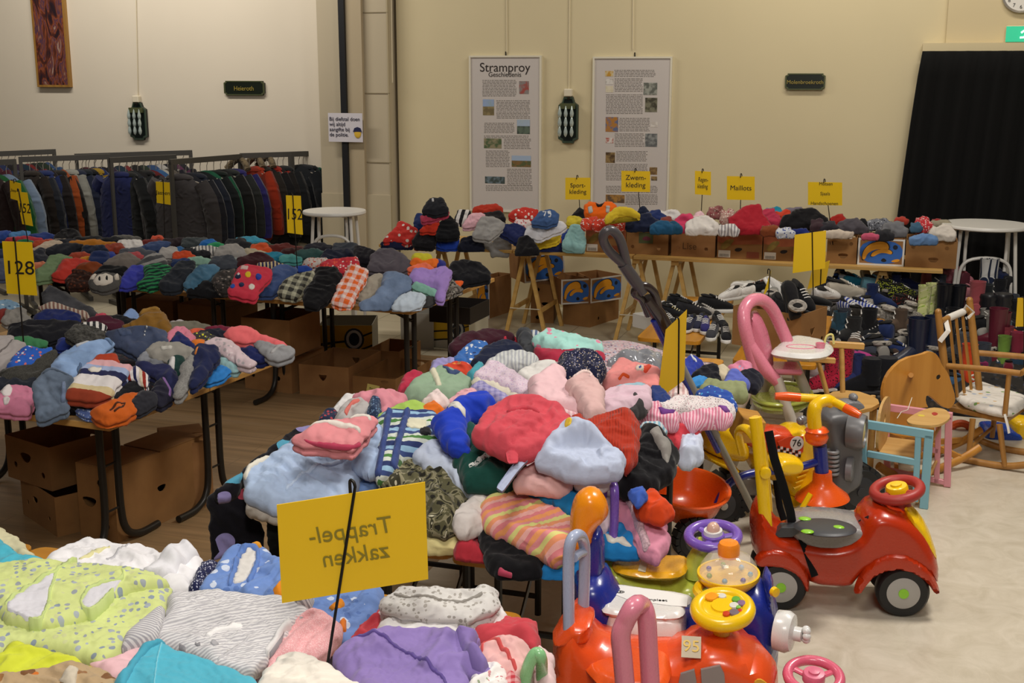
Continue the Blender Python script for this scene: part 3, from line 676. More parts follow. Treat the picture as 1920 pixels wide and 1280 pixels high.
        AX = lambda a, b, c: (a, -c, b); S = lambda l: [(a*Wd, b*h) for a, b in l]
        MB().prism(S([(0, .3), (1, .3), (1, 1), (0, 1)]), AX, .0003, .0008).build('yellow_print', plain('CFA820', .6), t, smooth=False)
        MB().prism(S([(0, 0), (1, 0), (1, .3), (0, .3)]), AX, .0003, .0008).build('white_print', plain('BDB8AA', .6), t, smooth=False)
        for k, b0_ in enumerate((.22, .52)):
            MB().prism(S([(0, b0_), (.3, b0_+.06), (.6, b0_+.1), (1, b0_+.3), (1, b0_+.34), (.6, b0_+.15), (.3, b0_+.11), (0, b0_+.06)]), AX, .0012, .0006).build('black_stripe', INK, t, smooth=False)
        MB().prism(circ(.66*Wd, .68*h, .075, 18, .085), AX, .0012, .0008).build('round_emblem', plain('20324E', .6), t, smooth=False)
        MB().prism(circ(.66*Wd, .68*h, .06, 18, .07), AX, .002, .0006, [circ(.66*Wd, .68*h, .04, 18, .05)]).build('emblem_ring', plain('C9D2DA', .6), t, smooth=False)
    elif art == 'sticker':
        AX = lambda a, b, c: (a, -c, b); MB().prism(rect(.3*Wd, .64*Wd, .42*h, .82*h), AX, .0004, .001).build('picture_sticker', plain('4A5230', .6), t, smooth=False)
        MB().prism(chaikin([(.36*Wd, .55*h), (.44*Wd, .7*h), (.56*Wd, .66*h), (.6*Wd, .56*h), (.5*Wd, .52*h)], 2).tolist(), AX, .0014, .0005).build('sticker_print', plain('6A2A3C', .6), t, smooth=False)
    if wtx:
        for body, fx, fz, fs in wtx: text(body, fs, t, (fx*Wd, -.003, fz*h), plain('5A3A18', .7), name='handwriting')
    return t
BH = [('t', .5, .6, .075), ('o', .18, .3, .028), ('o', .82, .3, .028)]
# boxes under the left pair of tables
carton((44, 963), (108, 1007), 872, 0, .36, 'cardboard box at the bottom of the stack under the jeans table', [('t', .42, .62, .05), ('o', .18, .42, .026), ('o', .8, .35, .026)], col=0, hgt=.2)
carton((16, 893), (98, 921), 800, .205, .4, 'cardboard box lying on another under the jeans table', [('t', .45, .6, .075), ('o', .2, .36, .032), ('o', .82, .3, .032)], col=1, hgt=.22)
carton((152, 1002), (222, 1018), 868, 0, .62, 'tall cardboard box standing behind the bent table legs, marked 685', [('t', .3, .5, .075), ('o', .62, .78, .038), ('o', .72, .2, .038)], side=[('t', .5, .5, .05)], lid='flaps', col=0, wtx=None)
carton((320, 958), (342, 955), 838, 0, .35, 'cardboard box just behind the one marked 685', lid='flaps', col=2, fixL=.22)
# boxes under the second row
carton((460, 727), (548, 738), 664, 0, .42, 'closed cardboard box with oval hand hole behind the left tables', [('t', .35, .72, .07), ('o', .18, .42, .032), ('o', .72, .4, .032)], lid='flaps', col=2)
carton((455, 664), (545, 672), 604, .3, .42, 'open cardboard box stacked behind the left tables', [], lid=None, col=1, hgt=.26)
carton((562, 738), (655, 746), 682, 0, .55, 'open cardboard box with heart-shaped hole', [('h', .48, .62, .055)], col=2)
carton((662, 742), (742, 750), 704, 0, .6, 'open cardboard box with a small yellow note on its front', [('t', .75, .8, .05)], col=0)
t = thing('sticky_note', 'small yellow paper note stuck on the open cardboard box', 'note', P(700, 727, .08) + Vector((0, -.03, 0)), -.1)
MB().box((0, 0, 0), (.085, .002, .06), Matrix.Rotation(.2, 3, 'Y')).build('sheet', plain('C9B866', .6), t, smooth=False); text('Trans', .022, t, (0, -.003, 0), INK, rot=(pi/2, .2, 0))
carton((812, 650), (868, 655), 597, 0, .4, 'yellow and white printed fruit box under the second-row table', art='yellow', wcol=plain('B9B39F', .7), fixL=.32)
carton((752, 655), (792, 655), 588, 0, .4, 'grey printed fruit box beside the yellow one', [('o', .35, .8, .03)], wcol=plain('9A968C', .7), fixL=.26)
carton((805, 603), (870, 608), 572, .3, .4, 'black carton stacked on the yellow fruit box', wcol=plain('1C1512', .6), fixL=.34)
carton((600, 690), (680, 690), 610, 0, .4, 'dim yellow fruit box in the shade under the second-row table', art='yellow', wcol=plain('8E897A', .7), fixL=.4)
carton((690, 705), (750, 710), 655, 0, .4, 'low brown cardboard box in the shade beside the grey fruit box', col=1)
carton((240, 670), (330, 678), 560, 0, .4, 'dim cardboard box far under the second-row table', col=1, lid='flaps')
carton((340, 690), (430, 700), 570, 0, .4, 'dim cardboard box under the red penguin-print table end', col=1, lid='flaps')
# boxes under the trestle table
carton((893, 594), (918, 597), 533, 0, .38, 'blue banana box standing upright by the first trestle', art='banana', col=2, hgt=.36)
carton((995, 605), (1038, 606), 533, 0, .38, 'upright plain cardboard box under the tilted banana box', [('o', .3, .87, .035), ('t', .62, .5, .05), ('o', .3, .15, .035)], col=0, lid='flaps')
b_ = carton((984, 531), (1060, 526), 482, .345, .36, 'blue banana box tilted on top of the upright box', art='banana', col=2, hgt=.24); b_.rotation_euler[1] = -.07
carton((1055, 607), (1106, 614), 566, 0, .5, 'brown cardboard box on the floor under the blue banana boxes', [], [('o', .3, .3, .03)], col=0, lid='flaps', fixL=.28)
carton((1052, 571), (1106, 568), 524, .2, .36, 'blue banana box lying on the brown box, left one', art='banana', col=2, hgt=.22, fixL=.27)
b_ = carton((1107, 569), (1166, 560), 520, .2, .34, 'blue banana box lying on the brown box, right one', art='banana', col=2, hgt=.22)
carton((1313, 575), (1395, 580), 535, 0, .4, 'closed cardboard box on the floor behind the white trainers', [('o', .25, .6, .035)], lid='flaps', col=0, hgt=.28)
# boxes of hats on the trestle table
tb = [(1098, 1173, 'with red top print, first from the left', 'red', 0), (1174, 1252, 'with picture sticker and two holes', 'sticker', 0), (1258, 1340, 'with Lise written on it', None, 2), (1344, 1428, 'with red print and white label, third of the printed ones', 'red', 0), (1430, 1512, 'with red print behind the blank yellow sign', 'red', 1), (1549, 1605, 'plain, right behind the blank yellow sign', None, 0), (1607, 1694, 'blue banana print, on the trestle table', 'banana', 2), (1696, 1792, 'plain with triangular hole, at the right table end', None, 0)]
TBX = []
for x0, x1, ph, art, col in tb:
    ya = 456+(x0-715)*.0467-2; yb = 456+(x1-715)*.0467-2
    hl = {None: [('t', .5, .72, .05) if 'Lise' in ph else ('t', .55, .3, .06), ('o', .15, .32 if 'Lise' in ph else .75, .032), ('o', .8, .3 if 'Lise' in ph else .75, .03)], 'sticker': [('o', .15, .28, .03), ('o', .78, .25, .032)]}.get(art, [])
    TBX.append(carton((x0, ya), (x1, yb), ya-50, .741, .38, 'cardboard box ' + ph, hl, col=col, art=art, wtx=[('Lise', .42, .38, .075)] if 'Lise' in ph else None))
# low white shoe box
carton((1186, 612), (1218, 620), 583, .335, .2, 'white shoe box lying at the left end of the shoe bench', wcol=plain('C9C7C2', .6), fixL=.2, hgt=.1)
# ---------------------------------------------------------------- white bistro tables
def bistro(px, py, Y, rpx, label):
    c = PY(px, py, Y); r = rpx*(c-CAMP).length/F*.985; t = thing('bistro_table', label, 'table', Z(c), -.15); z = c.z; wh = plain('D6D3CC', .35)
    MB().lathe([(r*.97, z-.03), (r, z-.022), (r, z-.006), (r*.985, z), (0.01, z)], n=48).build('table_top', wh, t)
    k = r/.33
    for s in (-1, 1):
        MB().tube([(s*.2*k, -.1*k, z-.03), (s*.26*k, -.2*k, 0)], .014, 8).build('leg', wh, t)
        MB().tube([(s*.2*k, .1*k, z-.03), (s*.26*k, .2*k, 0)], .014, 8).build('leg', wh, t)
    MB().tube(spline([(-.15*k, -.08*k, z-.36*k), (-.15*k, -.08*k, z-.1), (-.12*k, -.08*k, z-.04), (.12*k, -.08*k, z-.04), (.15*k, -.08*k, z-.1), (.15*k, -.08*k, z-.36*k)], 6), .013, 8).build('frame_hoop', wh, t)
    MB().tube(spline([(-.2*k, -.12*k, .05), (-.2*k, -.12*k, z-.5*k), (-.14*k, -.12*k, z-.28*k), (.14*k, -.12*k, z-.28*k), (.2*k, -.12*k, z-.5*k), (.2*k, -.12*k, .05)], 6), .013, 8).build('frame_hoop', wh, t)
bistro(1848, 419, 9.45, 75, 'round white bistro table in front of the black curtain')
bistro(627, 394, 10.1, 59, 'round white bistro table in front of the pillar')
# ---------------------------------------------------------------- yellow signs on wires
def sign(card, z_or_Y, foot, label, body=None, fs=.05, back=False, faint=None, mode='Y', yaw=None, name='card_sign', base=.75, yl=YEL, num=False, sx=1, clip=True):
    """card: four pixels TL, TR, BR, BL at depth Y; foot: pixel of the wire's lower end"""
    Y = z_or_Y; TL, TR, BR, BL = card
    c = [PY(*p, Y) for p in card]; o = (c[2]+c[3])/2; d = (c[1]-c[0]); 
    a = yaw or 0.0; ex = Vector((math.cos(a), math.sin(a), 0)); ey = Vector((-math.sin(a), math.cos(a), 0))
    def onp(px, py, off=0):
        r = ray(px, py); k = (o+ey*off-CAMP).dot(ey)/r.dot(ey); p = CAMP+r*k-o; return (p.dot(ex), p.z)
    t = thing(name, label, 'sign', o, a)
    pts = [onp(*p) for p in card]
    MB().prism(pts, lambda x, z, k: (x, k, z), -.0015, .003).build('card', yl, t, smooth=False)
    dd = (Vector(pts[1])-Vector(pts[0])); sl = math.atan2(dd.y, dd.x); cx = sum(p[0] for p in pts)/4; cz = sum(p[1] for p in pts)/4
    if body:
        col = OLIVE if faint else INK
        text(body, fs, t, (cx, -.003, cz), col, rot=(pi/2, -sl, 0), sx=(-sx if back else sx), line=1.05)
    if foot:
        (tx, ty), (fx, fy) = foot; off = .006 if Y > 9.52 else -.006; p0 = onp(tx, ty, off); p1 = onp(fx, fy, off); k_ = (p0[1]+o.z-base)/(p0[1]-p1[1]) if base is not None else 1; p1 = (p0[0]+(p1[0]-p0[0])*k_, p0[1]+(p1[1]-p0[1])*k_)
        MB().tube([(p0[0], off, p0[1]), (p1[0], off, p1[1])], .0035, 6).build('wire_stake', plain('1B1712', .5, .4), t)
        if clip: MB().tube(spline([(p0[0], off, p0[1]), (p0[0]-.004, off*.5, p0[1]+.01), (p0[0]-.012, -off, p0[1]+.008), (p0[0]-.012, -off, p0[1]-.02)], 4), .0035, 6).build('wire_clip', plain('1B1712', .5, .4), t)
    return t
def tr(x0, y0, x1, y1, sk=0): return [(x0, y0), (x1, y0+sk), (x1, y1+sk), (x0, y1)]
sign([(519, 946), (797, 903), (803, 1085), (529, 1130)], 2.42, ((666, 912), (614, 1245)), 'big yellow sign in the foreground seen from its back, Trappel-zakken showing through', 'Trappel-\nzakken', .052, back=True, faint=True, yl=plain('F2C418', .4))
sign([(4, 452), (60, 454), (70, 554), (13, 550)], 5.75, ((28, 450), (44, 640)), 'yellow sign reading 128 above the left jeans table', '128', .092, sx=1.05)
sign([(30, 359), (51, 361), (62, 424), (42, 420)], 8.6, ((35, 357), (52, 450)), 'yellow sign reading 152 at the far left', '152', .095, sx=.62)
sign([(536, 366), (564, 367), (568, 440), (539, 436)], 8.2, ((549, 366), (556, 480)), 'yellow sign reading 152 beside the white bistro table', '152', .105, sx=.72)
sign([(18, 338), (39, 344), (41, 378), (20, 372)], 9.6, ((30, 338), (36, 440)), 'small yellow sign half hidden behind the left 152 sign', 'Jassen', .03)
sign([(292, 340), (318, 342), (320, 384), (294, 380)], 9.5, ((306, 338), (309, 440)), 'small yellow sign reading Jassen on the coat rack', 'Jassen', .045)
sign(tr(1060, 333, 1107, 374), 10.2, ((1084, 331), (1087, 392)), 'yellow sign reading Sport-kleding', 'Sport-\nkleding', .05)
sign(tr(1165, 320, 1219, 359, 1), 10.02, ((1193, 318), (1200, 392)), 'yellow sign reading Zwem-kleding', 'Zwem-\nkleding', .057)
sign(tr(1303, 320, 1333, 364, 2), 9.85, ((1319, 319), (1315, 395)), 'narrow yellow sign reading Regen-kleding', 'Regen-\nkleding', .05, sx=.58)
sign(tr(1363, 330, 1415, 374, 1), 9.75, ((1391, 328), (1388, 392)), 'yellow sign reading Maillots', 'Maillots', .055)
sign(tr(1515, 341, 1579, 384, 1), 9.54, ((1547, 338), (1556, 412)), 'yellow sign reading Mutsen Sjaals Handschoenen', 'Mutsen\n\nSjaals\n\nHandschoenen', .036)
sign([(1490, 440), (1549, 432), (1547, 503), (1486, 512)], 7.9, ((1523, 436), (1526, 640)), 'blank yellow sign standing in the shoe pile', base=.48, yl=plain('E0B81A', .4))
sign([(1524, 500), (1556, 488), (1548, 530), (1514, 542)], 8.3, ((1540, 494), (1536, 600)), 'yellow sign leaning behind the blank one in the shoes', base=.48, yl=plain('CFA91C', .4))
sign([(1440, 524), (1446, 506), (1441, 540), (1428, 562)], 7.75, ((1444, 508), (1438, 600)), 'narrow yellow sign seen edge-on beside the shoe carton', base=.48, yl=plain('D9B21E', .4))
sign([(1248, 618), (1288, 580), (1283, 712), (1232, 750)], 4.9, ((1273, 600), (1270, 980)), 'yellow sign turned edgeways behind the push handle', yl=plain('E0B41E', .4))
sign([(1908, 558), (1935, 558), (1935, 612), (1904, 612)], 7.9, ((1920, 560), (1920, 690)), 'yellow sign cut off at the right edge beside the black puffer boots', base=0.0, yl=plain('D9AE1A', .4))
# ================================================================ cloth
def pts_(s):
    return [tuple(float(x) for x in q.split(',')) for q in s.split()]
def interp(rows, y):
    xs = [r[0] for r in rows]; zs = [r[1] for r in rows]; return float(np.interp(y, xs, zs))
ZONES = {  # how high the heap stands at a given row, and the slope its top shows
    'fg': ([(1000, .80), (1300, .86)], 3),
    't2': ([(640, .86), (700, .90), (760, .95), (850, .95), (900, .89), (960, .84), (1040, .765), (1090, .755)], 16),
    't3': ([(540, .86), (600, .88), (650, .86), (720, .82), (795, .755)], 24),
    't4': ([(440, .93), (470, .90), (500, .86), (530, .80), (580, .752)], 34),
    't5': ([(380, .98), (420, .90), (445, .84), (470, .76), (505, .75)], 48),
    'bx': ([(380, 1.08), (420, 1.02), (440, .98), (500, .96)], 50),
    'sh': ([(500, .62), (560, .50), (640, .36), (720, .12)], 30)}
NCL = [0]
def crumple(V, Fc, loop, h0, base, ex, it=50, bend=.3):
    """lay more cloth than the outline has room for: lengths kept, folds rise"""
    n = len(V); F_ = np.array([f for f in Fc if len(f) == 3]); E = np.sort(np.vstack([F_[:, [0, 1]], F_[:, [1, 2]], F_[:, [2, 0]]]), 1); op = np.r_[F_[:, 2], F_[:, 0], F_[:, 1]]
    key = E[:, 0].astype(np.int64)*n+E[:, 1]; o = np.argsort(key, kind='stable'); k = key[o]; same = np.nonzero(k[1:] == k[:-1])[0]
    B = np.stack([op[o][same], op[o][same+1]], 1); _, first = np.unique(key, return_index=True); E = E[first]
    P2 = np.c_[V, np.zeros(n)]; le = np.linalg.norm(P2[E[:, 0]]-P2[E[:, 1]], axis=1)*ex; lb = np.linalg.norm(P2[B[:, 0]]-P2[B[:, 1]], axis=1)*ex*.97
    C_ = np.vstack([E, B]); L = np.r_[le, lb]; K = np.r_[np.full(len(E), .5), np.full(len(B), .5*bend)]; i, j = C_[:, 0], C_[:, 1]
    X = np.c_[V, h0]; pin = np.zeros(n, bool); pin[loop] = True; cnt = np.bincount(np.r_[i, j], minlength=n)*.28+1e-9; g = np.median(le)*.001
    for t in range(it):
        d = X[j]-X[i]; l = np.sqrt((d*d).sum(1))+1e-12; c = (K*(l-L)/l)[:, None]*d; c[len(E):][l[len(E):] > L[len(E):]] *= .15
        for a in range(3):
            X[:, a] += (np.bincount(i, c[:, a], n)-np.bincount(j, c[:, a], n))/cnt
        X[:, 2] -= g; X[:, 2] = np.maximum(X[:, 2], base); X[pin, :2] = V[pin]; X[pin, 2] = 0
    return X
def cloth(zone, name, cat, label, poly, mat, lift=0.0, th=.028, wr=.010, drop=None, tilt=None, z0=None, over=(), seed=None, lam=.085, fold=0, rot=None, group=None, R=None, uvang=0, floor_z=None, ufit=0):
    NCL[0] += 1; sd = seed if seed is not None else NCL[0]; rg = np.random.default_rng(sd*13+5)
    px = pts_(poly) if isinstance(poly, str) else poly
    xs = [p[0] for p in px]; ys = [p[1] for p in px]; cx = (min(xs)+max(xs))/2; yb = max(ys)
    rows, tl = ZONES[zone]; tilt = tl if tilt is None else tilt; z0 = (interp(rows, yb)-(min(1, max(0, (cx-1150)/110))*.11 if zone == 't2' and yb < 900 else 0)) if z0 is None else z0; z0 += lift
    p0 = P(cx, yb, z0); f = Z(p0).normalized(); A = Vector((f.y, -f.x, 0)); ta = math.radians(tilt)
    B_ = f*math.cos(ta)+Vector((0, 0, math.sin(ta))); Nn = A.cross(B_)
    def to2(x, y):
        r = ray(x, y); k = (p0-CAMP).dot(Nn)/r.dot(Nn); q = CAMP+r*k-p0; return (q.dot(A), q.dot(B_))
    mpp = (p0-CAMP).length/F
    def outline(pp, it=1):
        a_ = np.array([to2(*q) for q in pp]); b_ = np.roll(a_, -1, 0); r_ = .25 if len(pp) > 16 else .11
        return np.stack([a_*(1-r_)+b_*r_, a_*r_+b_*(1-r_)], 1).reshape(-1, 2)
    po = outline(px); ext = max(np.ptp(po[:, 0]), np.ptp(po[:, 1])); wpx = max(max(xs)-min(xs), max(ys)-min(ys))
    sp = mpp*min(max(wpx/22, 2.4), 5.2); po = resample(po, sp)
    tt = np.roll(po, -1, 0)-np.roll(po, 1, 0); tt /= np.hypot(tt[:, 0], tt[:, 1])[:, None]+1e-9; nn = np.stack([tt[:, 1], -tt[:, 0]], 1); q_ = np.arange(len(po))/len(po)*2*pi; js = 0
    for f_, a_ in ((5, .5), (9, .45), (14, .35), (23, .25)): js = js + a_*np.sin(f_*q_+rg.uniform(0, 6.3))
    po = po + nn*(js*min(ext*.018, .007))[:, None]
    V, Fc, loop = fill(po, sp, sd); wr0 = wr; wr = wr*1.5; lam = lam*min(1, max(.45, ext/.33))
    th_ = th*.36; Rr = R or min(max(.008, ext*.06), .018)
    a0 = rg.uniform(0, pi) if rot is None else math.radians(rot); ca_, sa_ = math.cos(a0), math.sin(a0); off_ = Vector(rg.uniform(0, 50, 3))
    def height(Q, d):
        k = np.clip(d/Rr, 0, 1); h = th_*np.sqrt(np.clip(1-(1-k)**2, 0, 1)); e = .2+.8*np.clip(d/(Rr*1.3), 0, 1); w = np.empty(len(Q)); l = lam*1.05
        for i, (x, y) in enumerate(Q):
            u, v = (x*ca_+y*sa_)/l, (y*ca_-x*sa_)/(l*2.1)
            g = noise.noise_vector(Vector((u*.8, v*.8, 3))+off_)*.55
            p = Vector((u+g.x, v+g.y, 0))+off_
            w[i] = noise.ridged_multi_fractal(p, .9, 2.1, 3, 1.0, 2.0)*1.25 + noise.noise(p*.45)*1.5
        w -= np.median(w)-.15
        return h + wr*e*w
    d = bdist(V, po); d[loop] = 0; hh = height(V, d); kk = np.clip(d/Rr, 0, 1); base = th_*.55*np.sqrt(np.clip(1-(1-kk)**2, 0, 1))
    X = crumple(V, Fc, loop, np.maximum(hh, base)+rg.uniform(0, .0015, len(V)), base, 1.05+wr0*6, 26); Vs = X[:, :2]; hh = X[:, 2]
    fold = fold or (2 if zone in ('t3', 't4', 't5') and tilt < 60 else 1 if zone == 't2' and tilt < 60 else 0)
    def world(a, b, h): return p0 + A*float(a) + B_*float(b) + Nn*float(h)
    fl = floor_z if floor_z is not None else (-1 if tilt > 60 else .7425 if zone in ('fg', 't2', 't3', 't4', 't5') else -1)
    vs = [world(Vs[i, 0], Vs[i, 1], hh[i]) for i in range(len(V))]; fs = [tuple(q) for q in Fc]; uvs = [(V[i, 0], V[i, 1]) for i in range(len(V))]
    drop = min({'fg': .045, 't2': .05, 'bx': .045}.get(zone, .05), .3*ext) if drop is None else drop
    nr = max(3, fold*4) if fold else 3; n = len(loop); c2 = V[loop].mean(0); prev = list(loop)
    dn = -Nn if tilt > 60 else Vector((0, 0, -1))
    out = []
    for i in range(n):
        a = V[loop[i-1]]; b = V[loop[(i+1) % n]]; t = b-a; q = np.array([t[1], -t[0]]); q /= (np.hypot(*q)+1e-9)
        if np.dot(q, V[loop[i]]-c2) < 0 and False: q = -q
        out.append(q)
    ar = sum(V[loop[i]][0]*V[loop[(i+1) % n]][1]-V[loop[(i+1) % n]][0]*V[loop[i]][1] for i in range(n))
    if ar < 0: out = [-q for q in out]
    for k in range(1, nr+1):
        t = k/nr; bul = .009*abs(math.sin(pi*t*fold))**.6 - .006*t if fold else (.006*math.sin(pi*t) - .012*t)
        cur = []
        for i in range(n):
            q = out[i]; p = world(V[loop[i]][0]+q[0]*bul, V[loop[i]][1]+q[1]*bul, 0) + dn*(drop*t)
            if p.z < fl: p.z = max(fl, min(fl+.0005*k, p.z+9))
            cur.append(len(vs)); vs.append(p); uvs.append((V[loop[i]][0]+q[0]*(bul+drop*t), V[loop[i]][1]+q[1]*(bul+drop*t)))
        for i in range(n):
            j = (i+1) % n; fs.append((prev[i], cur[i], cur[j], prev[j]))
        prev = cur
    fs.append(tuple(prev[::-1]))
    o0 = p0; mb = MB(); mb.v = [tuple(p-o0) for p in vs]; mb.f = fs; mb.mi = [0]*len(fs); ca, sa = math.cos(math.radians(uvang)), math.sin(math.radians(uvang))
    mb.uvs = [(u*ca-v*sa+sd*.37, u*sa+v*ca+sd*.21) for u, v in uvs]
    if ufit:
        us = [u for u, v in mb.uvs]; u0, u1 = min(us[:len(V)]), max(us[:len(V)]); mb.uvs = [(min(.9999, max(0, (u-u0)/(u1-u0)))*ufit, v) for u, v in mb.uvs]
    ob = mb.build(name, mat, ang=0, loc=o0); tag(ob, label, cat, group)
    for nm, pp, m2, *rest in over:
        t2 = rest[0] if rest else .004; lift2 = rest[1] if len(rest) > 1 else .003; lab2 = rest[2] if len(rest) > 2 else None
        pp = pts_(pp) if isinstance(pp, str) else pp
        qo = outline(pp, 1); s2 = min(sp, max(np.ptp(qo[:, 0]), np.ptp(qo[:, 1]))/8); qo = resample(qo, s2); V2, F2, L2 = fill(qo, s2, sd)
        d2 = bdist(V2, qo); d2[L2] = 0; ins = inside(V2, po); dp = bdist(V2, po); dp[~ins] = 0; R2 = max(s2*1.5, min(.03, np.ptp(qo[:, 0])*.3))
        dd_ = ((V2[:, None, :]-Vs[None, :, :])**2).sum(2); ix = np.argpartition(dd_, 3, axis=1)[:, :3]; ww = 1/(np.take_along_axis(dd_, ix, 1)+1e-8); h2 = (hh[ix]*ww).sum(1)/ww.sum(1); h2[~ins] = 0
        h2 = h2 + lift2 + t2*np.sqrt(np.clip(1-(1-np.clip(d2/R2, 0, 1))**2, 0, 1))
        m3 = MB(); m3.v = [tuple(world(V2[i, 0], V2[i, 1], h2[i])-o0) for i in range(len(V2))]; m3.f = [tuple(q) for q in F2]; pr = list(L2); base = len(m3.v)
        for i in range(len(L2)): m3.v.append(tuple(world(V2[L2[i], 0], V2[L2[i], 1], h2[L2[i]]-lift2-.006)-o0))
        for i in range(len(L2)): j = (i+1) % len(L2); m3.f.append((pr[i], base+i, base+j, pr[j]))
        m3.mi = [0]*len(m3.f); m3.uvs = [(a*ca-b*sa, a*sa+b*ca) for a, b in list(V2)+[V2[i] for i in L2]]
        c = m3.build(nm, m2, ob, ang=0)
        if lab2: c['label'] = lab2
    return ob
def strip(pp, w):
    """pixel polyline -> thin outline"""
    pp = [np.array(p, float) for p in (pts_(pp) if isinstance(pp, str) else pp)]; l, r = [], []
    for i, p in enumerate(pp):
        t = pp[min(i+1, len(pp)-1)]-pp[max(i-1, 0)]; n = np.array([-t[1], t[0]])/(np.hypot(*t)+1e-9)*w/2; l.append(tuple(p+n)); r.append(tuple(p-n))
    return l+r[::-1]
SHP = {
 'fold': [(-.55, .1), (-.5, 0), (.48, .02), (.56, .14), (.44, .96), (.3, 1), (-.36, .98), (-.46, .9)],
 'blob': [(-.56, .2), (-.4, 0), (-.05, .06), (.2, 0), (.5, .08), (.58, .38), (.36, .6), (.34, .92), (.06, 1), (-.2, .82), (-.42, .9), (-.5, .5)],
 'mound': [(-.54, .05), (-.3, 0), (.1, .05), (.42, 0), (.56, .12), (.5, .5), (.34, .72), (.22, 1), (-.12, .96), (-.3, .78), (-.5, .56)],
 'long': [(-.62, .25), (-.5, .04), (-.1, .1), (.3, 0), (.6, .16), (.62, .5), (.3, .7), (.16, .98), (-.26, .86), (-.54, .72)],
 'tri': [(-.54, .05), (0, 0), (.54, .1), (.3, .6), (.05, 1), (-.15, .9), (-.35, .5)],
 'slant': [(-.64, .06), (-.1, 0), (.2, .08), (.5, .66), (.66, .92), (.2, 1), (-.1, .85), (-.4, .4)]}
def sh(kind, cx, yb, w, h, seed=0, sk=0.0):
    rg = random.Random(seed*7+int(cx)+int(yb)); return [(cx+(x+sk*y+rg.uniform(-.05, .05))*w, yb-(y+rg.uniform(-.04, .04))*h) for x, y in SHP[kind]]
def fit(desc, place, rel):
    for t in (desc+' '+place+rel, desc+' '+place.split(',')[0]+rel, desc+rel+' there', desc+rel):
        if len(t.split()) <= 16: return t
    return ' '.join(t.split()[:16])
def rowof(zone, place, items, **kw):
    """items: (shape, cx, yb, w, h, hex, description, category[, pattern, hex2]) from left to right; each label names its neighbour"""
    for i, it in enumerate(items):
        kind, cx, yb, w_, h_, hx, desc, cat = it[:8]; pat = it[8] if len(it) > 8 else None; h2 = it[9] if len(it) > 9 else None
        prv = items[i-1][6] if i else None; nm = cat.replace(' ', '_').replace('-', '_')
        lab = fit(desc, place, ', right of the ' + prv if prv else ', at its left end')
        m = fab(hx, pat, h2, .6 if pat in ('stripe', 'plaid') else .8)
        cloth(zone, nm, cat, lab, sh(kind, cx, yb, w_*1.12, h_*1.08, i), m, group=None, **kw)
def heap(name, label, quad, z, hgt, m, nx=24, ny=18, seed=1):
    """uncountable layer of cloth underneath the garments"""
    q = [(P(*p, z) if abs(p[0]) > 20 else W(p[0], p[1], p[2] if len(p) > 2 else z)) for p in quad]; vs = []; rg = random.Random(seed); ph = [rg.uniform(0, 6) for _ in range(6)]; hg = hgt
    for j in range(ny+1):
        for i in range(nx+1):
            a, b = i/nx, j/ny; p = (q[0]*(1-a)+q[1]*a)*(1-b)+(q[3]*(1-a)+q[2]*a)*b
            e = min(1, 7*min(a, 1-a, b, 1-b)); e = e*e*(3-2*e)
            k = .75+.25*math.sin(9*a+ph[0]+2*math.sin(7*b+ph[1]))*math.sin(8*b+ph[2])
            vs.append(Vector((p.x, p.y, p.z+.002+hgt*e*k)))
    fs = [(j*(nx+1)+i, j*(nx+1)+i+1, (j+1)*(nx+1)+i+1, (j+1)*(nx+1)+i) for j in range(ny) for i in range(nx)]
    mb = MB(); o = vs[0].copy(); mb.v = [tuple(p-o) for p in vs]; mb.f = fs; mb.mi = [0]*len(fs); mb.uvs = [(p.x, p.y) for p in vs]
    # closed underside
    rim = [i for i in range(nx+1)]+[(j+1)*(nx+1)+nx for j in range(ny)]+[ny*(nx+1)+nx-1-i for i in range(nx)]+[(ny-1-j)*(nx+1) for j in range(ny-1)]
    mb.f.append(tuple(rim[::-1])); mb.mi.append(0)
    ob = mb.build(name, m, ang=0, loc=o); ob['kind'] = 'stuff'; ob['label'] = label; ob['category'] = 'clothes'
    return ob
DK = fab('2A2A34', 'floral', ['3A2A30', '22304A', '4A4A4E', '6A3A3A', '1E2A2A'], .9)
PK = fab('B9A3A8', 'floral', ['C98A96', '8FA3BE', 'C9C2BA', '7A4A58', '40506E'], .9)
heap('clothes_heap', 'mixed dark clothes lying underneath the left jeans table pile', [(-60, 775), (205, 780), (528, 662), (60, 590)], .741, .09, DK)
heap('clothes_heap', 'mixed dark clothes lying underneath the second-row pile', [(-30, 517), (755, 566), (925, 513), (130, 478)], .741, .09, DK, 40)
heap('clothes_heap', 'mixed baby clothes lying underneath the centre pile', [(-2.06, 3.5), (-.9, 3.42), (-.9, 6.1), (-2.06, 6.1)], .741, .17, PK, 30, 30)
heap('clothes_heap', 'mixed clothes lying underneath the foreground pile', [(-60, 1300), (985, 1300), (940, 1150), (-60, 1060)], .741, .05, PK)
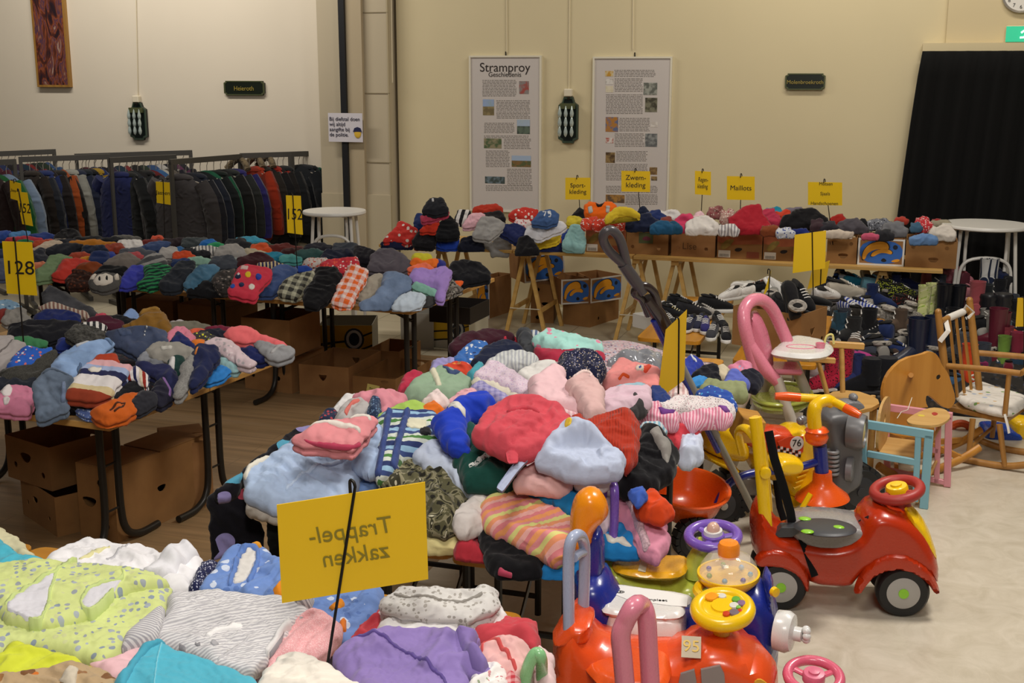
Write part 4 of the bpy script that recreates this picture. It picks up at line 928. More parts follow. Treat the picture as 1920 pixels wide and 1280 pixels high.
# ---------------------------------------------------------------- foreground: sleep sacks and romper suits
c = cloth
c('fg', 'sleep_sack', 'sleep sack', 'cream quilted edge of a sleep sack at the left border', '-30,985 0,991 18,998 47,1021 63,1043 29,1045 -30,1015', fab('D3CDA8'), .0)
c('fg', 'romper_suit', 'romper suit', 'turquoise blue garment at the left border beside the white sleep sack', '-30,1006 0,1010 29,1036 61,1043 83,1050 85,1062 70,1071 29,1073 -30,1080', fab('4FB3C8'), .03)
c('fg', 'sleep_sack', 'sleep sack', 'white sleep sack with faint yellow embroidery at the far table edge', '80,1050 122,1023 140,1021 163,1008 222,1020 262,1020 309,1043 344,1026 365,1028 381,1049 373,1071 356,1106 315,1115 262,1090 163,1075 82,1072', fab('EAE8EA'), .02, .04, .012, over=[('embroidery', strip('150,1064 175,1050 207,1034', 5), fab('E2DCA6'), .001), ('zip', strip('200,1062 222,1046 245,1020', 3), fab('B9B8BC'), .003), ('arm_flap', '262,1084 309,1052 340,1032 366,1034 376,1050 350,1062 320,1092 300,1096', fab('E2E1E5'), .02)])
c('fg', 'trousers', 'trousers', 'navy trousers with white stars beside the white sleep sack', '352,1108 376,1056 397,1050 410,1056 392,1082 374,1108', fab('23264A', 'dots', 'B9BBCB', .35), .03)
c('fg', 'padded_jacket', 'jacket', 'blue quilted baby jacket with orange lining behind the big sign', '368,1108 408,1060 443,1018 464,1034 490,1028 525,1053 600,1080 722,1102 712,1148 660,1205 600,1195 540,1140 455,1112', fab('6E8CC6', 'floral', ['6E8CC6', 'C9D2E4', '5B78B4', '6E8CC6'], 1.6), .035, .04, .016, over=[('lining', '436,1100 455,1050 467,1038 480,1042 480,1060 460,1096', fab('D6D2CC'), .002), ('collar', strip('430,1104 448,1052 464,1034 484,1040 484,1064 466,1098', 9), fab('5F7FBE'), .012), ('orange_facing', '464,1036 474,1026 488,1028 492,1036 478,1038', fab('E09A32'), .01), ('orange_facing', '615,1146 640,1130 648,1140 632,1156', fab('E08A22'), .008), ('orange_facing', '512,1122 530,1112 532,1128 518,1132', fab('E08A22'), .006), ('orange_facing', '634,1200 640,1180 650,1178 650,1196', fab('D9782A'), .008)])
YG = fab('CFD98E', 'floral', ['8E9AA8', '9AA0A6', 'A8B0B8', 'CFD98E', 'CFD98E', 'C9CE96'], 1.1)
c('fg', 'sleep_sack', 'sleep sack', 'pale green quilted sleep sack with small animal print and white lining', '-30,1074 35,1068 146,1066 204,1075 292,1091 322,1106 318,1123 309,1150 233,1202 227,1224 187,1242 125,1226 58,1208 18,1210 -30,1240', YG, .045, .035, .008, lam=.12, over=[
    ('front_panel', '-30,1160 0,1165 14,1182 79,1193 163,1170 210,1135 274,1119 322,1107 292,1094 204,1079 146,1070 35,1072 -30,1078', YG, .022, .006),
    ('lining', '16,1160 44,1138 108,1104 97,1141 82,1182 55,1187 17,1172', fab('D8D6DC'), .002, .030), ('lining', '154,1150 175,1132 233,1119 216,1132 190,1147 172,1167 157,1161', fab('D8D6DC'), .002, .030),
    ('binding', strip('12,1160 44,1136 108,1103 120,1085 146,1066', 5), fab('C4D48A'), .006, .031), ('binding', strip('108,1104 97,1141 80,1190 56,1190', 5), fab('C4D48A'), .006, .031), ('binding', strip('233,1102 234,1117 175,1131 153,1150 157,1163 172,1169 215,1134', 5), fab('C4D48A'), .006, .031),
    ('shoulder_snap', '-6,1078 6,1076 14,1092 4,1104 -6,1096', fab('4A463E'), .004, .02)])
STR = fab('D8D6D6', 'stripe', 'B4B2B6', .22)
c('fg', 'striped_shirt', 'shirt', 'white and grey striped baby shirt in the middle of the foreground', '316,1117 379,1106 437,1113 510,1124 586,1126 578,1150 545,1172 536,1184 504,1231 461,1257 408,1245 344,1219 287,1194 303,1170 309,1147', STR, .075, .03, .007, uvang=82, over=[
    ('sleeve', '311,1146 292,1150 233,1199 227,1222 258,1218 294,1208 305,1184', fab('D0CECE', 'stripe', 'A2A0A6', .22, 40), .02, .008), ('neck_binding', strip('500,1230 534,1183 545,1172', 8), fab('DAD8D8'), .006, .012), ('neckline', '500,1226 516,1200 532,1182 536,1186 520,1214 506,1230', fab('8E8C90'), .001, .008), ('applique', '385,1200 392,1190 410,1182 425,1180 432,1175 452,1174 455,1183 440,1186 425,1186 408,1190 396,1200', fab('EDEBEA'), .004), ('print_mark', strip('336,1214 342,1217 348,1219', 4), fab('8A888C'), .001), ('print_mark', strip('366,1214 372,1216 376,1215', 4), fab('8A888C'), .001), ('print_mark', circ(403, 1215, 8, 12, 5), fab('A9A7AB'), .001), ('hem', strip('408,1243 440,1222 470,1200', 3), fab('C4C2C4'), .002), ('cuff', '540,1128 586,1126 590,1122 584,1140 560,1146 548,1140', fab('C9C7C6', 'stripe', '8F8D90', .2, 20), .02)])
c('fg', 'romper_suit', 'romper suit', 'pale pink crumpled romper below the striped shirt', '165,1244 204,1236 262,1217 297,1210 300,1222 262,1244 233,1266 204,1268', fab('E5B9BE'), .07)
c('fg', 'romper_suit', 'romper suit', 'pink dotted pyjama under the big yellow sign', '498,1256 531,1180 550,1152 584,1141 637,1169 641,1190 603,1226 547,1242 520,1246', fab('E3A5A8', 'dots', 'EFC9CB', .16), .06, .045, .018)
c('fg', 'trousers', 'trousers', 'teal blue baby trousers at the bottom edge', '200,1310 216,1278 250,1240 262,1221 303,1210 365,1229 420,1250 482,1271 484,1310', fab('52AEC4', None), .09, .03, .006, over=[('waistband', '212,1288 250,1238 262,1221 303,1210 312,1214 280,1232 258,1256 232,1300', fab('4AA2BA'), .012), ('side_seam', strip('306,1212 296,1250 290,1300', 2), fab('7CC6D6'), .002)])
c('fg', 'blanket', 'blanket', 'cream cloth at the bottom edge left of the purple jacket', '470,1310 490,1262 531,1227 578,1224 594,1236 684,1287 694,1310', fab('E9E2D6'), .09)
c('fg', 'romper_suit', 'romper suit', 'lime green garment at the bottom left', '-30,1252 26,1205 38,1201 50,1216 117,1225 178,1253 140,1262 100,1258 -30,1274', fab('CFD63E'), .07, .03, .014)
c('fg', 'romper_suit', 'romper suit', 'beige garment with hedgehog print in the bottom left corner', '-30,1266 88,1254 140,1240 181,1252 216,1268 228,1310 -30,1310', fab('B49A76', 'floral', ['7A5230', 'B49A76', 'C9702A', '94683E', 'B49A76'], 2.4), .095, over=[('collar_tag', '110,1290 130,1268 150,1272 140,1310', fab('CFC3AE'), .004)])
c('fg', 'velour_jacket', 'jacket', 'purple velour zip jacket at the bottom of the picture', '617,1241 637,1211 694,1199 734,1187 800,1186 853,1195 899,1194 888,1221 918,1255 906,1266 880,1256 872,1310 678,1310 650,1262', fab('8C78B4'), .085, .045, .012, over=[('zip', strip('662,1208 718,1220 780,1244 830,1276 845,1310', 5), fab('5E4C8E'), .004), ('sleeve', '853,1196 899,1194 888,1221 918,1255 906,1266 882,1254 868,1228', fab('8672AE'), .02)])
c('fg', 'towel', 'towel', 'white terry towel folded in the stack under the grey patterned one', '714,1142 781,1140 880,1146 937,1128 946,1152 916,1176 859,1194 719,1196 712,1178', fab('E8E6E4'), .08, .03, .006, .09, fold=2, over=[('folded_edge', strip('735,1172 800,1162 880,1158 925,1150', 4), fab('C9C7C6'), .002)])
c('fg', 'blanket', 'blanket', 'grey and white leaf-patterned blanket folded on the white towel', '715,1128 750,1099 800,1105 888,1108 894,1099 922,1101 936,1121 931,1132 912,1141 875,1154 781,1148 719,1138', fab('CFCCC8', 'floral', ['9A958E', 'A8A39C', 'CFCCC8'], .7), .13, .025, .010, .05, fold=2, over=[('folded_edge', strip('738,1118 790,1130 860,1134 905,1124', 3), fab('8E8982'), .003)])
c('fg', 'towel', 'towel', 'red terry towel right of the white towel stack', '866,1193 897,1180 931,1152 969,1162 1006,1169 1012,1202 1000,1216 962,1200 934,1209 906,1205', fab('C0434C'), .06, .05, .014)
c('fg', 'towel', 'towel', 'red terry cloth poking out left of the white towel stack', '653,1201 684,1167 718,1140 722,1196 687,1203', fab('BE404A'), .055, .04, .012)
c('fg', 'romper_suit', 'romper suit', 'pale pink crumpled romper with red edging below the red towel', '889,1226 909,1208 962,1198 996,1217 990,1244 969,1268 931,1256 900,1237', fab('E2B0AC'), .08, .05, .02, over=[('red_edging', strip('903,1234 905,1218 925,1216 955,1244 968,1264', 6), fab('C8504E'), .006)])
c('fg', 'romper_suit', 'romper suit', 'white romper with tiny flowers right of the purple jacket', '898,1240 950,1252 950,1310 868,1310 884,1268', fab('E8E4E0', 'floral', ['C98A8E', 'E8E4E0', 'E8E4E0', '9AA88A', 'E8E4E0'], .5), .07, .03, .02)
c('fg', 'romper_suit', 'romper suit', 'red gingham cloth at the bottom beside the green handle', '948,1252 970,1264 990,1310 944,1310', fab('D8A0A0', 'plaid', 'B83A44', .25), .065)
c('fg', 'romper_suit', 'romper suit', 'pale pink towel behind the green handle', '1005,1205 1038,1230 1042,1310 1012,1310 1000,1250', fab('E3C4C4'), .02, .04, .016)
# ---------------------------------------------------------------- centre pile, near part
N_ = lambda *a, **k: cloth('t2', *a, **k)
SPOT = fab('121016', 'floral', ['121016', 'A04050', '8C84B4', '121016', '4E94AE', '121016'], 5.5)
N_('trousers', 'trousers', 'black trousers with big coloured spots hanging off the left table edge', '386,936 420,909 455,886 472,915 472,968 490,982 498,1034 466,1040 437,1032 410,1052 397,1052 393,973', SPOT, z0=.42, tilt=72, th=.03, drop=.05)
N_('trousers', 'trousers', 'black spotted trousers lying under the robe at the left table edge', '400,920 456,880 500,842 548,808 600,790 604,806 560,830 500,858 464,884 440,912', SPOT, .0)
N_('towel', 'towel', 'cream towel hanging over the table edge below the pale blue robe', '456,893 472,900 521,926 540,985 520,984 464,970 458,930', fab('D8D0C4'), z0=.56, tilt=68, th=.02, drop=.05)
N_('apron', 'apron', 'dark green-black cloth hanging beside the cream towel behind the big sign', '498,965 524,960 528,1050 506,1052', fab('151815'), z0=.42, tilt=75, th=.015, drop=.04)
RB = fab('A9BCD8')
N_('bathrobe', 'bathrobe', 'pale blue fleece robe folded with its belt at the near left corner', '455,893 464,877 501,858 546,830 582,842 633,827 680,850 708,866 706,883 678,880 663,910 648,934 577,938 515,946 464,920', RB, .02, .05, .016, lam=.16, rot=35, over=[('belt', strip('546,832 560,846 585,858 615,856 645,842 640,830', 17), fab('9FB4D4'), .018), ('belt', strip('640,834 670,850 700,864 704,878', 13), fab('9FB4D4'), .014), ('front_edge', strip('660,868 610,880 560,900 536,924', 5), fab('B9CAE2'), .01), ('cream_lining', '455,893 464,876 501,857 506,862 472,884 462,900', fab('DDD8C9'), .008)])
N_('bathrobe', 'bathrobe', 'pale blue fleece robe back half behind the pink folded jacket', '660,862 680,818 700,790 726,806 722,840 708,872 690,880', fab('A6BAD8'), .03, .05, .012)
N_('trousers', 'trousers', 'mid blue trousers peeping out between the robe and the camouflage', '660,920 668,888 700,884 716,892 706,916 680,926', fab('6E8CBE'), -.01)
N_('jacket', 'jacket', 'salmon pink folded jacket with white stripe on the pale blue robe', '549,819 582,800 613,791 675,780 695,778 707,783 694,797 676,824 661,836 633,834 594,830 560,826', fab('D98A8E'), .10, .035, .008, .05, fold=2, over=[('white_stripe', strip('578,803 618,800 662,806 676,814', 6), fab('DFD6CC'), .002), ('white_stripe', strip('655,786 690,784 694,792', 7), fab('DFD6CC'), .002), ('red_lining', '566,827 600,830 634,834 662,836 674,828 678,834 650,842 612,838', fab('B23E58'), .01)])
N_('bathrobe', 'bathrobe', 'green, white and navy striped robe with navy belt straps', '703,784 729,771 774,767 819,772 843,819 790,841 756,850 742,872 709,892 706,876 717,814', fab('4A7A3E', 'multi', ['C9CFC4', '2E3A66', '8FB2CC', '3A4A7A', 'C9CFC4'], .85), .04, .04, .008, uvang=90, over=[('belt', strip('731,776 722,818 716,850 708,890', 13), fab('3B4B80'), .014), ('belt', strip('765,774 752,820 744,850 738,878', 12), fab('3B4B80'), .014), ('paper_label', '764,793 800,795 798,811 762,808', fab('D2CEB4'), .002), ('black_patch', circ(798, 815, 11, 10), fab('16161A'), .006)])
CAMO = fab('26241C', 'camo', ['5A573E', '8A8468', '3C3A2A', 'C9C3A8'], .55)
N_('fleece_jacket', 'jacket', 'camouflage fleece jacket right behind the big yellow sign', '706,912 726,884 748,853 774,843 802,860 844,882 874,918 871,953 860,978 835,987 802,978 790,940 746,915', CAMO, .03, .06, .02, lam=.1)
N_('fleece_jacket', 'jacket', 'white-blue fleece with cord beside the green pompom sweater', '772,849 802,825 855,829 882,860 917,882 952,905 950,916 905,918 858,902 830,874 802,866', fab('C4CEE0'), .045, .035, .01, over=[('cord', strip('818,832 836,852 850,872 866,892', 3), fab('A9B6D0'), .004)])
N_('fleece_jacket', 'jacket', 'royal blue fleece with white label left of the red towel', '811,787 834,769 853,746 890,738 912,730 931,752 909,765 880,776 868,797 884,844 837,827 822,804', fab('1F3CB4'), .075, .05, .012, over=[('paper_label', '841,760 873,775 873,786 840,771', fab('D6D2C8'), .002)])
N_('hat', 'hat', 'small orange peaked hat beside the royal blue fleece', '780,772 800,757 814,750 836,770 806,776', fab('DC7022'), .03)
PON = fab('16453C')
N_('sweater', 'sweater', 'dark green sweater with white pompom trim', '857,808 882,789 896,800 909,825 948,845 976,855 986,872 955,902 912,899 873,902 854,855 879,842', PON, .065, .06, .02, lam=.09, over=[('pompom_trim', strip('876,800 886,780 902,766 908,776 892,790', 9), fab('D9DCD6', 'dots', '16453C', .5), .012), ('pompom_trim', strip('880,886 900,872 912,862 920,868', 7), fab('DCDCD8', 'dots', '16453C', .4), .01), ('pompom_trim', strip('930,846 940,852 938,866 924,862', 6), fab('DCDCD8', 'dots', '16453C', .4), .01)])
RT = fab('C84A55')
N_('bathrobe', 'bathrobe', 'coral red fleece robe on top of the centre pile', '888,807 912,766 960,747 1008,751 1053,764 1080,791 1078,804 1047,818 1014,835 974,846 949,840 912,826', RT, .12, .06, .018, lam=.13, rot=150, over=[('belt_end', '946,834 968,822 973,830 972,864 952,865', fab('C24450'), .01, -.01), ('fold_edge', strip('950,782 985,776 1012,790', 6), fab('BE424E'), .01)])
N_('sweater', 'sweater', 'rust red knitted dress right of the coral robe', '1070,780 1090,776 1098,786 1121,780 1166,768 1191,772 1198,808 1193,847 1171,869 1166,849 1123,824 1092,807 1076,800', fab('A8311C', 'knit'), .09, .05, .012)
N_('coat', 'jacket', 'black fleece coat with grey collar right of the pale blue crumpled robe', '1145,883 1168,870 1191,847 1199,805 1216,795 1250,812 1269,847 1263,880 1233,895 1222,913 1166,912', fab('121114'), .05, .06, .016, over=[('grey_collar', '1216,824 1236,816 1260,850 1252,876 1240,862', fab('8A8680'), .012)])
N_('bathrobe', 'bathrobe', 'crumpled pale blue bathrobe with yellow flower, in front of the rust knit', '1006,855 1025,822 1062,803 1104,807 1123,820 1170,850 1165,872 1137,881 1081,882 1047,874', fab('B7C0D6'), .12, .055, .026, lam=.075, over=[('belt', strip('1010,838 985,852 962,878 936,914', 15), fab('A6AEC6'), .01, -.015), ('yellow_flower', circ(1065, 822, 7, 8, 6), fab('D9B63A'), .004)])
N_('romper_suit', 'romper suit', 'peach pink folded romper on the blue towel', '964,900 980,878 1014,865 1047,869 1075,898 1050,910 1002,902', fab('DEB0AC'), .085, .035, .016)
N_('towel', 'towel', 'cream crumpled towel beside the peach romper', '1068,884 1095,872 1148,880 1148,897 1123,909 1081,902', fab('D9CCC2'), .085, .035, .016)
N_('towel', 'towel', 'bright blue terry towel under the peach romper', '967,900 980,890 1008,904 1050,908 1070,902 1098,906 1121,912 1092,927 1073,947 1053,939 1014,919', fab('1E76AE'), .06, .04, .012)
N_('towel', 'towel', 'pink, orange and yellow striped beach towel over the near end', '904,944 916,927 950,899 978,903 1030,928 1070,943 1078,1032 1031,1038 1000,1024 950,994 904,977', fab('D88084', 'multi', ['E59A62', 'D98A8C', 'D2CC7E', 'E0936A', 'E3A8A0'], .75), .055, .03, .01, uvang=62, lam=.16)
N_('trousers', 'trousers', 'black trousers folded over the near end of the table', '900,1001 906,971 938,983 988,1014 1027,1036 1014,1070 969,1074 934,1072 916,1053', fab('0F0E11'), .01, .045, .008, drop=.04, over=[('pink_lining', strip('934,1072 960,1078', 7), fab('A03A50'), .006)])
N_('towel', 'towel', 'red towel heap left of the black trousers', '851,1032 859,1011 900,981 910,1005 914,1045 875,1038', fab('B5323E'), .0, .05, .014)
N_('blanket', 'blanket', 'pale yellow blanket at the near table end beside the sign', '788,986 831,988 880,996 861,1020 796,1022', fab('DCCF92'), .0, .03, .008)
N_('romper_suit', 'romper suit', 'off-white baby trousers left of the striped beach towel', '848,963 869,942 925,903 940,918 908,951 906,976 875,990 854,985', fab('DAD2CC'), .035, .04, .01)
N_('towel', 'towel', 'blue towel at the near end under the beach towel', '1012,1070 1031,1042 1072,1032 1100,1040 1096,1078 1020,1078', fab('1C6FAC'), .0, .04, .01)
N_('bathrobe', 'bathrobe', 'pink bathrobe with fluffy trim behind the purple handle', '1149,918 1177,917 1204,949 1246,976 1255,1004 1232,1039 1204,1028 1184,985 1156,970', fab('D88EA4'), .02, .05, .014, over=[('fluffy_trim', strip('1160,918 1180,950 1196,985 1214,1030', 15), fab('E2C4CA', 'fur', 'CFA8B2'), .014)])
N_('towel', 'towel', 'blue towel with paper strip below the pink bathrobe', '1120,982 1164,971 1202,1017 1194,1038 1140,1036 1112,1010', fab('1D74B0'), .0, .045, .01, over=[('paper_label', '1134,1012 1172,1018 1186,1030 1140,1026', fab('D5D2C6'), .002)])
N_('hat', 'hat', 'orange-red knitted hat beside the orange bucket', '1188,936 1223,915 1265,955 1240,968 1197,955', fab('D0451A'), .05, .05, .012)
N_('hat', 'hat', 'blue cap on the orange-red knitted hat', '1178,920 1204,911 1213,926 1196,944', fab('3A5AAE'), .075, .03, .006)
N_('romper_suit', 'romper suit', 'white and pink pyjama between purple handle and pink bathrobe', '1112,905 1140,898 1160,914 1158,960 1130,985 1110,960', fab('E0CBD0'), .02, .04, .016)
# ---------------------------------------------------------------- centre pile, middle and far part
N_('jacket', 'jacket', 'sage green jacket with pale strap at the left of the centre pile', '755,734 779,710 810,694 827,685 858,694 883,710 871,731 836,743 785,743', fab('8CA48A'), .03, .04, .01, over=[('strap', strip('808,696 818,712 824,732', 10), fab('D2CDB4'), .008), ('navy_neckline', strip('832,690 846,706 862,698', 7), fab('3A4A6E'), .004)])
N_('hat', 'hat', 'pinkish white baby hat below the sage green jacket', '791,751 819,727 843,751 819,757', fab('E2CFCB'), .05)
N_('romper_suit', 'romper suit', 'pink crumpled romper left of the lime green cloth', '659,740 695,733 743,733 764,741 756,759 717,776 709,759 678,748', fab('D58A96'), .02, .04, .022)
N_('t_shirt', 't-shirt', 'grey t-shirt with coral neckline at the left edge of the centre pile', '626,784 647,752 678,744 700,766 680,784 650,790', fab('ADA8A6'), .01, over=[('neckline', strip('648,782 656,762 674,752', 6), fab('CF6F66'), .006)])
N_('trousers', 'trousers', 'navy and red printed leggings at the left corner of the centre pile', '597,788 608,769 627,764 635,780 622,792', fab('2A3048', 'floral', ['A8424A', '2A3048', 'A8424A'], .7), 0)
N_('trousers', 'trousers', 'navy trousers with circle print beside the pink romper', '690,771 698,741 711,744 711,778', fab('2C3C58', 'dots', '6E8AAA', .5), .03)
N_('t_shirt', 't-shirt', 'white t-shirt with blue edge above the navy printed leggings', '623,767 647,739 669,739 661,756', fab('D6D4D2'), .0)
N_('romper_suit', 'romper suit', 'lime green cloth behind the striped robe', '707,778 743,760 774,750 798,757 795,774', fab('A3C25A'), .03)
BL_ = fab('D9C6D2', 'floral', ['CBA8BE', 'D9C6D2', 'B9A2C4'], .4)
N_('blanket', 'blanket', 'lilac baby blanket folded on top of the cream one', '889,702 905,685 921,673 943,682 996,716 996,726 974,734 941,714', BL_, .06, .02, .006, .03, fold=1)
N_('blanket', 'blanket', 'cream baby blanket folded underneath the lilac one', '885,714 903,694 941,708 990,728 992,738 972,745 941,733', fab('D9D2BE'), .03, .025, .006, .05, fold=2)
N_('blanket', 'blanket', 'lavender checked cloth below the folded cream blanket', '880,724 900,712 945,736 968,748 950,756 905,742', fab('A9A2C8', 'plaid', '7C78AE', .3), .015)
N_('blanket', 'blanket', 'pale pink blanket in the middle of the centre pile', '992,714 1014,696 1042,680 1055,690 1063,710 1078,732 1100,757 1105,778 1053,756 997,742', fab('E2BCC0'), .05, .045, .008, lam=.15)
N_('t_shirt', 't-shirt', 'white shirt behind the pale pink blanket', '967,698 1002,680 1039,674 1046,684 996,711', fab('DAD7D2'), .03)
N_('blanket', 'blanket', 'dusty pink rolled blanket beside the pale pink one', '1062,714 1087,699 1104,699 1123,713 1131,735 1131,771 1104,776 1081,743', fab('D4AEAA'), .07, .05, .006, over=[('roll_edge', strip('1074,712 1094,704 1110,708 1106,716', 5), fab('E4CAC4'), .008)])
N_('blouse', 'blouse', 'dark navy blouse with paisley print', '1043,684 1053,665 1081,654 1109,656 1129,668 1135,687 1123,707 1098,702 1061,714', fab('1C1F3A', 'floral', ['B9A890', '1C1F3A', '1C1F3A', '8C8AA0'], .45), .05, .05, .014)
N_('t_shirt', 't-shirt', 'coral shirt with a red and blue flower', '1128,713 1152,682 1160,668 1194,680 1235,687 1235,724 1202,724 1152,721', fab('DD8A86'), .03, .025, .008, over=[('flower', circ(1200, 696, 9, 9, 6), fab('D5C7B8'), .003), ('flower_centre', circ(1200, 696, 4, 8, 3), fab('3A5A9E'), .004), ('red_patch', '1204,694 1216,688 1222,694 1208,704', fab('C8432E'), .003), ('neckline', strip('1160,716 1168,708 1180,712', 5), fab('CF4E22'), .006)])
N_('t_shirt', 't-shirt', 'pale mauve shirt right of the dusty pink roll', '1127,734 1163,722 1218,722 1221,751 1187,756 1156,773 1127,776', fab('D2B4C0'), .045, .03, .012)
N_('sweater', 'sweater', 'dark grey crumpled cardigan on the mauve shirt', '1169,767 1180,738 1194,730 1215,749 1211,764 1187,771', fab('3E3C3C'), .06, .035, .016)
N_('plastic_bag', 'bag', 'clear shiny plastic bag of folded clothes at the far end', '1138,675 1166,661 1222,656 1241,665 1238,688 1194,686 1160,674', plain('8A8C92', .12, .1, .8), .04, .05, .018, lam=.04)
for a in [('trousers', 'trousers', 'light blue printed strip under the coral shirt', '1150,724 1205,716 1216,726 1160,732', fab('9CC0CE'), .03),
    ('sweater', 'sweater', 'dark blue sleeve beside the yellow edgeways sign', '1216,742 1222,722 1240,724 1262,750 1244,760 1224,756', fab('26386E'), .03),
    ('sweater', 'sweater', 'maroon sweater at the far left of the centre pile', '840,644 867,625 912,617 957,620 965,631 912,641 851,655', fab('3A1622'), .03),
    ('t_shirt', 't-shirt', 'crimson top lying on the maroon sweater', '910,632 941,621 976,637 937,644', fab('A82A3A'), .045),
    ('t_shirt', 't-shirt', 'blue t-shirt with white print below the maroon sweater', '852,667 884,639 914,639 909,672 884,683 852,680', fab('3A6AB0', 'floral', ['D5D8DC', '3A6AB0', '3A6AB0', '223A6A'], 1.2), .03),
    ('t_shirt', 't-shirt', 'navy t-shirt with round neck right of the blue printed one', '882,678 910,648 941,636 969,640 982,653 920,676 904,684', fab('1B2138'), .05),
    ('trousers', 'trousers', 'dark grey trousers left of the mint shirt', '970,617 991,613 999,631 1006,653 985,657 974,636', fab('3C3E42'), .04),
    ('t_shirt', 't-shirt', 'white striped collar shirt left of the mint shirt', '988,618 1012,622 1018,640 1004,648 994,630', fab('C9CBC8', 'stripe', '5A6A8A', .5), .045),
    ('t_shirt', 't-shirt', 'mint green shirt with pink print at the far end', '995,633 1033,613 1053,621 1081,627 1128,639 1128,650 1095,654 1053,657 1031,646', fab('A4D6CC', 'floral', ['A4D6CC', 'A4D6CC', 'D98AA0'], 2), .06),
    ('sweater', 'sweater', 'crimson sweater under the mint shirt', '1003,650 1053,656 1090,655 1130,660 1136,670 1047,674 1011,663', fab('AA2E44'), .02),
    ('t_shirt', 't-shirt', 'white printed long shirt in front of the navy t-shirt', '908,680 941,659 980,656 1007,665 999,683 952,680 927,694', fab('C7C9C6', 'stripe', 'A9ABB0', .4), .06),
    ('trousers', 'trousers', 'black trousers with teal cuff beside the white printed shirt', '948,682 975,672 1000,662 1008,676 990,692 968,694', fab('14171E'), .045),
    ('t_shirt', 't-shirt', 'lavender shirt at the left edge below the blue print', '808,695 812,673 867,671 853,692', fab('9A94C4'), .0),
    ('romper_suit', 'romper suit', 'red and orange romper above the sage green jacket', '826,686 856,677 884,684 878,700 842,697', fab('C9442E', 'floral', ['D98A3A', 'C9442E', 'DDA0A8'], 1.4), .02),
    ('romper_suit', 'romper suit', 'teal sleeve beside the folded lilac blanket', '876,700 898,676 906,682 890,706', fab('4A9AA8'), .03),
    ('sweater', 'sweater', 'crimson rolled sweater left of the sage green jacket', '746,731 757,704 771,695 793,697 777,714', fab('B03048'), .0),
    ('romper_suit', 'romper suit', 'pink printed romper below the sage jacket', '838,752 866,730 890,728 902,744 870,754', fab('DDA6AE', 'floral', ['C87A88', 'DDA6AE'], .8), .04),
    ('romper_suit', 'romper suit', 'pale pink fleece right of the folded blankets', '950,758 985,742 1040,756 1090,780 1060,790 1000,770', fab('E6C7C8', 'stripe', 'D9A4AC', .4), .04)]:
    N_(*a)
PS = fab('E6BCC8', 'stripe', 'D07A92', .3)
